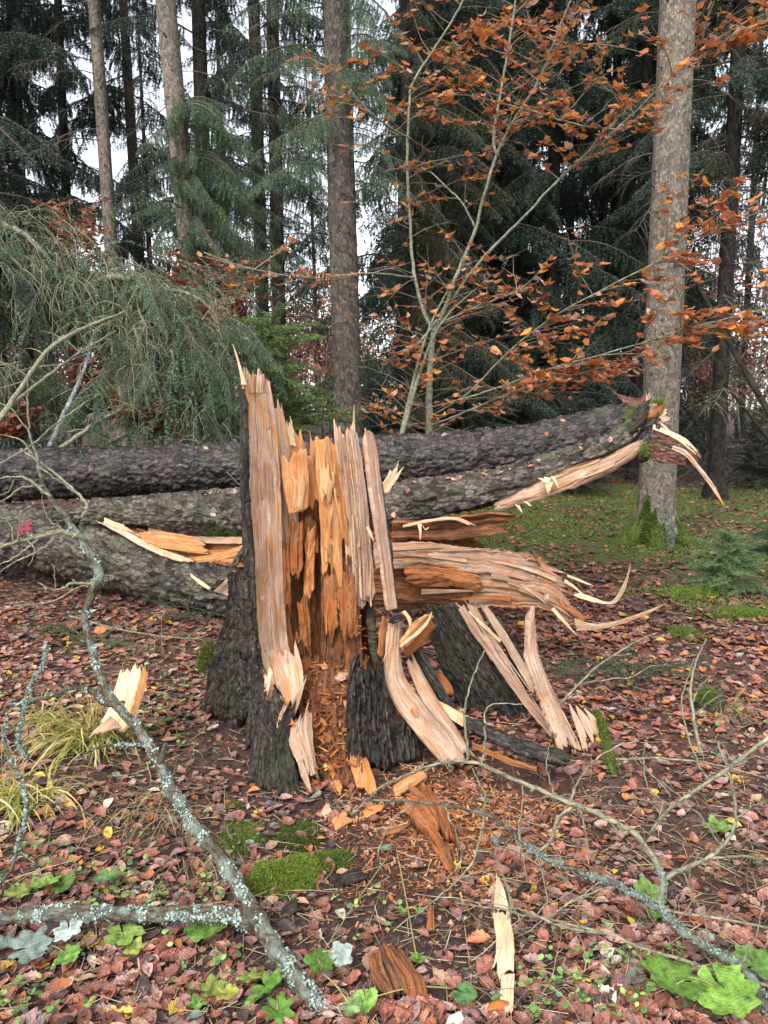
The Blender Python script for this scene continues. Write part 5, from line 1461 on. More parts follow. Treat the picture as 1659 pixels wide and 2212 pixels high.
# the large lichen-covered bough
bb = thing('lichen_bough', 'long bent bough crusted with pale lichen from the lower edge past the logs', 'branch', P(560, 2000, 2.0), 'bare fallen branches')
main = limb(bb, [(745, 2240, 1.70), (640, 2115, 1.80), (560, 1990, 1.97), (480, 1860, 2.15), (400, 1760, 2.32), (345, 1655, 2.50), (305, 1580, 2.62), (240, 1508, 2.75), (195, 1400, 2.85), (184, 1330, 2.9), (200, 1275, 2.93), (214, 1240, 2.95), (190, 1190, 3.0), (160, 1145, 3.05), (120, 1090, 3.1), (95, 1050, 3.15), (80, 990, 3.2), (62, 930, 3.25)],
            [44, 43, 38, 31, 27, 24, 21, 19, 17, 17, 19, 21, 18, 15, 12, 10, 7, 5], 'main_stem', B_LICH, 14, 160, .16, 1, .02)
lo = limb(bb, [(565, 2000, 1.98), (500, 1982, 2.0), (400, 1972, 2.0), (280, 1976, 2.0), (150, 1970, 1.98), (0, 1984, 1.95), (-120, 1990, 1.93)], [38, 35, 35, 35, 33, 31, 31], 'side_branch', B_LICH, 12, 90, .16, 2, .015)
s1 = limb(bb, [(312, 1612, 2.60), (270, 1610, 2.58), (220, 1612, 2.55), (160, 1640, 2.52)], [9, 8, 6, 4], 'side_branch', B_BRANCH, 7, None, .2, 3, .012)
s2 = limb(bb, [(268, 1520, 2.72), (225, 1518, 2.72), (195, 1490, 2.72), (150, 1488, 2.70), (90, 1510, 2.68), (20, 1528, 2.66)], [14, 13, 12, 10, 8, 6], 'side_branch', B_BRANCH, 7, None, .2, 4, .015)
s3 = limb(bb, [(180, 1160, 3.02), (130, 1150, 2.98), (80, 1160, 2.95), (30, 1172, 2.92), (-30, 1190, 2.9)], [14, 11, 8, 7, 6], 'side_branch', B_TWIG, 7, None, .15, 5, .01)
s4 = limb(bb, [(208, 1262, 2.94), (160, 1260, 2.90), (120, 1275, 2.88), (80, 1258, 2.86)], [8, 7, 5, 3], 'side_branch', B_TWIG, 6, None, .15, 6, .01)
s5 = limb(bb, [(175, 1120, 3.04), (188, 1090, 3.1), (150, 1050, 3.18), (90, 1000, 3.25), (45, 970, 3.3)], [7, 7, 6, 5, 4], 'side_branch', B_TWIG, 6, None, .15, 7, .01)
s6 = limb(bb, [(346, 1650, 2.50), (352, 1625, 2.49), (358, 1605, 2.49)], [18, 14, 9], 'side_branch', B_BRANCH, 7, None, .2, 8)
lichen_on(bb, [(main[:45], 1.1), (main[45:78], .55), (main[78:100], .9), (main[104:132], .9), (lo, 1.4), (s1, .6), (s2, .9), (s3[:12], .5)], 3800, 1, .0042, .44)
twigs_from(bb, [([(85, 1160, 2.95), (60, 1185, 2.93), (20, 1210, 2.9), (-10, 1225, 2.9)], 5), ([(120, 1158, 2.97), (85, 1190, 2.94), (40, 1210, 2.9), (0, 1235, 2.9)], 5),
                ([(110, 1075, 3.1), (60, 1035, 3.1), (20, 1030, 3.1), (-20, 1040, 3.1)], 6), ([(95, 1050, 3.14), (50, 1052, 3.1), (10, 1080, 3.1), (-20, 1085, 3.05)], 5),
                ([(72, 960, 3.22), (110, 925, 3.2), (170, 880, 3.2), (215, 850, 3.2)], 4), ([(70, 960, 3.22), (30, 985, 3.2), (-15, 1010, 3.2)], 5),
                ([(62, 930, 3.25), (60, 860, 3.25), (58, 810, 3.25)], 4), ([(85, 1010, 3.18), (130, 1040, 3.15), (160, 1065, 3.12)], 3),
                ([(140, 1148, 2.99), (110, 1125, 2.97), (95, 1100, 2.96), (90, 1060, 2.95)], 4), ([(60, 1165, 2.93), (75, 1190, 2.9), (62, 1225, 2.88)], 3),
                ([(40, 1170, 2.92), (45, 1110, 2.9), (75, 1090, 2.9)], 4), ([(30, 1172, 2.92), (20, 1130, 2.92), (-15, 1110, 2.9)], 4),
                ([(120, 1275, 2.88), (118, 1240, 2.86), (112, 1215, 2.86)], 3), ([(80, 1000, 3.2), (55, 960, 3.2), (30, 945, 3.2), (0, 940, 3.2)], 4),
                ([(60, 930, 3.25), (30, 890, 3.25), (0, 870, 3.25)], 3), ([(30, 1035, 3.1), (20, 1060, 3.1), (-10, 1075, 3.1)], 3)])
buds(bb, [s3, s4, s5], 5, 1)

# other lichen twigs lower at the picture's side, from a branch lying outside
lb = thing('lichen_twig', 'small forked dead twig with grey lichen among the yellow grass', 'branch', P(60, 1800, 2.35), 'bare fallen branches')
q1 = limb(lb, [(-20, 1940, 2.1), (20, 1880, 2.2), (55, 1760, 2.32), (45, 1690, 2.4), (10, 1600, 2.5), (15, 1540, 2.55)], [10, 9, 9, 8, 7, 5], 'main_stem', B_BRANCH, 7, 40, .15, 11, .02)
q2 = limb(lb, [(55, 1760, 2.32), (90, 1735, 2.3), (150, 1745, 2.28), (220, 1770, 2.25)], [6, 5, 4, 3], 'side_branch', B_BRANCH, 6, None, .15, 12, .01)
lichen_on(lb, [(q1, .6)], 2200, 3, .005, .55)
lb2 = thing('lichen_twig', 'thin upright lichen twig beside the tall yellow chip of wood', 'branch', P(70, 1640, 2.6), 'bare fallen branches')
q3 = limb(lb2, [(60, 1640, 2.55), (40, 1600, 2.58), (60, 1500, 2.65), (90, 1440, 2.7), (105, 1400, 2.72)], [9, 8, 8, 7, 5], 'main_stem', B_BRANCH, 7, 40, .15, 13, .02)
lichen_on(lb2, [(q3, .9)], 2200, 4, .005, .6)

# the second bough coming in from the lower corner, forking over the bare soil
rb = thing('forked_bough', 'thin forked bough with green buds spreading over the litter before the torn roots', 'branch', P(1640, 2180, 1.75), 'bare fallen branches')
m1 = limb(rb, [(1690, 2260, 1.68), (1640, 2150, 1.75), (1600, 2090, 1.80), (1500, 2030, 1.87), (1420, 1962, 1.93), (1340, 1915, 1.98), (1240, 1878, 2.03), (1160, 1842, 2.06), (1085, 1780, 2.10), (1040, 1755, 2.12), (960, 1740, 2.14), (860, 1730, 2.16), (780, 1728, 2.17)], [36, 28, 25, 21, 18, 15, 13, 11, 10, 8, 7, 6, 5], 'main_stem', B_LICH, 10, 110, .12, 21, .015)
m2 = limb(rb, [(1425, 1968, 1.93), (1430, 1930, 1.95), (1432, 1898, 1.97), (1405, 1845, 2.0), (1360, 1795, 2.03), (1285, 1755, 2.06), (1200, 1722, 2.09), (1130, 1690, 2.12), (1060, 1660, 2.15), (1010, 1645, 2.17), (930, 1655, 2.18), (840, 1690, 2.2), (800, 1720, 2.2), (760, 1760, 2.2)], [17, 16, 15, 14, 13, 12, 11, 10, 9, 8, 7, 6, 5, 4], 'side_branch', B_TWIG, 9, 100, .12, 22, .012)
m3 = limb(rb, [(1432, 1900, 1.97), (1470, 1878, 1.98), (1530, 1855, 2.0), (1570, 1815, 2.0), (1590, 1770, 2.0), (1580, 1690, 2.02), (1550, 1600, 2.05)], [13, 12, 10, 9, 8, 7, 5], 'side_branch', B_TWIG, 8, 60, .12, 23, .012)
m3b = limb(rb, [(1530, 1855, 2.0), (1600, 1850, 1.97), (1690, 1862, 1.95)], [7, 6, 5], 'side_branch', B_TWIG, 7, None, .12, 24, .01)
m4 = limb(rb, [(1160, 1842, 2.06), (1190, 1815, 2.06), (1205, 1770, 2.07), (1240, 1740, 2.08)], [9, 9, 9, 8], 'side_branch', B_TWIG, 7, None, .12, 25)
m5 = limb(rb, [(1400, 1800, 2.0), (1450, 1745, 1.98), (1530, 1690, 1.95), (1600, 1640, 1.92), (1690, 1570, 1.9)], [7, 9, 10, 11, 12], 'side_branch', B_TWIG, 8, None, .12, 26, .012)
m6 = limb(rb, [(1700, 2140, 1.75), (1590, 2110, 1.8), (1400, 2050, 1.85), (1300, 2015, 1.9), (1180, 1985, 1.93), (1080, 1965, 1.96), (980, 1950, 1.98)], [9, 8, 7, 6, 5, 5, 4], 'side_branch', B_TWIG, 7, 60, .12, 27, .015)
m7 = limb(rb, [(1690, 2010, 1.8), (1560, 1985, 1.86), (1470, 1972, 1.9), (1420, 1962, 1.93)], [6, 6, 6, 6], 'side_branch', B_TWIG, 7, None, .12, 28)
lichen_on(rb, [(m1[:70], .85), (m2[:15], .5)], 3600, 5, .0036, .52)
twigs_from(rb, [([(1230, 1735, 2.08), (1250, 1690, 2.1), (1300, 1630, 2.12), (1370, 1600, 2.15), (1420, 1590, 2.16)], 5), ([(1010, 1645, 2.17), (1008, 1600, 2.18), (1005, 1530, 2.2), (1030, 1440, 2.22), (1050, 1400, 2.24)], 6),
                ([(1040, 1660, 2.16), (1048, 1600, 2.17), (1050, 1540, 2.18), (1070, 1520, 2.18), (1130, 1522, 2.18)], 5), ([(1040, 1755, 2.12), (1050, 1720, 2.12), (1020, 1660, 2.15)], 5),
                ([(1045, 1757, 2.12), (1035, 1820, 2.1), (1010, 1880, 2.08), (920, 1960, 2.05), (850, 2010, 2.02), (830, 2060, 2.0)], 5), ([(890, 1737, 2.15), (850, 1770, 2.13), (820, 1830, 2.1), (815, 1860, 2.1)], 4),
                ([(1090, 1900, 2.05), (1105, 1960, 2.02), (1085, 2030, 2.0), (1080, 2110, 1.96)], 5), ([(1075, 1860, 2.06), (1100, 1930, 2.03), (1130, 2020, 2.0), (1140, 2100, 1.97)], 4),
                ([(1340, 1915, 1.98), (1290, 1925, 1.99), (1230, 1950, 1.99), (1140, 2010, 1.98), (1080, 2040, 1.98)], 5), ([(1300, 2015, 1.9), (1210, 2000, 1.92), (1100, 1960, 1.94), (900, 1930, 1.98)], 5),
                ([(1200, 1722, 2.09), (1180, 1660, 2.1), (1190, 1600, 2.12)], 4), ([(1560, 1830, 2.0), (1500, 1750, 2.02), (1390, 1660, 2.05), (1360, 1620, 2.06)], 4),
                ([(1590, 1770, 2.0), (1630, 1740, 1.98), (1680, 1720, 1.96)], 4), ([(1450, 1745, 1.98), (1400, 1700, 2.0), (1390, 1640, 2.02), (1400, 1590, 2.03)], 4),
                ([(1470, 1878, 1.98), (1510, 1960, 1.95), (1540, 2050, 1.9)], 4), ([(1240, 1740, 2.08), (1260, 1770, 2.05), (1270, 1850, 2.02), (1280, 1930, 2.0)], 4),
                ([(1530, 1690, 1.95), (1500, 1630, 1.95), (1475, 1540, 1.98), (1480, 1480, 2.0), (1500, 1420, 2.0)], 5), ([(1590, 2110, 1.8), (1500, 2180, 1.75), (1440, 2230, 1.72)], 5),
                ([(960, 1740, 2.14), (985, 1800, 2.1), (995, 1860, 2.08), (960, 1900, 2.06)], 4), ([(1160, 1842, 2.06), (1175, 1900, 2.04), (1190, 1990, 2.0), (1220, 2080, 1.95)], 4),
                ([(1130, 1690, 2.12), (1125, 1760, 2.1), (1120, 1800, 2.08), (1135, 1860, 2.06)], 4), ([(1600, 2090, 1.8), (1640, 2000, 1.82), (1650, 1900, 1.85)], 4)])
buds(rb, [m2, m3, m4, m5, m6], 9, 2)
lf = thing('upright_shoot', 'pale upright shoot with one curled orange leaf beside the mossy little stump', 'branch', P(1500, 1600, 2.55), 'bare fallen branches')
u1 = limb(lf, [(1515, 1630, 2.45), (1500, 1560, 2.5), (1492, 1500, 2.55), (1500, 1440, 2.6), (1525, 1380, 2.62)], [8, 8, 7, 5, 3], 'main_stem', B_TWIG, 7, None, .1, 31, .01)
twigs_from(lf, [([(1495, 1520, 2.54), (1515, 1480, 2.54), (1545, 1455, 2.54)], 4), ([(1497, 1545, 2.52), (1530, 1520, 2.5), (1570, 1490, 2.5)], 4)])

# dead sticks with a few forks on the leaf litter
for i, (pts, w, lab) in enumerate([
    ([(1190, 1540, 3.3), (1230, 1500, 3.4), (1290, 1440, 3.5), (1350, 1400, 3.55), (1420, 1365, 3.6)], 7, 'pale forked stick on the red litter past the torn root tips'),
    ([(1240, 1480, 3.45), (1300, 1470, 3.5), (1370, 1462, 3.5)], 5, 'short pale stick lying across the forked one'),
    ([(1330, 1640, 3.0), (1460, 1640, 2.95), (1580, 1660, 2.85), (1680, 1690, 2.7)], 6, 'brown stick lying flat in the dry grass'),
    ([(1060, 2160, 1.85), (1000, 2130, 1.9), (930, 2110, 1.93), (880, 2150, 1.88)], 6, 'curved brown twig by the lying yellow sliver'),
    ([(150, 1330, 5.0), (260, 1360, 4.8), (400, 1380, 4.6), (450, 1372, 4.5)], 5, 'thin brown stick below the split trunk'),
    ([(30, 1310, 4.6), (110, 1300, 4.7), (170, 1270, 4.8), (230, 1255, 4.9)], 5, 'pale stick propped below the lichen bough')]):
    s = thing('dead_stick', lab, 'stick', P(*pts[len(pts) // 2]), 'sticks on the forest floor')
    limb(s, pts, np.linspace(w, w * .5, len(pts)), 'main_stem', B_TWIG, 7, None, .15, 40 + i, .012)
    a, b = pts[1], pts[2]
    limb(s, [b, (b[0] + 35, b[1] - 22, b[2]), (b[0] + 75, b[1] - 28, b[2])], [w * .6, w * .5, w * .3], 'side_branch', B_TWIG, 6, None, .15, 60 + i, .01)

# straight pale poles of the toppled brush at the upper side
for i, (pts, w, mat, lab) in enumerate([
    ([(-60, 1000, 5.6), (0, 905, 5.8), (45, 840, 5.95), (105, 755, 6.1), (180, 710, 6.3), (270, 675, 6.5)], [14, 13, 11, 10, 8, 5], B_TWIG, 'pale green-grey pole rising from the logs towards the hanging brush'),
    ([(20, 880, 5.9), (80, 830, 6.1), (160, 770, 6.3), (250, 715, 6.5)], [8, 7, 6, 5], B_TWIG, 'second pale pole running beside the first below the hanging brush'),
    ([(108, 965, 6.9), (130, 915, 6.95), (160, 850, 7.0), (185, 790, 7.05), (205, 715, 7.1)], [12, 12, 11, 9, 7], bark_mat('silvery grey bark', (.16, .17, .17), (.30, .31, .31), (.42, .43, .42), (.25, .28, .25), .2, .6, .5), 'silvery bare stem standing up behind the whole log'),
    ([(130, 968, 6.6), (200, 920, 6.7), (260, 885, 6.8), (300, 855, 6.9)], [10, 10, 9, 7], B_TWIG, 'pale short pole leaning out behind the whole log'),
    ([(95, 620, 8.0), (140, 605, 7.9), (190, 600, 7.8), (260, 580, 7.7), (290, 572, 7.7)], [9, 9, 8, 6, 4], B_TWIG, 'bent dead branch at the crest of the fallen brush')]):
    s = thing('bare_pole', lab, 'branch', P(*pts[0]), 'bare poles in the brush pile')
    d = limb(s, pts, w, 'main_stem', mat, 9, None, .1, 70 + i, .02)
    rs2 = np.random.default_rng(i)
    for k in range(4):
        j = rs2.integers(6, len(d) - 2)
        hp = hang_path(d[j, :3], (rs2.normal(), rs2.normal() * .5, rs2.uniform(-.3, .8)), rs2.uniform(.2, .5), .1, rs2, 5)
        mb = MB()
        tube(mb, hp, np.linspace(.006, .0015, 6), 5, 14)
        mb.build('twig', mat, s)
# ------------------------------------------------------------------ toppled spruce crown: arching boughs with curtains of grey twigs
def brush(name, label, arches, seed, group=None, hang_kit=None):
    base = P(*arches[0][0][0])
    t = thing(name, label, 'fallen branches', base, group)
    rs = np.random.default_rng(seed)
    tw, nd_ = MB(), MB()
    for pts, w, n, lmin, lmax, out, green in arches:
        d = limb(t, pts, np.linspace(w, w * .3, len(pts)), 'bough', B_TWIG, 7, 40, .15, seed + n, .03)
        for k in range(n):
            j = rs.integers(3, len(d))
            c = d[j, :3] + rs.normal(size=3) * (.16, .28, .11)
            L = rs.uniform(lmin, lmax)
            hp = hang_path(c, (out[0] + rs.normal() * .6, out[1] + rs.normal() * .6, out[2] + rs.normal() * .5), L, rs.uniform(.10, .42), rs, 7, .2)
            if rs.random() < green:
                needles(nd_, hp, .012, .024, .007, np.array([.10, .15, .09]) * rs.uniform(.6, 1.4), rs)
            else:
                g = rs.uniform(.5, 1.5)
                tube(tw, hp, np.linspace(.0042, .0014, 8), 3, cap=False, col=np.array([.165, .16, .095]) * g)
                for q in range(3):
                    h2 = hang_path(hp[rs.integers(2, 6)], (out[0] + rs.normal() * .6, rs.normal() * .6, -.3 + rs.normal() * .3), L * rs.uniform(.2, .5), .3, rs, 4)
                    tube(tw, h2, np.linspace(.0026, .001, 5), 3, cap=False, col=np.array([.18, .175, .11]) * g)
    if hang_kit:
        for pts, w, n, lmin, lmax, out, green in arches:
            d = crs(np.array([P(*q) for q in pts]), 40)
            for k in range(int(12 + 46 * green)):
                j = rs.integers(4, 40)
                c = d[j] + rs.normal(size=3) * (.12, .22, .08)
                yaw = math.atan2(out[1] + rs.normal() * .5, out[0] + rs.normal() * .5)
                put(hang_kit[k % len(hang_kit)], 'needle_bough', t, tuple(c - np.array(t.location)), (rs.normal() * .3, R(rs.uniform(25, 80)), yaw), rs.uniform(.25, .5))
    o = tw.build('twigs', C_TWIG, t)
    o['kind'] = 'stuff'
    if nd_.n:
        o = nd_.build('needles', C_NEEDLE, t)
        o['kind'] = 'stuff'
    return t
brush('fallen_spruce_crown', 'great shaggy heap of drooping grey-green twigs under the dark spruces',
      [([(-220, 470, 7.6), (-80, 470, 7.6), (20, 490, 7.5), (90, 540, 7.4), (135, 610, 7.3)], 22, 200, .3, .85, (.5, -.2, -.1), .14),
       ([(-220, 520, 7.3), (-100, 500, 7.2), (-10, 530, 7.1), (60, 590, 7.0)], 20, 150, .3, .8, (.35, -.2, -.2), .4),
       ([(-200, 640, 7.6), (-60, 600, 7.6), (60, 600, 7.6), (150, 640, 7.6)], 18, 220, .4, .9, (.2, -.1, -.6), .85),
       ([(-200, 800, 7.2), (-80, 770, 7.2), (20, 790, 7.2), (80, 830, 7.2)], 14, 130, .3, .6, (.5, -.1, 0), .2)], 21, 'toppled spruce boughs', DARK + GREEN)
brush('fallen_spruce_crown', 'arched spruce bough with a curtain of grey twigs and needles before the leaning trunk',
      [([(150, 640, 7.6), (240, 600, 7.4), (320, 620, 7.2), (390, 690, 7.1), (440, 780, 7.0), (480, 860, 7.0)], 18, 190, .3, .75, (.25, -.15, -.35), .6),
       ([(130, 610, 7.9), (200, 590, 7.8), (270, 600, 7.6), (330, 640, 7.5)], 14, 200, .3, .75, (.1, -.1, -.6), .8),
       ([(250, 640, 7.3), (310, 690, 7.2), (350, 760, 7.1), (370, 830, 7.0)], 14, 200, .25, .6, (.2, -.25, -.3), .5),
       ([(280, 660, 6.9), (300, 740, 6.8), (310, 820, 6.8), (290, 890, 6.8)], 8, 160, .2, .45, (-.3, -.2, .1), .04),
       ([(330, 620, 7.6), (420, 640, 7.4), (470, 690, 7.3), (500, 760, 7.3)], 10, 90, .25, .6, (.5, 0, -.1), .15),
       ([(400, 760, 7.1), (440, 830, 7.0), (460, 900, 7.0), (470, 950, 7.0)], 12, 130, .25, .5, (.2, -.1, -.3), .5)], 22, 'toppled spruce boughs', GREEN)
brush('fallen_spruce_crown', 'low bright green spruce boughs lying between the brush and the whole log',
      [([(230, 960, 7.0), (290, 930, 6.9), (350, 910, 6.9), (420, 900, 6.9)], 9, 90, .2, .4, (.2, -.4, .1), .95),
       ([(80, 955, 7.1), (140, 935, 7.0), (200, 925, 7.0)], 7, 50, .2, .35, (.3, -.3, .2), .9)], 23, 'toppled spruce boughs')

# low branches against the whole end of the split trunk
def low_spray(label, x, y, Y, n, col, seed, spread=.35):
    rs = np.random.default_rng(seed)
    c = P(x, y, Y)
    c[2] = max(c[2], float(ground_z(c[0], c[1])) + .02)
    t = thing('spruce_spray', label, 'branch', c, 'torn green spruce sprays on the ground')
    mb = MB()
    for k in range(n):
        yaw = rs.uniform(0, 6.28)
        hp = hang_path(c + rs.normal(size=3) * (.06, .05, .01), (math.cos(yaw), math.sin(yaw) * .7 - .2, rs.uniform(0, .7)), spread * rs.uniform(.5, 1.1), .14, rs, 5)
        tube(mb, hp, np.linspace(.003, .001, 6), 3, cap=False, col=(.10, .09, .05))
        needles(mb, hp, .008, .018, .003, np.asarray(col) * rs.uniform(.7, 1.3), rs)
    mb.build('needles', C_NEEDLE, t)
low_spray('green spruce sprig lying against the whole end of the split trunk under the lichen bough', 130, 1395, 4.9, 20, (.055, .10, .03), 1)
low_spray('green spruce sprig leaning on the split trunk just behind the bend of the lichen bough', 215, 1415, 4.6, 22, (.06, .11, .03), 2)
low_spray('dark sprig on the shaded ground beneath the split trunk close to the stump', 400, 1330, 5.2, 18, (.035, .07, .025), 3)
low_spray('flat dark spruce sprig on red leaves past the torn root tips', 1300, 1445, 3.9, 22, (.03, .06, .03), 4, .4)
low_spray('second flat spruce sprig beside the mossy little stump', 1400, 1450, 3.9, 22, (.03, .06, .03), 5, .36)
low_spray('small spruce sprig near the foot of the tall splinter', 1210, 1440, 4.1, 12, (.04, .08, .035), 6, .25)

# ------------------------------------------------------------------ living small spruces
def small_spruce(name, label, x, y, Y, H, W, seed, col, tip, group):
    b = P(x, y, Y)
    b[2] = float(ground_z(b[0], b[1]))
    t = thing(name, label, 'small tree', b, group)
    rs = np.random.default_rng(seed)
    mb = MB()
    tube(mb, [b, b + (0, 0, H * .6), b + (.01, 0, H)], [.02 * H, .012 * H, .003], 7, 16)
    mb.build('trunk', B_BRANCH, t)
    kit = [spruce_branch(seed + k, .8, -.02, 1, col, nl=.020, nw=.0055, sp=.0075, tipcol=tip, lat_step=.042).mesh('small spruce branch', C_NEEDLE) for k in range(3)]
    z = .04
    dz = .075 if H < 1.2 else .046
    k = 0
    while z < .96:
        f = 1 - z
        for j in range(7):
            yaw = rs.random() * 6.283
            put(kit[k % 3], 'branch', t, (0, 0, z * H), (rs.normal() * .1, R(rs.uniform(-38, 4)), yaw), W * (.42 + f * .75) / .8 * rs.uniform(.6, 1.12) * min(1, (1.04 - z) / .12))
            k += 1
        z += dz
    put(kit[0], 'branch', t, (0, 0, H * .86), (0, R(-86), 0), .28 * H / 1.5)
    return t
small_spruce('young_spruce', 'young bright green spruce standing just behind the tip of the stump', 592, 960, 7.8, (P(0, 655, 7.8) - P(0, 960, 7.8))[2] + float(P(0, 960, 7.8)[2] - ground_z(P(592, 0, 7.8)[0], 7.8)), 1.05, 401, (.085, .15, .055), (.19, .29, .07), 'young spruces')
small_spruce('spruce_seedling', 'knee-high light green spruce seedling near the mossy foot of the thick pale trunk', 1565, 1300, 6.1, .48, .40, 411, (.11, .19, .07), (.17, .27, .10), 'young spruces')
small_spruce('spruce_seedling', 'dim spruce seedling cut by the picture edge beyond the light green one', 1690, 1230, 7.2, .5, .45, 421, (.08, .13, .065), (.11, .18, .08), 'young spruces')
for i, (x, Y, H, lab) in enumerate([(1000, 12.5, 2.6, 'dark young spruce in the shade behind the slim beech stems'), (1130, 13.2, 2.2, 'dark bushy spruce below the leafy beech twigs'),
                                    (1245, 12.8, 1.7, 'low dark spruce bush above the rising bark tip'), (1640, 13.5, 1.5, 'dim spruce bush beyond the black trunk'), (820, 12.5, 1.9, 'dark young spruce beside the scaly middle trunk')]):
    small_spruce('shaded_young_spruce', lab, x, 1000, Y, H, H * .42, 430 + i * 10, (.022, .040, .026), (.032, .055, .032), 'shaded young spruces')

# ------------------------------------------------------------------ beech leaves and the beech sapling
def leaf_geo(seed, L=.062, rows=7, wide=.33, curl=.25, fold=.18, wave=.0016, cols=5):
    rs = np.random.default_rng(seed)
    t = np.linspace(0, 1, rows)
    w = wide * L * np.maximum(np.sin(math.pi * np.clip(t, .015, .985) ** .85), .02) ** .9 * (1 - .25 * t ** 3)
    u = np.linspace(-1, 1, cols)
    T, U = np.meshgrid(t, u, indexing='ij')
    x = T * L - L / 2
    y = U * w[:, None] * (1 + .06 * np.where(np.arange(rows) % 2, 1, -1))[:, None]
    z = np.abs(U) * w[:, None] * fold + curl * L * (T - .5) ** 2 * rs.uniform(.2, 2.6) + wave * np.where(np.arange(rows) % 2, 1, -1)[:, None] * np.abs(U)
    z = z + .12 * L * (vn(T * 2.2, U * 1.3, 0, seed) - .5) + rs.normal() * .12 * U * w[:, None] * T
    y = y + .08 * L * rs.normal() * (T - .5) ** 2
    v = np.stack([x, y, z], -1).reshape(-1, 3)
    f = grid_faces(cols, rows)
    uv = np.stack([U, T], -1).reshape(-1, 2)
    st = np.array([[-L / 2, -.0007, 0], [-L / 2, .0007, 0], [-L * .68, 0, .004]])
    v = np.vstack([v, st])
    uv = np.vstack([uv, np.zeros((3, 2))])
    return v, [f, np.array([[len(v) - 3, len(v) - 2, len(v) - 1]])], uv

def scatter_leaves(mb, geos, pos, nor, yaw, scale, cols, which):
    """many leaves written into one mesh"""
    for g, (v, f, uv) in enumerate(geos):
        s = np.where(which == g)[0]
        if not len(s):
            continue
        n = nrm(nor[s])
        c, sn = np.cos(yaw[s]), np.sin(yaw[s])
        h = np.stack([c, sn, 0 * c], 1)
        a = nrm(h - n * (h * n).sum(1, keepdims=True))
        b = np.cross(n, a)
        V = pos[s][:, None] + scale[s][:, None, None] * (v[None, :, 0:1] * a[:, None] + v[None, :, 1:2] * b[:, None] + v[None, :, 2:3] * n[:, None])
        k = np.arange(len(s)) * len(v)
        F = [(ff[None] + k[:, None, None]).reshape(-1, ff.shape[1]) for ff in f]
        mb.add(V.reshape(-1, 3), F, np.tile(uv, (len(s), 1)), np.repeat(cols[s], len(v), 0))

BEECH_COL = np.array([(.64, .22, .07), (.55, .175, .065), (.45, .14, .06), (.60, .27, .13), (.58, .36, .26), (.70, .29, .06)])
def euler_of(n, yaw):
    n = nrm(np.asarray(n, float))
    h = np.array([math.cos(yaw), math.sin(yaw), 0])
    a = nrm(h - n * np.dot(h, n))
    b = np.cross(n, a)
    return Matrix(((a[0], b[0], n[0]), (a[1], b[1], n[1]), (a[2], b[2], n[2]))).to_euler()

def leafy(t, leaves, geos_hi, mat, palette, keep=300, seed=0, low=None):
    """300 largest leaves become parts of their own, the rest one mesh"""
    rs = np.random.default_rng(seed)
    pos = np.array([l[0] for l in leaves])
    x, y, d = proj(pos)
    sc = np.array([l[3] for l in leaves])
    inside = (x > 0) & (x < 1659) & (y > 0) & (y < 2212)
    key = np.where(inside, sc / d, -1)
    order = np.argsort(-key)
    ci = rs.integers(0, len(palette), len(leaves))
    meshes = {}
    for k in order[:keep]:
        g, c = k % len(geos_hi), int(ci[k])
        if (g, c) not in meshes:
            v, f, uv = geos_hi[g]
            meshes[(g, c)] = MB().add(v, f, uv, palette[c]).mesh('leaf', mat)
        put(meshes[(g, c)], 'leaf', t, tuple(pos[k] - np.array(t.location)), euler_of(leaves[k][1], leaves[k][2]), float(sc[k]))
    rest = order[keep:]
    if len(rest):
        mb = MB()
        scatter_leaves(mb, low or geos_hi, pos[rest], np.array([leaves[k][1] for k in rest]), np.array([leaves[k][2] for k in rest]), sc[rest], palette[ci[rest]] * rs.uniform(.7, 1.25, (len(rest), 1)), np.arange(len(rest)) % len(low or geos_hi))
        o = mb.build('foliage', mat, t)
        o['kind'] = 'stuff'

LG = [leaf_geo(500 + k, .092, 7, .31, .45, .4) for k in range(4)]
LGL = [leaf_geo(510 + k, .086, 4, .29, .6, .4, cols=3) for k in range(4)]

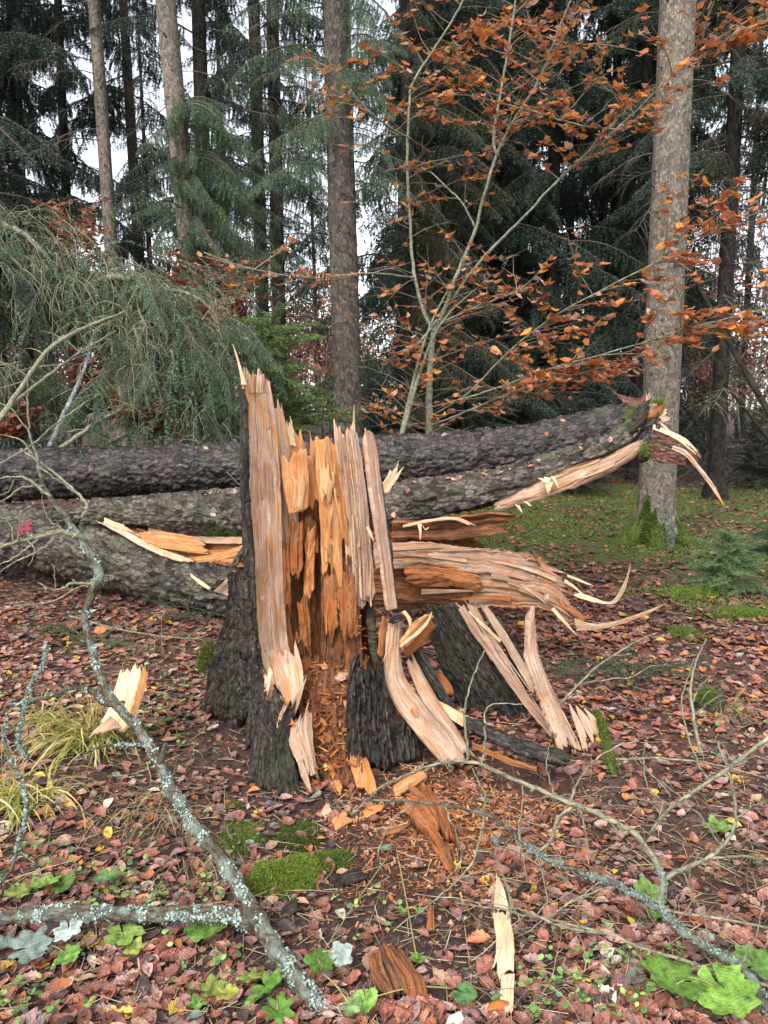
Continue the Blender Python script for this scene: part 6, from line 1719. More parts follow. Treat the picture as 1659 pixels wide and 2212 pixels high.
def side_twigs(t, d, n, lmin, lmax, rs, leaves, dens, updir=.12, q0=.25, q1=1.0, toward=None, sub=3, leafp=1.0, mat=B_TWIG, name='twig', size=(.7, 1.15)):
    """thin zigzag twigs off a limb, flat sprays with leaves set along them"""
    mb = MB()
    L = len(d)
    for k in range(n):
        j = int(L * rs.uniform(q0, q1)) - 1
        c = d[j, :3]
        td = nrm(d[min(j + 1, L - 1), :3] - d[j - 1, :3])
        side = np.array([rs.normal(), rs.normal() * .6, rs.normal() * .12 + updir])
        if toward is not None:
            side = side * .6 + np.asarray(toward)
        ln = rs.uniform(lmin, lmax)
        hp = hang_path(c, td * .6 + nrm(side), ln, .03, rs, 7)
        tube(mb, hp, np.linspace(.0042, .0012, 8), 4, cap=False, col=np.array([.20, .17, .12]) * rs.uniform(.7, 1.3))
        all_ = [(hp, ln)]
        for q in range(sub):
            i = rs.integers(2, 7)
            h2 = hang_path(hp[i], nrm(hp[i] - hp[i - 1]) + rs.normal(size=3) * (.6, .6, .15), ln * rs.uniform(.25, .5), .02, rs, 5)
            tube(mb, h2, np.linspace(.0026, .0009, 6), 3, cap=False, col=np.array([.20, .16, .11]) * rs.uniform(.7, 1.3))
            all_.append((h2, ln * .4))
        if rs.random() > leafp:
            continue
        for hpp, l2 in all_:
            m = rs.poisson(l2 * dens * .50)
            for _ in range(m):
                i = rs.uniform(1, len(hpp) - 1.01)
                i0 = int(i)
                p = hpp[i0] * (1 - i + i0) + hpp[i0 + 1] * (i - i0)
                yaw = rs.random() * 6.283
                o = np.array([math.cos(yaw), math.sin(yaw), -.25]) * .035
                leaves.append((p + o, nrm(np.array([rs.normal() * .45, rs.normal() * .45 - .12, 1.0])), yaw, rs.uniform(*size)))
    o = mb.build(name, C_TWIG, t)
    o['kind'] = 'stuff'

def beech_sapling():
    rs = np.random.default_rng(31)
    base = P(928, 950, 7.0)
    base[2] = float(ground_z(base[0], base[1]))
    t = thing('beech_sapling', 'slender forked beech sapling with orange autumn leaves behind the fallen logs', 'tree', base)
    lv = []
    zb = base
    x, y, _ = proj(base)
    tr = limb(t, [(926, float(y), 7.0), (927, 940, 7.0), (927, 850, 7.0), (930, 780, 6.98), (937, 718, 6.95)], [17, 16, 14, 12, 11], 'trunk', B_BEECH, 12, 60, .08, 1, .01)
    LA = limb(t, [(937, 718, 6.95), (915, 670, 6.95), (895, 590, 6.9), (886, 480, 6.9), (880, 380, 6.9), (884, 220, 6.9), (896, 170, 6.9), (935, 110, 6.9), (985, 30, 6.9), (1030, -60, 6.9)], [9, 8, 7, 6, 6, 5, 5, 4, 4, 3], 'limb', B_BEECH, 9, 90, .08, 2, .015)
    LB = limb(t, [(937, 718, 6.95), (960, 670, 6.9), (985, 600, 6.8), (1025, 500, 6.7), (1040, 440, 6.65), (1075, 330, 6.6), (1110, 260, 6.5), (1160, 180, 6.4), (1200, 80, 6.3), (1250, -40, 6.2)], [10, 9, 8, 7, 6, 6, 5, 4, 3, 3], 'limb', B_BEECH, 9, 90, .08, 3, .015)
    LC = limb(t, [(965, 665, 6.9), (1010, 600, 6.8), (1060, 540, 6.7), (1130, 470, 6.6), (1200, 395, 6.5), (1270, 330, 6.4), (1330, 280, 6.3), (1400, 215, 6.2), (1480, 130, 6.1), (1600, 55, 6.0)], [6, 6, 6, 5, 5, 4, 4, 3, 3, 2], 'limb', B_BEECH, 8, 90, .08, 4, .015)
    LD = limb(t, [(1076, 335, 6.6), (1066, 310, 6.6), (1075, 240, 6.6), (1090, 150, 6.6), (1105, 60, 6.6), (1118, -30, 6.6)], [7, 7, 6, 5, 5, 4], 'limb', B_BEECH, 7, 60, .08, 5, .012)
    LE = limb(t, [(1025, 490, 6.7), (1000, 440, 6.7), (960, 400, 6.75), (930, 370, 6.8)], [5, 4, 3, 2], 'limb', B_BEECH, 6, 40, .08, 6, .012)
    LF = limb(t, [(945, 690, 6.95), (900, 745, 6.6), (860, 760, 6.4)], [5, 4, 2], 'limb', B_BEECH, 6, 30, .08, 7, .012)
    tw = lambda pts, w, s: limb(t, pts, np.linspace(w, 2, len(pts)), 'limb', B_BEECH, 6, 50, .08, s, .015)
    R1 = tw([(930, 900, 7.0), (1010, 850, 6.6), (1120, 740, 6.2), (1220, 670, 5.9), (1330, 610, 5.7), (1430, 560, 5.6), (1540, 500, 5.5), (1680, 440, 5.4)], 4, 8)
    R2 = tw([(930, 880, 7.0), (1040, 850, 6.4), (1180, 800, 6.0), (1300, 765, 5.7), (1420, 730, 5.5), (1560, 690, 5.4), (1700, 655, 5.3)], 4.2, 9)
    R3 = tw([(928, 920, 7.0), (1030, 880, 6.5), (1150, 830, 6.1), (1290, 800, 5.9)], 4.5, 10)
    R4 = tw([(945, 700, 6.95), (1060, 650, 6.5), (1150, 620, 6.3)], 5, 11)
    U1 = tw([(1330, 280, 6.3), (1250, 270, 6.3), (1150, 240, 6.3), (1060, 215, 6.3)], 4, 12)
    L1 = tw([(895, 600, 6.9), (800, 590, 6.6), (680, 600, 6.3), (560, 585, 6.1), (440, 545, 6.0)], 4, 13)
    L2 = tw([(886, 300, 6.9), (820, 260, 6.6), (760, 200, 6.4), (700, 120, 6.2)], 4, 14)
    kw = dict(rs=rs, leaves=lv)
    side_twigs(t, LA, 22, .35, .9, dens=15, q0=.55, **kw)
    side_twigs(t, LB, 24, .35, .9, dens=19, q0=.55, **kw)
    side_twigs(t, LC, 30, .35, .85, dens=20, q0=.45, toward=(.15, 0, .1), **kw)
    side_twigs(t, LD, 17, .35, .8, dens=20, q0=.3, **kw)
    side_twigs(t, U1, 12, .25, .6, dens=20, q0=.1, **kw)
    side_twigs(t, R1, 34, .25, .65, dens=22, q0=.32, toward=(.5, -.1, .1), updir=.05, **kw)
    side_twigs(t, R2, 40, .25, .65, dens=24, q0=.3, toward=(.4, -.1, .05), updir=.02, **kw)
    side_twigs(t, R3, 24, .25, .6, dens=19, q0=.3, updir=0, **kw)
    side_twigs(t, R4, 10, .2, .5, dens=15, q0=.2, **kw)
    side_twigs(t, L1, 10, .2, .5, dens=12, q0=.2, **kw)
    side_twigs(t, L2, 16, .25, .6, dens=10, q0=.1, **kw)
    side_twigs(t, LE, 8, .25, .5, dens=15, q0=.2, **kw)
    side_twigs(t, LF, 6, .2, .5, dens=12, q0=.2, **kw)
    side_twigs(t, tr, 44, .3, .9, dens=11, q0=.1, updir=0, **kw)
    side_twigs(t, LA[:45], 18, .3, .7, dens=6, q0=.1, updir=0, **kw)
    leafy(t, lv, LG, C_BEECH, BEECH_COL, 300, 1, LGL)
    return len(lv)
beech_sapling()

def beech_bush(name, label, x, y, Y, stems, seed, dens, palette, keep=40, group='rusty beech bushes', hgt=1.5, w=4):
    rs = np.random.default_rng(seed)
    b = P(x, y, Y)
    b[2] = max(b[2], float(ground_z(b[0], b[1])))
    t = thing(name, label, 'bush', b, group)
    lv = []
    for k in range(stems):
        yaw = rs.random() * 6.283
        l = rs.uniform(.15, .5) * hgt
        pts = crs([b, b + (math.cos(yaw) * l * .4, math.sin(yaw) * l * .3, hgt * .5), b + (math.cos(yaw) * l, math.sin(yaw) * l * .6, hgt * rs.uniform(.7, 1.1))], 30)
        r = np.linspace(w / 2 * Y / FD, .002, 30)
        mb = MB()
        tube(mb, pts, r, 6)
        mb.build('stem', B_BEECH, t)
        side_twigs(t, np.column_stack([pts, r]), 14, .2 * hgt ** .5, .5 * hgt ** .5, rs=rs, leaves=lv, dens=dens, q0=.15)
    leafy(t, lv, LG, C_BEECH, palette, keep, seed, LGL)
RUST = np.array([(.26, .085, .04), (.33, .13, .07), (.20, .06, .035), (.42, .22, .15)])
beech_bush('beech_sapling', 'second thin beech stem with few leaves beside the forked sapling', 862, 960, 6.8, 2, 41, 8, BEECH_COL, 30, 'thin beech stems', 1.9, 11)
beech_bush('beech_bush', 'rusty leafed bush behind the slim knotty spruce trunk', 165, 640, 9.5, 5, 42, 26, RUST, 60, hgt=1.0)
beech_bush('beech_bush', 'pinkish leaf sprigs just above the whole log next to the stump', 330, 960, 6.8, 5, 43, 30, RUST + .06, 60, hgt=.32)
beech_bush('beech_bush', 'brown leaf sprigs at the lower edge of the drooping brush', 190, 880, 7.3, 5, 44, 26, RUST, 60, hgt=.40)
beech_bush('beech_bush', 'dark red leafed bush under the drooping green boughs', 470, 760, 9.5, 6, 45, 26, RUST * .8, 60, hgt=1.1)
beech_bush('beech_bush', 'brown leaf sprigs among the pale sticks at the picture edge', 30, 960, 6.9, 4, 46, 26, RUST, 40, hgt=.30)
for i, (x, Y, h, lab) in enumerate([(1600, 22, 5.5, 'red leafed young beech far beyond the black trunk'), (1690, 20, 5.0, 'red leafed young beech at the far picture edge'), (560, 20, 2.4, 'rusty young beech beyond the young green spruce'), (640, 24, 3.2, 'rusty thicket in the pale gap left of the scaly trunk'), (330, 22, 4.6, 'bare young beech in the pale gap beside the dark trunk'), (1520, 27, 5.5, 'dim red beech between the thick pale trunk and the black one')]):
    if i < 4 or i == 5:
        rs_ = np.random.default_rng(900 + i)
    beech_bush('far_beech', lab, x, 960, Y, 6, 50 + i, 7 if i != 4 else 1.5, np.array([(.30, .10, .075), (.36, .15, .11), (.24, .075, .06)]), 10, 'young beeches far in the wood', h, 4)

# ------------------------------------------------------------------ grasses
def grass(label, x, y, n, L, col, seed, lean=(0, -.4), w=.0045, spread=.06, group='grass tufts', sag=.32, Y=None):
    b = G(x, y)
    t = thing('grass_tuft', label, 'grass', b, group)
    rs = np.random.default_rng(seed)
    mb = MB()
    for k in range(n):
        c = b + rs.normal(size=3) * (spread, spread * .7, 0)
        c[2] = float(ground_z(c[0], c[1])) - .005
        hp = hang_path(c, (lean[0] + rs.normal() * .5, lean[1] + rs.normal() * .4, 1.0), L * rs.uniform(.5, 1.15), sag * rs.uniform(.6, 1.3), rs, 9)
        tt = nrm(np.gradient(hp, axis=0))
        s = nrm(np.cross(tt, rs.normal(size=3) * .3 + np.array([0, 0, 1.0])))
        ww = w * rs.uniform(.6, 1.2) * np.concatenate([np.linspace(.7, 1, 5), np.linspace(.95, .08, 5)])[:, None]
        v = np.concatenate([hp - s * ww, hp + s * ww])
        f = np.stack([np.arange(9), np.arange(1, 10), np.arange(11, 20), np.arange(10, 19)], 1)
        c0 = np.asarray(col[rs.integers(len(col))]) * rs.uniform(.7, 1.2)
        mb.add(v, f, None, c0)
    o = mb.build('blades', C_GRASS, t)
    o['kind'] = 'stuff'
YEL = [(.58, .48, .13), (.66, .54, .20), (.42, .42, .10), (.70, .60, .28), (.28, .34, .08)]
DRY = [(.30, .22, .11), (.42, .34, .19), (.20, .13, .07), (.34, .28, .12)]
grass('yellow arching grass tuft in front of the tall chip of wood', 195, 1600, 260, .36, YEL, 1, (-.25, -.45), .0042, .055, sag=.24)
grass('yellow green tuft drooping at the picture edge', 40, 1740, 220, .32, YEL, 2, (-.1, -.4), .004, .06, sag=.24)
grass('small green-yellow tuft above the big yellow one', 110, 1560, 90, .22, YEL, 3, (-.2, -.3), .0036, .04)
grass('brown dead grass hanging down beside the lichen bough', 345, 1760, 130, .26, DRY, 4, (.1, -.5), .0017, .09)
grass('long pale dead stalks below the lichen bough', 450, 1850, 50, .30, DRY[1:2], 5, (.2, -.7), .0013, .05)
grass('dry straw tuft under the mossy little stump', 1570, 1540, 110, .26, DRY, 6, (.1, -.3), .0014, .07)
grass('dry straw between the forked bough and the torn roots', 1245, 1720, 60, .20, DRY, 7, (0, -.4), .0013, .06)
grass('flattened straw at the side edge of the picture', 1610, 1850, 90, .24, DRY, 8, (-.3, -.4), .0014, .10)
grass('thin dead grass below the split trunk', 330, 1420, 70, .30, DRY, 9, (.2, -.3), .0016, .12)
grass('few green blades near the foot of the buttress root', 395, 1660, 30, .10, [(.16, .24, .06), (.26, .3, .1)], 10, (0, -.2), .0016, .06)
grass('sparse green grass beside the yellow sliver', 1100, 2010, 46, .10, [(.2, .25, .08), (.35, .3, .12)], 11, (0, -.3), .0012, .12)

# ------------------------------------------------------------------ moss cushions
def moss_patch(label, x, y, rx, ry, hgt, n, seed, col=(.18, .24, .045), size=.0085, group='moss cushions on the soil'):
    rs = np.random.default_rng(seed)
    c = G(x, y)
    a = rs.random(n) * 6.283
    r = np.sqrt(rs.random(n))
    rim = .65 + .6 * vn(np.cos(a) * 1.6 + 5, np.sin(a) * 1.6 + 5, 0, seed)
    X, Y = c[0] + np.cos(a) * r * rim * rx, c[1] + np.sin(a) * r * rim * ry
    h = hgt * (1 - r ** 2) * (.6 + .8 * vn(X * 30, Y * 30, 0, seed))
    p = np.stack([X, Y, ground_z(X, Y) + h - .004], 1)
    nn = np.stack([np.cos(a) * r * .6, np.sin(a) * r * .6, np.ones(n)], 1)
    keep = vn(X * 14, Y * 14, 0, seed + 2) > .04
    mb = MB()
    k = 48
    th = np.linspace(0, 6.283, k, endpoint=False)
    rows = []
    for q in (0.0, .35, .7, 1.0):
        rm = .65 + .6 * vn(np.cos(th) * 1.6 + 5, np.sin(th) * 1.6 + 5, 0, seed)
        XX, YY = c[0] + np.cos(th) * q * rm * rx * .92, c[1] + np.sin(th) * q * rm * ry * .92
        rows.append(np.stack([XX, YY, ground_z(XX, YY) + hgt * (1 - q ** 2) * .75 - .012 * q], 1))
    mb.add(np.stack(rows).reshape(-1, 3), grid_faces(k, 4, True), None, np.asarray(col) * .6)
    moss_tufts(mb, p[keep], nrm(nn[keep]), 9, size, np.asarray(col), rs)
    o = mb.build('moss_patch', C_MOSS, origin=c)
    tag(o, label, 'moss', group, 'stuff')
moss_patch('largest bright green moss cushion on the bare soil below the stump', 615, 1895, .135, .10, .045, 4200, 1)
moss_patch('darker moss strip above the largest cushion', 650, 1805, .105, .11, .015, 2000, 2, (.10, .14, .035))
moss_patch('moss cushion to the side of the largest one', 715, 1865, .075, .07, .025, 1100, 3, (.14, .20, .04))
moss_patch('thin moss near the lichen bough fork', 520, 1815, .09, .12, .015, 1600, 4, (.11, .15, .035))
moss_patch('little moss tuft near the front root of the stump', 500, 1545, .05, .05, .012, 350, 5, (.11, .15, .035))
moss_patch('small moss spot on the litter before the lichen bough', 505, 1745, .035, .03, .012, 250, 6, (.11, .15, .035))
moss_patch('flat moss under the forked bough', 1395, 1985, .07, .06, .012, 500, 7, (.09, .11, .03))
moss_patch('moss cushion beside the pale spruce seedling', 1490, 1285, .30, .22, .03, 1500, 8, (.15, .21, .045), .02)
moss_patch('moss carpet in front of the seedling at the side', 1600, 1330, .28, .14, .025, 1100, 9, (.15, .21, .045), .02)
moss_patch('narrow moss stripe on the litter beyond the curling slivers', 1480, 1375, .12, .16, .02, 600, 10, (.15, .20, .045), .018)
def moss_field():
    rs = np.random.default_rng(3)
    n = 30000
    Y = rs.uniform(5.2, 14.5, n)
    X = rs.uniform(-.2, 1.0, n) * Y * .52 + .3
    keep = moss_amount(X, Y) + fbm(X * 1.3, Y * 1.3, 0, 71, 4) + .25 * fbm(X * 6, Y * 6, 0, 72, 2) > 1.10
    X, Y = X[keep], Y[keep]
    p = np.stack([X, Y, ground_z(X, Y)], 1)
    mb = MB()
    moss_tufts(mb, p, np.tile([0, 0, 1.0], (len(p), 1)), 4, .034, (.125, .16, .05), rs)
    o = mb.build('moss_carpet', C_MOSS)
    tag(o, 'patchy green moss carpet round the foot of the thick pale trunk', None, None, 'stuff')
moss_field()
# small mossy stump
ms = G(1535, 1530)
t = thing('mossy_stump', 'little rotten stump capped with bright moss beside a dark hole in the litter', 'stump', ms)
mb = MB()
tube(mb, [ms + (0, 0, -.05), ms + (0, 0, .03), ms + (-.005, 0, .07), ms + (-.01, 0, .095)], [.085, .075, .062, .03], 14, 16, rough=.25, seed=4)
mb.build('rotten_wood', B_DARK, t)
mb = MB()
rs = np.random.default_rng(8)
a = rs.random(420) * 6.283
r = np.sqrt(rs.random(420)) * .062
pp = np.stack([ms[0] - .02 + np.cos(a) * r, ms[1] - .01 + np.sin(a) * r, ms[2] + .105 - (r / .062) ** 2 * .06], 1)
moss_tufts(mb, pp, nrm(np.stack([np.cos(a) * r * 18, np.sin(a) * r * 18, 1 + 0 * a], 1)), 14, .009, (.14, .20, .04), rs)
o = mb.build('moss', C_MOSS, t)
o['kind'] = 'stuff'
# moss grown root tip by the last torn splinter
q0, q1 = G(1322, 1668), G(1288, 1560)
t = thing('mossy_root', 'moss covered root end slanting down past the last torn splinters', 'root', q0)
mb = MB()
tube(mb, [q0 + (.02, -.03, -.03), q0 + (0, 0, .02), (q0 + q1) / 2 + (0, 0, .05), q1 + (0, 0, .05), q1 + (-.03, .05, .01)], [.006, .015, .019, .012, .004], 10, 24, rough=.35)
mb.build('bark', MOSSY, t)
mb = MB()
f = rs.random(500)[:, None]
pp = (q0 + (0, 0, .02)) * (1 - f) + (q1 + (0, 0, .05)) * f + rs.normal(size=(500, 3)) * (.010, .012, .006) * (1.2 - f) + np.array([0, 0, .03]) * np.sin(f * math.pi)
moss_tufts(mb, pp, np.tile([.1, -.4, 1.0], (500, 1)), 10, .011, (.12, .165, .04), rs)
o = mb.build('moss', C_MOSS, t)
o['kind'] = 'stuff'
# ------------------------------------------------------------------ torn pieces of wood lying on the ground
def chunk(name, label, mats, L, Rr, thick, seed, on=True, cat='piece of wood', group='torn wood pieces on the ground', lift=0.0, **kw):
    A = [G(*q[:2]) + (0, 0, q[2] + lift) for q in L]
    B = [G(*q[:2]) + (0, 0, q[2] + lift) for q in Rr]
    t = thing(name, label, cat, (A[0] + B[0]) / 2, group)
    mb = MB()
    slab(mb, A, B, thick=thick, seed=seed, **kw)
    mb.build('wood', mats, t)
    return t
def chunk3(name, label, mats, L, Rr, thick, seed, **kw):
    A, B = pl(*L), pl(*Rr)
    t = thing(name, label, 'piece of wood', (A[0] + B[0]) / 2, 'torn wood pieces on the ground')
    mb = MB()
    slab(mb, A, B, thick=thick, seed=seed, **kw)
    mb.build('wood', mats, t)
    return t
t = chunk3('wood_chunk', 'tall pale yellow chip of split wood stuck in the litter behind the lichen bough', W_CREAM, [(215, 1565, 3.10), (235, 1530, 3.16), (250, 1480, 3.22), (268, 1428, 3.28)], [(268, 1580, 3.06), (280, 1540, 3.12), (296, 1490, 3.18), (308, 1435, 3.24)], .03, 201, relief=.004, jt=.18, jb=.08, res=.004, edge=.9)
mb = MB()
slab(mb, pl((267, 1582, 3.065), (283, 1540, 3.125), (299, 1490, 3.185), (308, 1440, 3.24)), pl((284, 1570, 3.10), (300, 1530, 3.15), (314, 1485, 3.20), (321, 1442, 3.25)), thick=.03, seed=202, relief=.003, jt=.08, res=.004)
mb.build('wood', W_ORANGE, t)
mb = MB()
slab(mb, pl((190, 1592, 2.98), (215, 1565, 3.04), (238, 1545, 3.10)), pl((205, 1590, 2.97), (240, 1575, 3.03), (262, 1572, 3.07)), thick=.015, seed=203, relief=.004, jb=.5, res=.004)
mb.build('splinter', W_PALE, t)
t = chunk('wood_sliver', 'long pale yellow sliver of fresh wood lying flat in the leaves', W_CREAM, [(1075, 2135, .03), (1070, 2060, .035), (1066, 2000, .04)], [(1112, 2130, .035), (1108, 2060, .04), (1098, 1990, .045)], .012, 204, relief=.002, jt=.12, jb=.10, res=.003, edge=.9)
for i, (L, Rr) in enumerate([([(1066, 2005, .04), (1068, 1970, .045), (1072, 1925, .05)], [(1098, 1995, .045), (1092, 1965, .05), (1076, 1926, .05)]),
                             ([(1092, 2212, .02), (1085, 2170, .03), (1080, 2130, .032)], [(1106, 2212, .02), (1110, 2170, .03), (1112, 2128, .035)]),
                             ([(1078, 2195, .02), (1082, 2160, .03), (1084, 2130, .032)], [(1084, 2197, .02), (1092, 2162, .03), (1094, 2130, .034)]),
                             ([(1060, 2110, .02), (1068, 2090, .03), (1072, 2070, .032)], [(1064, 2112, .02), (1074, 2094, .03), (1080, 2072, .034)])]):
    mb = MB()
    slab(mb, [G(*q[:2]) + (0, 0, q[2]) for q in L], [G(*q[:2]) + (0, 0, q[2]) for q in Rr], thick=.008, seed=205 + i, relief=.002, res=.003, jb=.15)
    mb.build('splinter', W_CREAM, t)
chunk('wood_chunk', 'crumbling orange-brown rotten chunk at the lower edge of the picture', W_ROT_SHADE, [(825, 2165, .02), (800, 2120, .03), (810, 2085, .03)], [(925, 2200, .02), (905, 2130, .04), (850, 2070, .04)], .03, 210, kind='rot', ragged=.014, relief=.011, bulge=.015, jt=.15, jb=.2, res=.004)
chunk('wood_chunk', 'shredded red-brown rotten block in the crumbs below the stump', W_ROT, [(955, 1850, .02), (900, 1800, .03), (860, 1760, .03)], [(985, 1830, .03), (950, 1760, .05), (905, 1715, .05)], .04, 211, kind='rot', ragged=.014, relief=.012, bulge=.025, jt=.2, jb=.25, res=.004)
chunk('wood_chunk', 'flaky rotten flake beside the shredded block', W_ROT, [(975, 1900, .01), (945, 1860, .02), (930, 1830, .02)], [(990, 1895, .01), (970, 1850, .02), (955, 1820, .02)], .015, 212, kind='rot', relief=.005, jt=.2, jb=.2, res=.004)
chunk3('wood_chunk', 'orange brown rotten lump lying between the torn roots', W_ROT, [(930, 1510, 3.30), (918, 1490, 3.33), (925, 1462, 3.36)], [(978, 1500, 3.30), (975, 1482, 3.32), (955, 1455, 3.36)], .07, 213, kind='rot', relief=.007, bulge=.03, jt=.1, res=.005, edge=.9)
ch = [('broad orange chip leaning on the crumbs in front of the dark bark stub', W_ORANGE, [(772, 1722, .03), (762, 1695, .05), (754, 1675, .07)], [(815, 1735, .03), (805, 1700, .06), (782, 1655, .08)], .02),
      ('orange stick of wood lying towards the torn root end', W_ORANGE, [(845, 1735, .02), (880, 1720, .03), (922, 1700, .04)], [(850, 1718, .04), (880, 1702, .05), (918, 1690, .06)], .025),
      ('thin orange stick sloping down from the front root', W_ORANGE, [(738, 1728, .01), (715, 1690, .03), (690, 1648, .06)], [(748, 1722, .01), (725, 1684, .03), (698, 1640, .06)], .012),
      ('second thin orange stick under the sloping one', W_ROT, [(722, 1718, .01), (710, 1690, .02), (698, 1660, .03)], [(730, 1714, .01), (718, 1686, .02), (705, 1656, .03)], .010),
      ('light orange chip below the sloping sticks', W_ORANGE, [(712, 1782, .01), (728, 1772, .02), (745, 1762, .02)], [(722, 1796, .01), (745, 1790, .02), (768, 1784, .02)], .012),
      ('small light chip next to the edge of the darker moss', W_PALE, [(690, 1765, .01), (700, 1752, .015), (708, 1742, .02)], [(702, 1775, .01), (712, 1766, .015), (722, 1760, .02)], .010),
      ('small orange chip resting on the largest moss cushion', W_ROT, [(586, 1893, .035), (596, 1880, .038), (606, 1870, .04)], [(594, 1900, .035), (606, 1890, .038), (616, 1878, .04)], .010),
      ('brown splinter lying by the shredded block', W_ROT, [(820, 1800, .01), (860, 1792, .015), (895, 1780, .02)], [(822, 1812, .01), (862, 1804, .015), (893, 1790, .02)], .010),
      ('flat orange flake below the broad orange chip', W_ORANGE, [(780, 1760, .01), (800, 1750, .02), (830, 1748, .02)], [(785, 1775, .01), (805, 1768, .02), (832, 1760, .02)], .008),
      ('dark wet bark piece on the soil under the moss', B_DARK, [(720, 1935, .01), (750, 1918, .02), (800, 1905, .02)], [(722, 1915, .02), (755, 1900, .03), (790, 1892, .02)], .03),
      ('black bark lump beneath the moss cushion beside the lichen bough', B_DARK, [(600, 2000, .01), (625, 1985, .02), (655, 1975, .02)], [(605, 1980, .02), (630, 1965, .03), (650, 1960, .02)], .03),
      ('charcoal dark bark piece near the yellow sliver', B_DARK, [(1115, 1950, .01), (1130, 1940, .02), (1150, 1932, .02)], [(1112, 1935, .02), (1130, 1925, .03), (1148, 1920, .02)], .025),
      ('brown splinter upright in the bare soil near the forked bough', W_ROT, [(918, 2015, .01), (925, 1990, .02), (930, 1965, .03)], [(940, 2020, .01), (938, 1990, .02), (936, 1966, .03)], .01),
      ('orange splinter at the very lower edge below the yellow sliver', W_ROT, [(1050, 2195, .01), (1080, 2198, .02), (1110, 2205, .02)], [(1055, 2180, .02), (1085, 2184, .03), (1115, 2190, .02)], .02)]
for i, (lab, m, L, Rr, th) in enumerate(ch):
    chunk('wood_chip' if m is not B_DARK else 'bark_piece', lab, m, L, Rr, th, 220 + i, relief=.003, jt=.18, jb=.15, res=.0035, edge=.9, kind='wood' if m is not B_DARK else 'furrow')
def ground_chips():
    def fx(r):
        while True:
            c = np.array([.26 + r.normal() * .22, 2.55 + r.normal() * .26])
            if c[1] > 2.1:
                return np.array([c[0], c[1], float(ground_z(*c)) + .006])
    o = crumbs('wood_chips', 3600, fx, None, CHIPS, .012, 11)
    tag(o, 'scatter of small orange rotten wood chips below the stump', None, None, 'stuff')
    def fy(r):
        c = G(r.uniform(650, 1250), r.uniform(1650, 2150))
        return c + (0, 0, .004)
    o = crumbs('wood_chips', 500, fy, None, CHIPS[1:], .010, 12)
    tag(o, 'sparse brown crumbs of wood over the bare soil', None, None, 'stuff')
ground_chips()

# ------------------------------------------------------------------ cones, stones
def cone_mesh(seed):
    rs = np.random.default_rng(seed)
    mb = MB()
    L = .085
    tube(mb, [(-L / 2, 0, 0), (-L * .3, 0, 0), (0, 0, 0), (L * .3, 0, 0), (L / 2, 0, 0)], [.004, .011, .0125, .010, .003], 10, 16, col=(.14, .05, .035))
    for k in range(90):
        q = (k + .5) / 90
        x = -L / 2 + L * q * .97
        r = .0125 * math.sin(math.pi * min(q * .9 + .08, 1)) ** .6
        a = k * 2.399
        n = np.array([0, math.cos(a), math.sin(a)])
        s = np.cross(n, (1, 0, 0)) * .0048
        c = np.array([x, 0, 0]) + n * r
        mb.add([c - s, c + s, c + s * .5 + np.array([.009, 0, 0]) + n * .003, c - s * .5 + np.array([.009, 0, 0]) + n * .003], np.array([[0, 1, 2, 3]]), None, np.array((.24, .085, .06)) * rs.uniform(.7, 1.3))
    return mb.mesh('spruce_cone', C_CRUMB)
cm = cone_mesh(1)
for i, (x, y, yaw, wh) in enumerate([(355, 2052, 70, 'under the horizontal lichen branch'), (378, 2068, 20, 'next to another cone under the horizontal lichen branch'), (590, 2195, 20, 'among green leaves at the lower edge'), (458, 2170, 5, 'between brown leaves above the lower edge'), (860, 2195, 150, 'beside the crumbling orange chunk'), (820, 2180, 10, 'between the bright herb and the crumbling chunk')]):
    g = G(x, y)
    o = bpy.data.objects.new('spruce_cone', cm)
    COL.objects.link(o)
    o.location = g + (0, 0, .012)
    o.rotation_euler = (0, .08, R(yaw))
    tag(o, 'reddish brown spruce cone lying ' + wh, 'cone', 'spruce cones on the litter')
for i, (x, y, s, c, wh) in enumerate([(582, 1738, .017, (.16, .17, .18), 'blue-grey stone on the soil before the front root'), (1000, 1985, .013, (.12, .12, .12), 'dark round stone in the bare soil'), (1065, 1960, .016, (.09, .095, .10), 'smooth black stone by the top of the yellow sliver'), (930, 1905, .010, (.2, .2, .19), 'small grey stone beside a rotten flake'), (1075, 1780, .012, (.18, .19, .2), 'pale grey pebble under the forked bough'), (565, 1815, .009, (.25, .25, .25), 'grey pebble in the thin moss'), (1480, 1880, .013, (.16, .17, .19), 'bluish pebble under the side fork'), (530, 1600, .009, (.3, .28, .3), 'pale pebble near the buttress root'), (1260, 1985, .012, (.14, .14, .15), 'grey stone below the bough joint')]):
    g = G(x, y)
    mb = MB()
    th = np.linspace(0, math.pi, 7)
    ph = np.linspace(0, 6.283, 10, endpoint=False)
    TH, PH = np.meshgrid(th, ph, indexing='ij')
    d = np.stack([np.sin(TH) * np.cos(PH), np.sin(TH) * np.sin(PH), np.cos(TH)], -1)
    rr = s * (.75 + .5 * vn(d[..., 0] * 1.4 + i * 7, d[..., 1] * 1.4, d[..., 2] * 1.4, i))
    v = d * rr[..., None] * (1.25, 1, .6)
    mb.add((v + g + (0, 0, s * .25)).reshape(-1, 3), grid_faces(10, 7, True), None, c)
    o = mb.build('stone', C_STONE, origin=g)
    tag(o, wh, 'stone', 'stones on the bare soil')

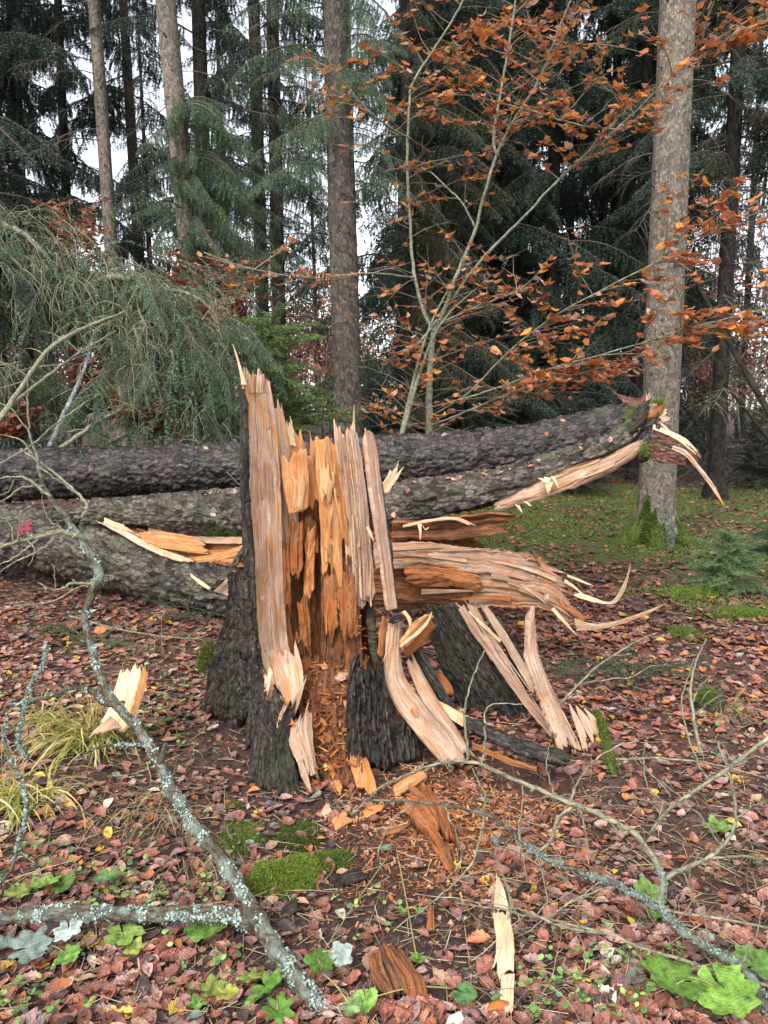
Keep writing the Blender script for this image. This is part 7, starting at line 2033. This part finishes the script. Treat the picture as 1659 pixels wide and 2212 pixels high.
# ------------------------------------------------------------------ green herbs with lobed leaves
def lobed_leaf(seed, Rr, lobes, depth, heart=.5, cup=.12, col=(.20, .36, .06)):
    """round lobed leaf blade, stalk at the notch; lies in local x-y with +x the tip"""
    rs = np.random.default_rng(seed)
    n, m = 56, 6
    a = np.linspace(-math.pi * .96, math.pi * .96, n)
    r = Rr * (1 - depth * (.5 + .5 * np.cos(a * lobes + math.pi)) ** 1.2) * (1 - .22 * (np.abs(a) / math.pi) ** 2) * (1 + .05 * rs.normal(size=n))
    rows = []
    for k in range(m):
        q = .03 + .97 * k / (m - 1)
        z = cup * Rr * q ** 2 * rs.uniform(.9, 1.1) + .05 * Rr * np.cos(a * lobes) * q ** 2 + .26 * Rr * (vn(np.cos(a) * q * 2 + 9, np.sin(a) * q * 2 + 9, 0, seed) - .5)
        rows.append(np.stack([np.cos(a) * r * q, np.sin(a) * r * q, z], 1))
    v = np.concatenate(rows)
    uv = np.concatenate([np.stack([a / math.pi * 1.2, np.full(n, k / (m - 1.0))], 1) for k in range(m)])
    mb = MB()
    c = np.asarray(col) * (.8 + .5 * vn(v[:, 0] / Rr * 3, v[:, 1] / Rr * 3, 0, seed + 1))[:, None]
    mb.add(v, grid_faces(n, m), uv, c)
    return mb
def herb(label, leaves, col, seed, lobes=7, depth=.28, group='green herbs in the litter', name='herb'):
    """leaves: (x, y, radius picture px, yaw deg, height, tilt)"""
    g0 = G(leaves[0][0], leaves[0][1])
    t = thing(name, label, 'plant', g0, group)
    rs = np.random.default_rng(seed)
    root = g0 + (rs.normal() * .02, .05, 0)
    root[2] = float(ground_z(root[0], root[1]))
    for k, (x, y, rad, yaw, h, tilt, *cc) in enumerate(leaves):
        g = G(x, y)
        Rr = rad / FD * np.linalg.norm(g - (0, 0, CAM_H))
        me = lobed_leaf(seed * 10 + k, Rr, lobes, depth, col=cc[0] if cc else col).mesh('leaf', C_GREEN)
        c = g + (0, 0, h)
        put(me, 'leaf', t, tuple(c - g0), (R(tilt) + rs.normal() * .08, rs.normal() * .12, R(yaw)))
        mb = MB()
        tube(mb, [root, (root + c) / 2 + (0, 0, h * .5), c], [.0026, .002, .0016], 5, 8, col=(.30, .26, .10))
        mb.build('stalk', C_TWIG, t)
BR, PA, YG = (.12, .23, .04), (.26, .33, .28), (.28, .34, .07)
herb('broad bright green leaf just below the horizontal lichen branch', [(452, 2022, 48, -80, .035, 8)], (.14, .26, .05), 1, 9, .10)
herb('herb showing whitish leaf undersides at the lower corner', [(65, 2072, 40, 20, .035, 14, PA), (150, 2045, 28, -70, .05, 25, (.42, .49, .44)), (150, 2085, 26, -40, .03, 5, BR), (20, 2060, 28, 110, .03, 12, PA)], BR, 2, 7, .25)
herb('lobed yellow-green leaf between brown leaves below the horizontal branch', [(268, 2040, 38, -60, .03, 10, (.26, .40, .08)), (290, 2062, 24, 10, .02, 5, YG)], BR, 3, 5, .35)
herb('pale green leaves with yellow spots above the horizontal branch', [(98, 1935, 32, 150, .04, 8, (.26, .38, .09)), (135, 1930, 26, 10, .03, 6, BR), (40, 1950, 24, 90, .03, 6, YG)], BR, 4, 7, .22)
herb('small round green leaf standing above the horizontal branch', [(232, 1925, 26, -90, .05, 20, (.16, .30, .10))], BR, 5, 5, .2)
herb('bright jagged green leaf at the lower edge near the bough', [(575, 2172, 40, -60, .05, 12, (.15, .30, .04)), (545, 2135, 24, 140, .03, 6, YG), (600, 2205, 34, -20, .03, 4, BR)], BR, 6, 7, .38)
herb('spotted yellowing leaf cluster beside the jagged green leaf', [(455, 2160, 26, 30, .03, 6, YG), (490, 2168, 22, -60, .03, 6, (.42, .42, .08)), (430, 2182, 20, 200, .02, 5, BR)], YG, 7, 5, .3)
herb('green and whitish leaf pair at the thick end of the lichen bough', [(692, 2118, 32, 100, .05, 12, BR), (735, 2108, 26, 40, .06, 25, (.45, .54, .46)), (760, 2205, 24, -30, .04, 10, (.22, .36, .12))], BR, 8, 5, .22)
herb('large round green leaves in the lower corner under the forked bough', [(1455, 2155, 62, 170, .05, 6, (.17, .31, .05)), (1560, 2178, 58, -80, .05, 8, (.16, .29, .045)), (1625, 2120, 40, 40, .05, 10, (.15, .28, .06))], BR, 9, 9, .16)
herb('yellow-green lobed leaf on red leaves at the side of the forked bough', [(1545, 1805, 34, -20, .03, 4, (.22, .34, .08))], BR, 10, 7, .42)
herb('bright flat leaf under the joint of the forked bough', [(1400, 1950, 36, 20, .03, 6, (.21, .34, .08)), (1420, 1985, 20, -60, .02, 6, BR)], BR, 11, 5, .22)
herb('dark green leaf near the lower edge beside the rotten chunk', [(1002, 2170, 24, -30, .03, 8, (.12, .26, .08)), (790, 2190, 26, -80, .04, 10, (.20, .38, .07))], BR, 12, 3, .12)
herb('small pale green leaves on the bare soil by the thin moss', [(832, 1845, 16, 60, .02, 6, (.22, .34, .22)), (900, 2085, 14, 0, .02, 6, BR), (655, 2140, 12, 0, .02, 6, BR)], BR, 13, 3, .1)
herb('ivy-like dark green leaves beside the tall chip of wood', [(360, 1565, 16, -60, .02, 10, (.08, .20, .07)), (345, 1540, 12, 30, .02, 10, (.10, .22, .07)), (385, 1600, 11, 90, .02, 8, BR), (320, 1580, 12, 140, .02, 8, BR)], BR, 14, 5, .3)
def sprouts():
    """tiny round leaves of clover-like herbs all over the litter"""
    rs = np.random.default_rng(51)
    v = [(0, 0, 0), (.5, -.42, .06), (1, -.3, .1), (1.15, 0, .12), (1, .3, .1), (.5, .42, .06)]
    base = np.array(v) * .016
    geo = (base, [np.array([[0, 1, 2, 3], [0, 3, 4, 5]])], np.zeros((6, 2)))
    cl = []
    for (x, y, n, s) in [(330, 1560, 80, 90), (390, 1480, 50, 80), (130, 1880, 50, 90), (480, 1890, 30, 60), (520, 1520, 24, 40), (90, 1300 + 230, 40, 80), (300, 1920, 30, 60), (1400, 2100, 30, 80), (1560, 1560, 20, 60), (1100, 2100, 20, 90), (860, 1980, 14, 70), (60, 2160, 30, 80), (500, 2090, 24, 80), (1300, 2150, 30, 90), (1180, 1430, 14, 40), (1480, 1250, 20, 60), (1420, 1200, 60, 35)]:
        for _ in range(n):
            c = G(x + rs.normal() * s, min(y + rs.normal() * s * .6, 2260))
            k = rs.integers(2, 4)
            a0 = rs.random() * 6.28
            for j in range(k):
                cl.append((c + (0, 0, rs.uniform(.008, .03)), a0 + j * 6.283 / k, rs.uniform(.6, 1.4)))
    pos = np.array([c[0] for c in cl])
    mb = MB()
    col = np.array([(.14, .27, .07), (.20, .34, .09), (.10, .2, .08), (.30, .36, .10)])[rs.integers(0, 4, len(cl))] * rs.uniform(.7, 1.3, (len(cl), 1))
    scatter_leaves(mb, [geo], pos, np.tile([0, 0, 1.0], (len(cl), 1)) + rs.normal(size=(len(cl), 3)) * .3, np.array([c[1] for c in cl]), np.array([c[2] for c in cl]), col, np.zeros(len(cl), int))
    o = mb.build('sprouts', C_GREEN)
    tag(o, 'tiny round green herb leaves sprinkled through the litter', None, None, 'stuff')
sprouts()

# ------------------------------------------------------------------ fallen leaves
FALL = [('rust red', (.235, .085, .055)), ('red-brown', (.30, .115, .078)), ('mauve brown', (.23, .125, .112)), ('pinkish pale', (.40, .24, .20)), ('dark wet brown', (.075, .043, .038)),
        ('tan brown', (.36, .215, .13)), ('orange brown', (.43, .155, .055)), ('yellow', (.58, .38, .05)), ('grey-green', (.17, .21, .17)), ('cream white', (.55, .47, .37))]
FP = np.array([.23, .25, .12, .08, .12, .09, .06, .015, .02, .015])
FP = FP / FP.sum()
HI = [leaf_geo(600 + k, .048, 11, .31, .25, .15 + .13 * k, .0016, 7) for k in range(6)]
MID = [leaf_geo(620 + k, .048, 5, .31, .35, .2 + .2 * k, .0, 3) for k in range(4)]
LOW = [leaf_geo(640 + k, .060, 3, .38, .7, .3, .0, 3) for k in range(3)]
def litter():
    rs = np.random.default_rng(91)
    pts = []
    n = 50000
    Y = 1.45 + 14.5 * rs.random(n) ** 1.5
    X = (rs.random(n) - .5) * 1.22 * Y
    dens = np.where(Y < 5.5, 1.0, .75)
    mo = moss_amount(X, Y)
    dens = dens * (1 - .55 * np.clip(mo, 0, 1))
    bare = np.exp(-(((X + .02) / .33) ** 2 + ((Y - 2.40) / .50) ** 2)) + .7 * np.exp(-(((X - .15) / .25) ** 2 + ((Y - 2.0) / .25) ** 2))
    dens *= 1 - .86 * np.clip(bare, 0, 1)
    chips = np.exp(-(((X - .28) / .32) ** 2 + ((Y - 2.65) / .3) ** 2))
    dens *= 1 - .7 * chips
    stumpy = ((X + .25) / .42) ** 2 + ((Y - 3.4) / .38) ** 2 < 1
    dens = np.where(stumpy, 0, dens)
    dens *= .12 + 1.45 * vn(X * 3.1, Y * 3.1, 0, 92)
    dens = np.where(Y < 3.4, dens * .50, dens)
    keep = rs.random(n) < dens
    X, Y = X[keep], Y[keep]
    m = len(X)
    Zg = ground_z(X, Y)
    e = .03
    nx = -(ground_z(X + e, Y) - ground_z(X - e, Y)) / (2 * e)
    ny = -(ground_z(X, Y + e) - ground_z(X, Y - e)) / (2 * e)
    tilt = rs.normal(size=(m, 2)) * .18
    nor = nrm(np.stack([nx + tilt[:, 0], ny + tilt[:, 1] - .05, np.ones(m)], 1))
    pos = np.stack([X, Y, Zg - .001 + rs.random(m) * .016], 1)
    yaw = rs.random(m) * 6.283
    sc = np.clip(rs.normal(.95, .30, m), .35, 1.6)
    p = np.tile(FP, (m, 1))
    red = ss(2.9, 4.2, Y) * ss(-.4, .6, X)
    p[:, [2, 3, 4, 8, 9]] *= (1 - .5 * red)[:, None]
    p[:, [1, 6]] *= (1 + .6 * red)[:, None]
    p /= p.sum(1, keepdims=True)
    ci = (p.cumsum(1) < rs.random((m, 1))).sum(1).clip(0, 9)
    x, y, d = proj(pos)
    inside = (x > 15) & (x < 1645) & (y < 2200)
    order = np.argsort(-np.where(inside, sc / d, -1))
    top, rest = order[:300], order[300:]
    C = np.array([c for _, c in FALL]) * 1.1
    meshes = {}
    LM = [((170, 1620), 'by the big yellow grass tuft'), ((40, 1800), 'by the drooping grass at the picture edge'), ((345, 1800), 'by the brown dead grass'), ((90, 2060), 'by the whitish herb leaves'),
          ((450, 2030), 'by the broad green leaf'), ((270, 2060), 'by the lobed yellow-green leaf'), ((575, 2170), 'by the jagged green leaf'), ((615, 1895), 'by the largest moss cushion'), ((500, 1830), 'by the thin moss'),
          ((690, 2110), 'by the thick end of the lichen bough'), ((870, 2120), 'by the crumbling orange chunk'), ((800, 1960), 'on the bare soil under the moss'), ((920, 1850), 'by the shredded rotten block'), ((1090, 2060), 'by the long yellow sliver'),
          ((1060, 1780), 'under the tip of the forked bough'), ((1230, 1880), 'under the middle of the forked bough'), ((1430, 1960), 'by the joint of the forked bough'), ((1500, 2160), 'by the large round green leaves'), ((1545, 1805), 'by the lobed leaf at the side'),
          ((1250, 2080), 'between the yellow sliver and the round green leaves'), ((1620, 1950), 'at the picture edge above the round green leaves'), ((250, 2170), 'at the lower edge under the lobed leaf'), ((740, 1780), 'by the orange chips'), ((400, 1930), 'above the horizontal lichen branch'), ((1000, 1920), 'on the soil before the shredded block')]
    lx = np.array([l[0] for l in LM])
    SHAPE = ['flat', 'flat', 'slightly folded', 'folded', 'deeply folded', 'deeply folded']
    for k in top:
        g, c = int(k) % 6, int(ci[k])
        if (g, c) not in meshes:
            v, f, uv = HI[g]
            meshes[(g, c)] = MB().add(v, f, uv, C[c]).mesh('fallen_leaf', C_LEAF)
        o = bpy.data.objects.new('fallen_leaf', meshes[(g, c)])
        COL.objects.link(o)
        o.location = pos[k]
        o.rotation_euler = euler_of(nor[k], yaw[k])
        s = float(sc[k])
        o.scale = (s, s, s)
        at = LM[int(np.argmin(np.hypot(lx[:, 0] - x[k], lx[:, 1] - y[k])))][1]
        size = 'small ' if s < .78 else 'large ' if s > 1.15 else ''
        tag(o, f'{size}{SHAPE[g]} {FALL[c][0]} leaf {at}', 'leaf', 'fallen leaves on the forest floor')
    for nm, lo, hi, geos in (('leaf_litter', 0, 4.6, MID), ('leaf_litter', 4.6, 99, LOW)):
        s = rest[(Y[rest] >= lo) & (Y[rest] < hi)]
        mb = MB()
        scatter_leaves(mb, geos, pos[s], nor[s], yaw[s], sc[s], C[ci[s]] * rs.uniform(.65, 1.3, (len(s), 1)), rs.integers(0, len(geos), len(s)))
        o = mb.build(nm, C_LEAF)
        tag(o, 'brown and rusty leaves strewn over the forest floor ' + ('around the stump' if lo == 0 else 'beyond the logs'), None, None, 'stuff')
    # needles, stalks and small twigs between the leaves
    n = 9000
    Y = 1.45 + 5.5 * rs.random(n) ** 1.3
    X = (rs.random(n) - .5) * 1.15 * Y
    Zg = ground_z(X, Y)
    yaw = rs.random(n) * 6.283
    L = rs.uniform(.008, .05, n) * np.where(rs.random(n) < .12, 2.2, 1)
    d = np.stack([np.cos(yaw), np.sin(yaw), rs.normal(size=n) * .16], 1) * L[:, None]
    c = np.stack([X, Y, Zg + .010], 1)
    w = np.stack([-np.sin(yaw), np.cos(yaw), 0 * yaw], 1) * rs.uniform(.0005, .0013, n)[:, None]
    up = np.array([0, 0, .0014])
    v = np.stack([c - d - w, c - d + w, c + d + w, c + d - w, c - d + up, c + d + up], 1).reshape(-1, 3)
    k = np.arange(n)[:, None] * 6
    f = np.concatenate([k + [0, 4, 5, 3], k + [4, 1, 2, 5]])
    mb = MB()
    pal = np.array([(.10, .05, .035), (.20, .11, .07), (.32, .24, .14), (.06, .035, .03), (.40, .33, .22)])
    mb.add(v, f, None, np.repeat(pal[rs.integers(0, 5, n)] * rs.uniform(.6, 1.3, (n, 1)), 6, 0))
    o = mb.build('twig_litter', C_TWIG)
    tag(o, 'thin dead twigs and needles scattered between the leaves', None, None, 'stuff')
    # broken leaf bits pressed into the soil
    n = 11000
    Y = 1.45 + 6.0 * rs.random(n) ** 1.3
    X = (rs.random(n) - .5) * 1.15 * Y
    pos = np.stack([X, Y, ground_z(X, Y) + .003], 1)
    nor = nrm(np.stack([rs.normal(size=n) * .35, rs.normal(size=n) * .35, np.ones(n)], 1))
    mb = MB()
    scatter_leaves(mb, LOW[:2], pos, nor, rs.random(n) * 6.283, rs.uniform(.12, .42, n), C[rs.choice([0, 1, 2, 4, 4, 5, 3], n)] * rs.uniform(.45, 1.2, (n, 1)), rs.integers(0, 2, n))
    o = mb.build('leaf_scraps', C_LEAF)
    tag(o, 'small torn leaf bits pressed into the damp soil', None, None, 'stuff')
    # long thin dead stalks lying over the litter
    mb = MB()
    for k in range(760):
        zone = rs.random()
        if zone < .45:
            c = G(rs.uniform(950, 1700), rs.uniform(1600, 2240))
        elif zone < .75:
            c = G(rs.uniform(-40, 620), rs.uniform(1650, 2000))
        else:
            c = G(rs.uniform(-40, 1700), rs.uniform(1350, 2250))
        yw = rs.random() * 6.283
        hp = hang_path(c + (0, 0, .012), (math.cos(yw), math.sin(yw), rs.uniform(0, .45)), rs.uniform(.05, .24), .10, rs, 6, .12)
        hp[:, 2] = np.maximum(hp[:, 2], ground_z(hp[:, 0], hp[:, 1]) + .006)
        g = np.array([(.36, .29, .17), (.25, .17, .10), (.46, .38, .24), (.16, .09, .06), (.30, .29, .16)])[rs.integers(5)] * rs.uniform(.7, 1.2)
        tube(mb, hp, np.linspace(.0013, .0006, 7) * rs.uniform(.6, 1.5), 3, cap=False, col=g)
    o = mb.build('dead_stalks', C_TWIG)
    tag(o, 'thin pale dead stalks lying over the litter', None, None, 'stuff')
    return m
litter()
def leaves_on_logs():
    rs = np.random.default_rng(95)
    for i, (x, y, Y, c, wh) in enumerate([(445, 968, 5.98, 3, 'on the top of the whole log beside the stump'), (460, 1112, 4.98, 3, 'pressed on the split trunk beside the stump'), (505, 1062, 5.2, 3, 'on the upper edge of the split trunk by the stump'), (850, 1112, 4.52, 3, 'on the split trunk beside the leaning shard'),
                             (1180, 938, 5.35, 6, 'resting on the whole log near its broken end'), (1215, 908, 5.35, 5, 'on the top edge of the whole log'), (990, 1048, 4.75, 6, 'on the top of the split trunk past the shard'), (1020, 1035, 4.72, 1, 'at the top edge of the split trunk past the shard'),
                             (880, 1060, 4.6, 1, 'lying just past the leaning shard on the split trunk'), (960, 940, 5.6, 3, 'on the whole log behind the leaning shard'), (570, 1290, 3.24, 0, 'stuck on the pale wall of the stump'), (700, 1440, 3.42, 6, 'in the hollow of the stump'), (735, 1465, 3.36, 5, 'on the brown crumbs inside the stump'),
                             (625, 1560, 2.93, 6, 'on the pale strip of the front root'), (895, 1540, 3.0, 6, 'caught in the torn root strip'), (218, 1360, 2.6, 6, 'hanging by the bend of the lichen bough'), (1180, 1290, 4.1, 5, 'under the curling slivers')]):
        v, f, uv = HI[i % 5]
        o = bpy.data.objects.new('caught_leaf', MB().add(v, f, uv, FALL[c][1]).mesh('caught_leaf', C_LEAF))
        COL.objects.link(o)
        o.location = P(x, y, Y)
        o.rotation_euler = euler_of((rs.normal() * .3, -.75, .75), rs.random() * 6)
        s = rs.uniform(.85, 1.2)
        o.scale = (s, s, s)
        tag(o, FALL[c][0] + ' leaf ' + wh, 'leaf', 'leaves caught on the wood')
    mb = MB()
    ax = crs(np.column_stack([LP(pC), rC]), 200)
    n = 260
    k = rs.integers(60, 190, n)
    pos = ax[k, :3] + np.array([0, 0, 1]) * (ax[k, 3:4] * 1.02) + np.stack([rs.normal(size=n) * .02, -rs.random(n) * .12, -rs.random(n) * .03], 1)
    scatter_leaves(mb, MID, pos, nrm(rs.normal(size=(n, 3)) * .35 + np.array([0, -.4, 1])), rs.random(n) * 6.28, rs.uniform(.3, .9, n), np.array([c for _, c in FALL])[rs.integers(0, 7, n)], rs.integers(0, 4, n))
    o = mb.build('leaf_scraps', C_LEAF)
    tag(o, 'small leaf scraps strewn along the top of the split trunk', None, None, 'stuff')
leaves_on_logs()
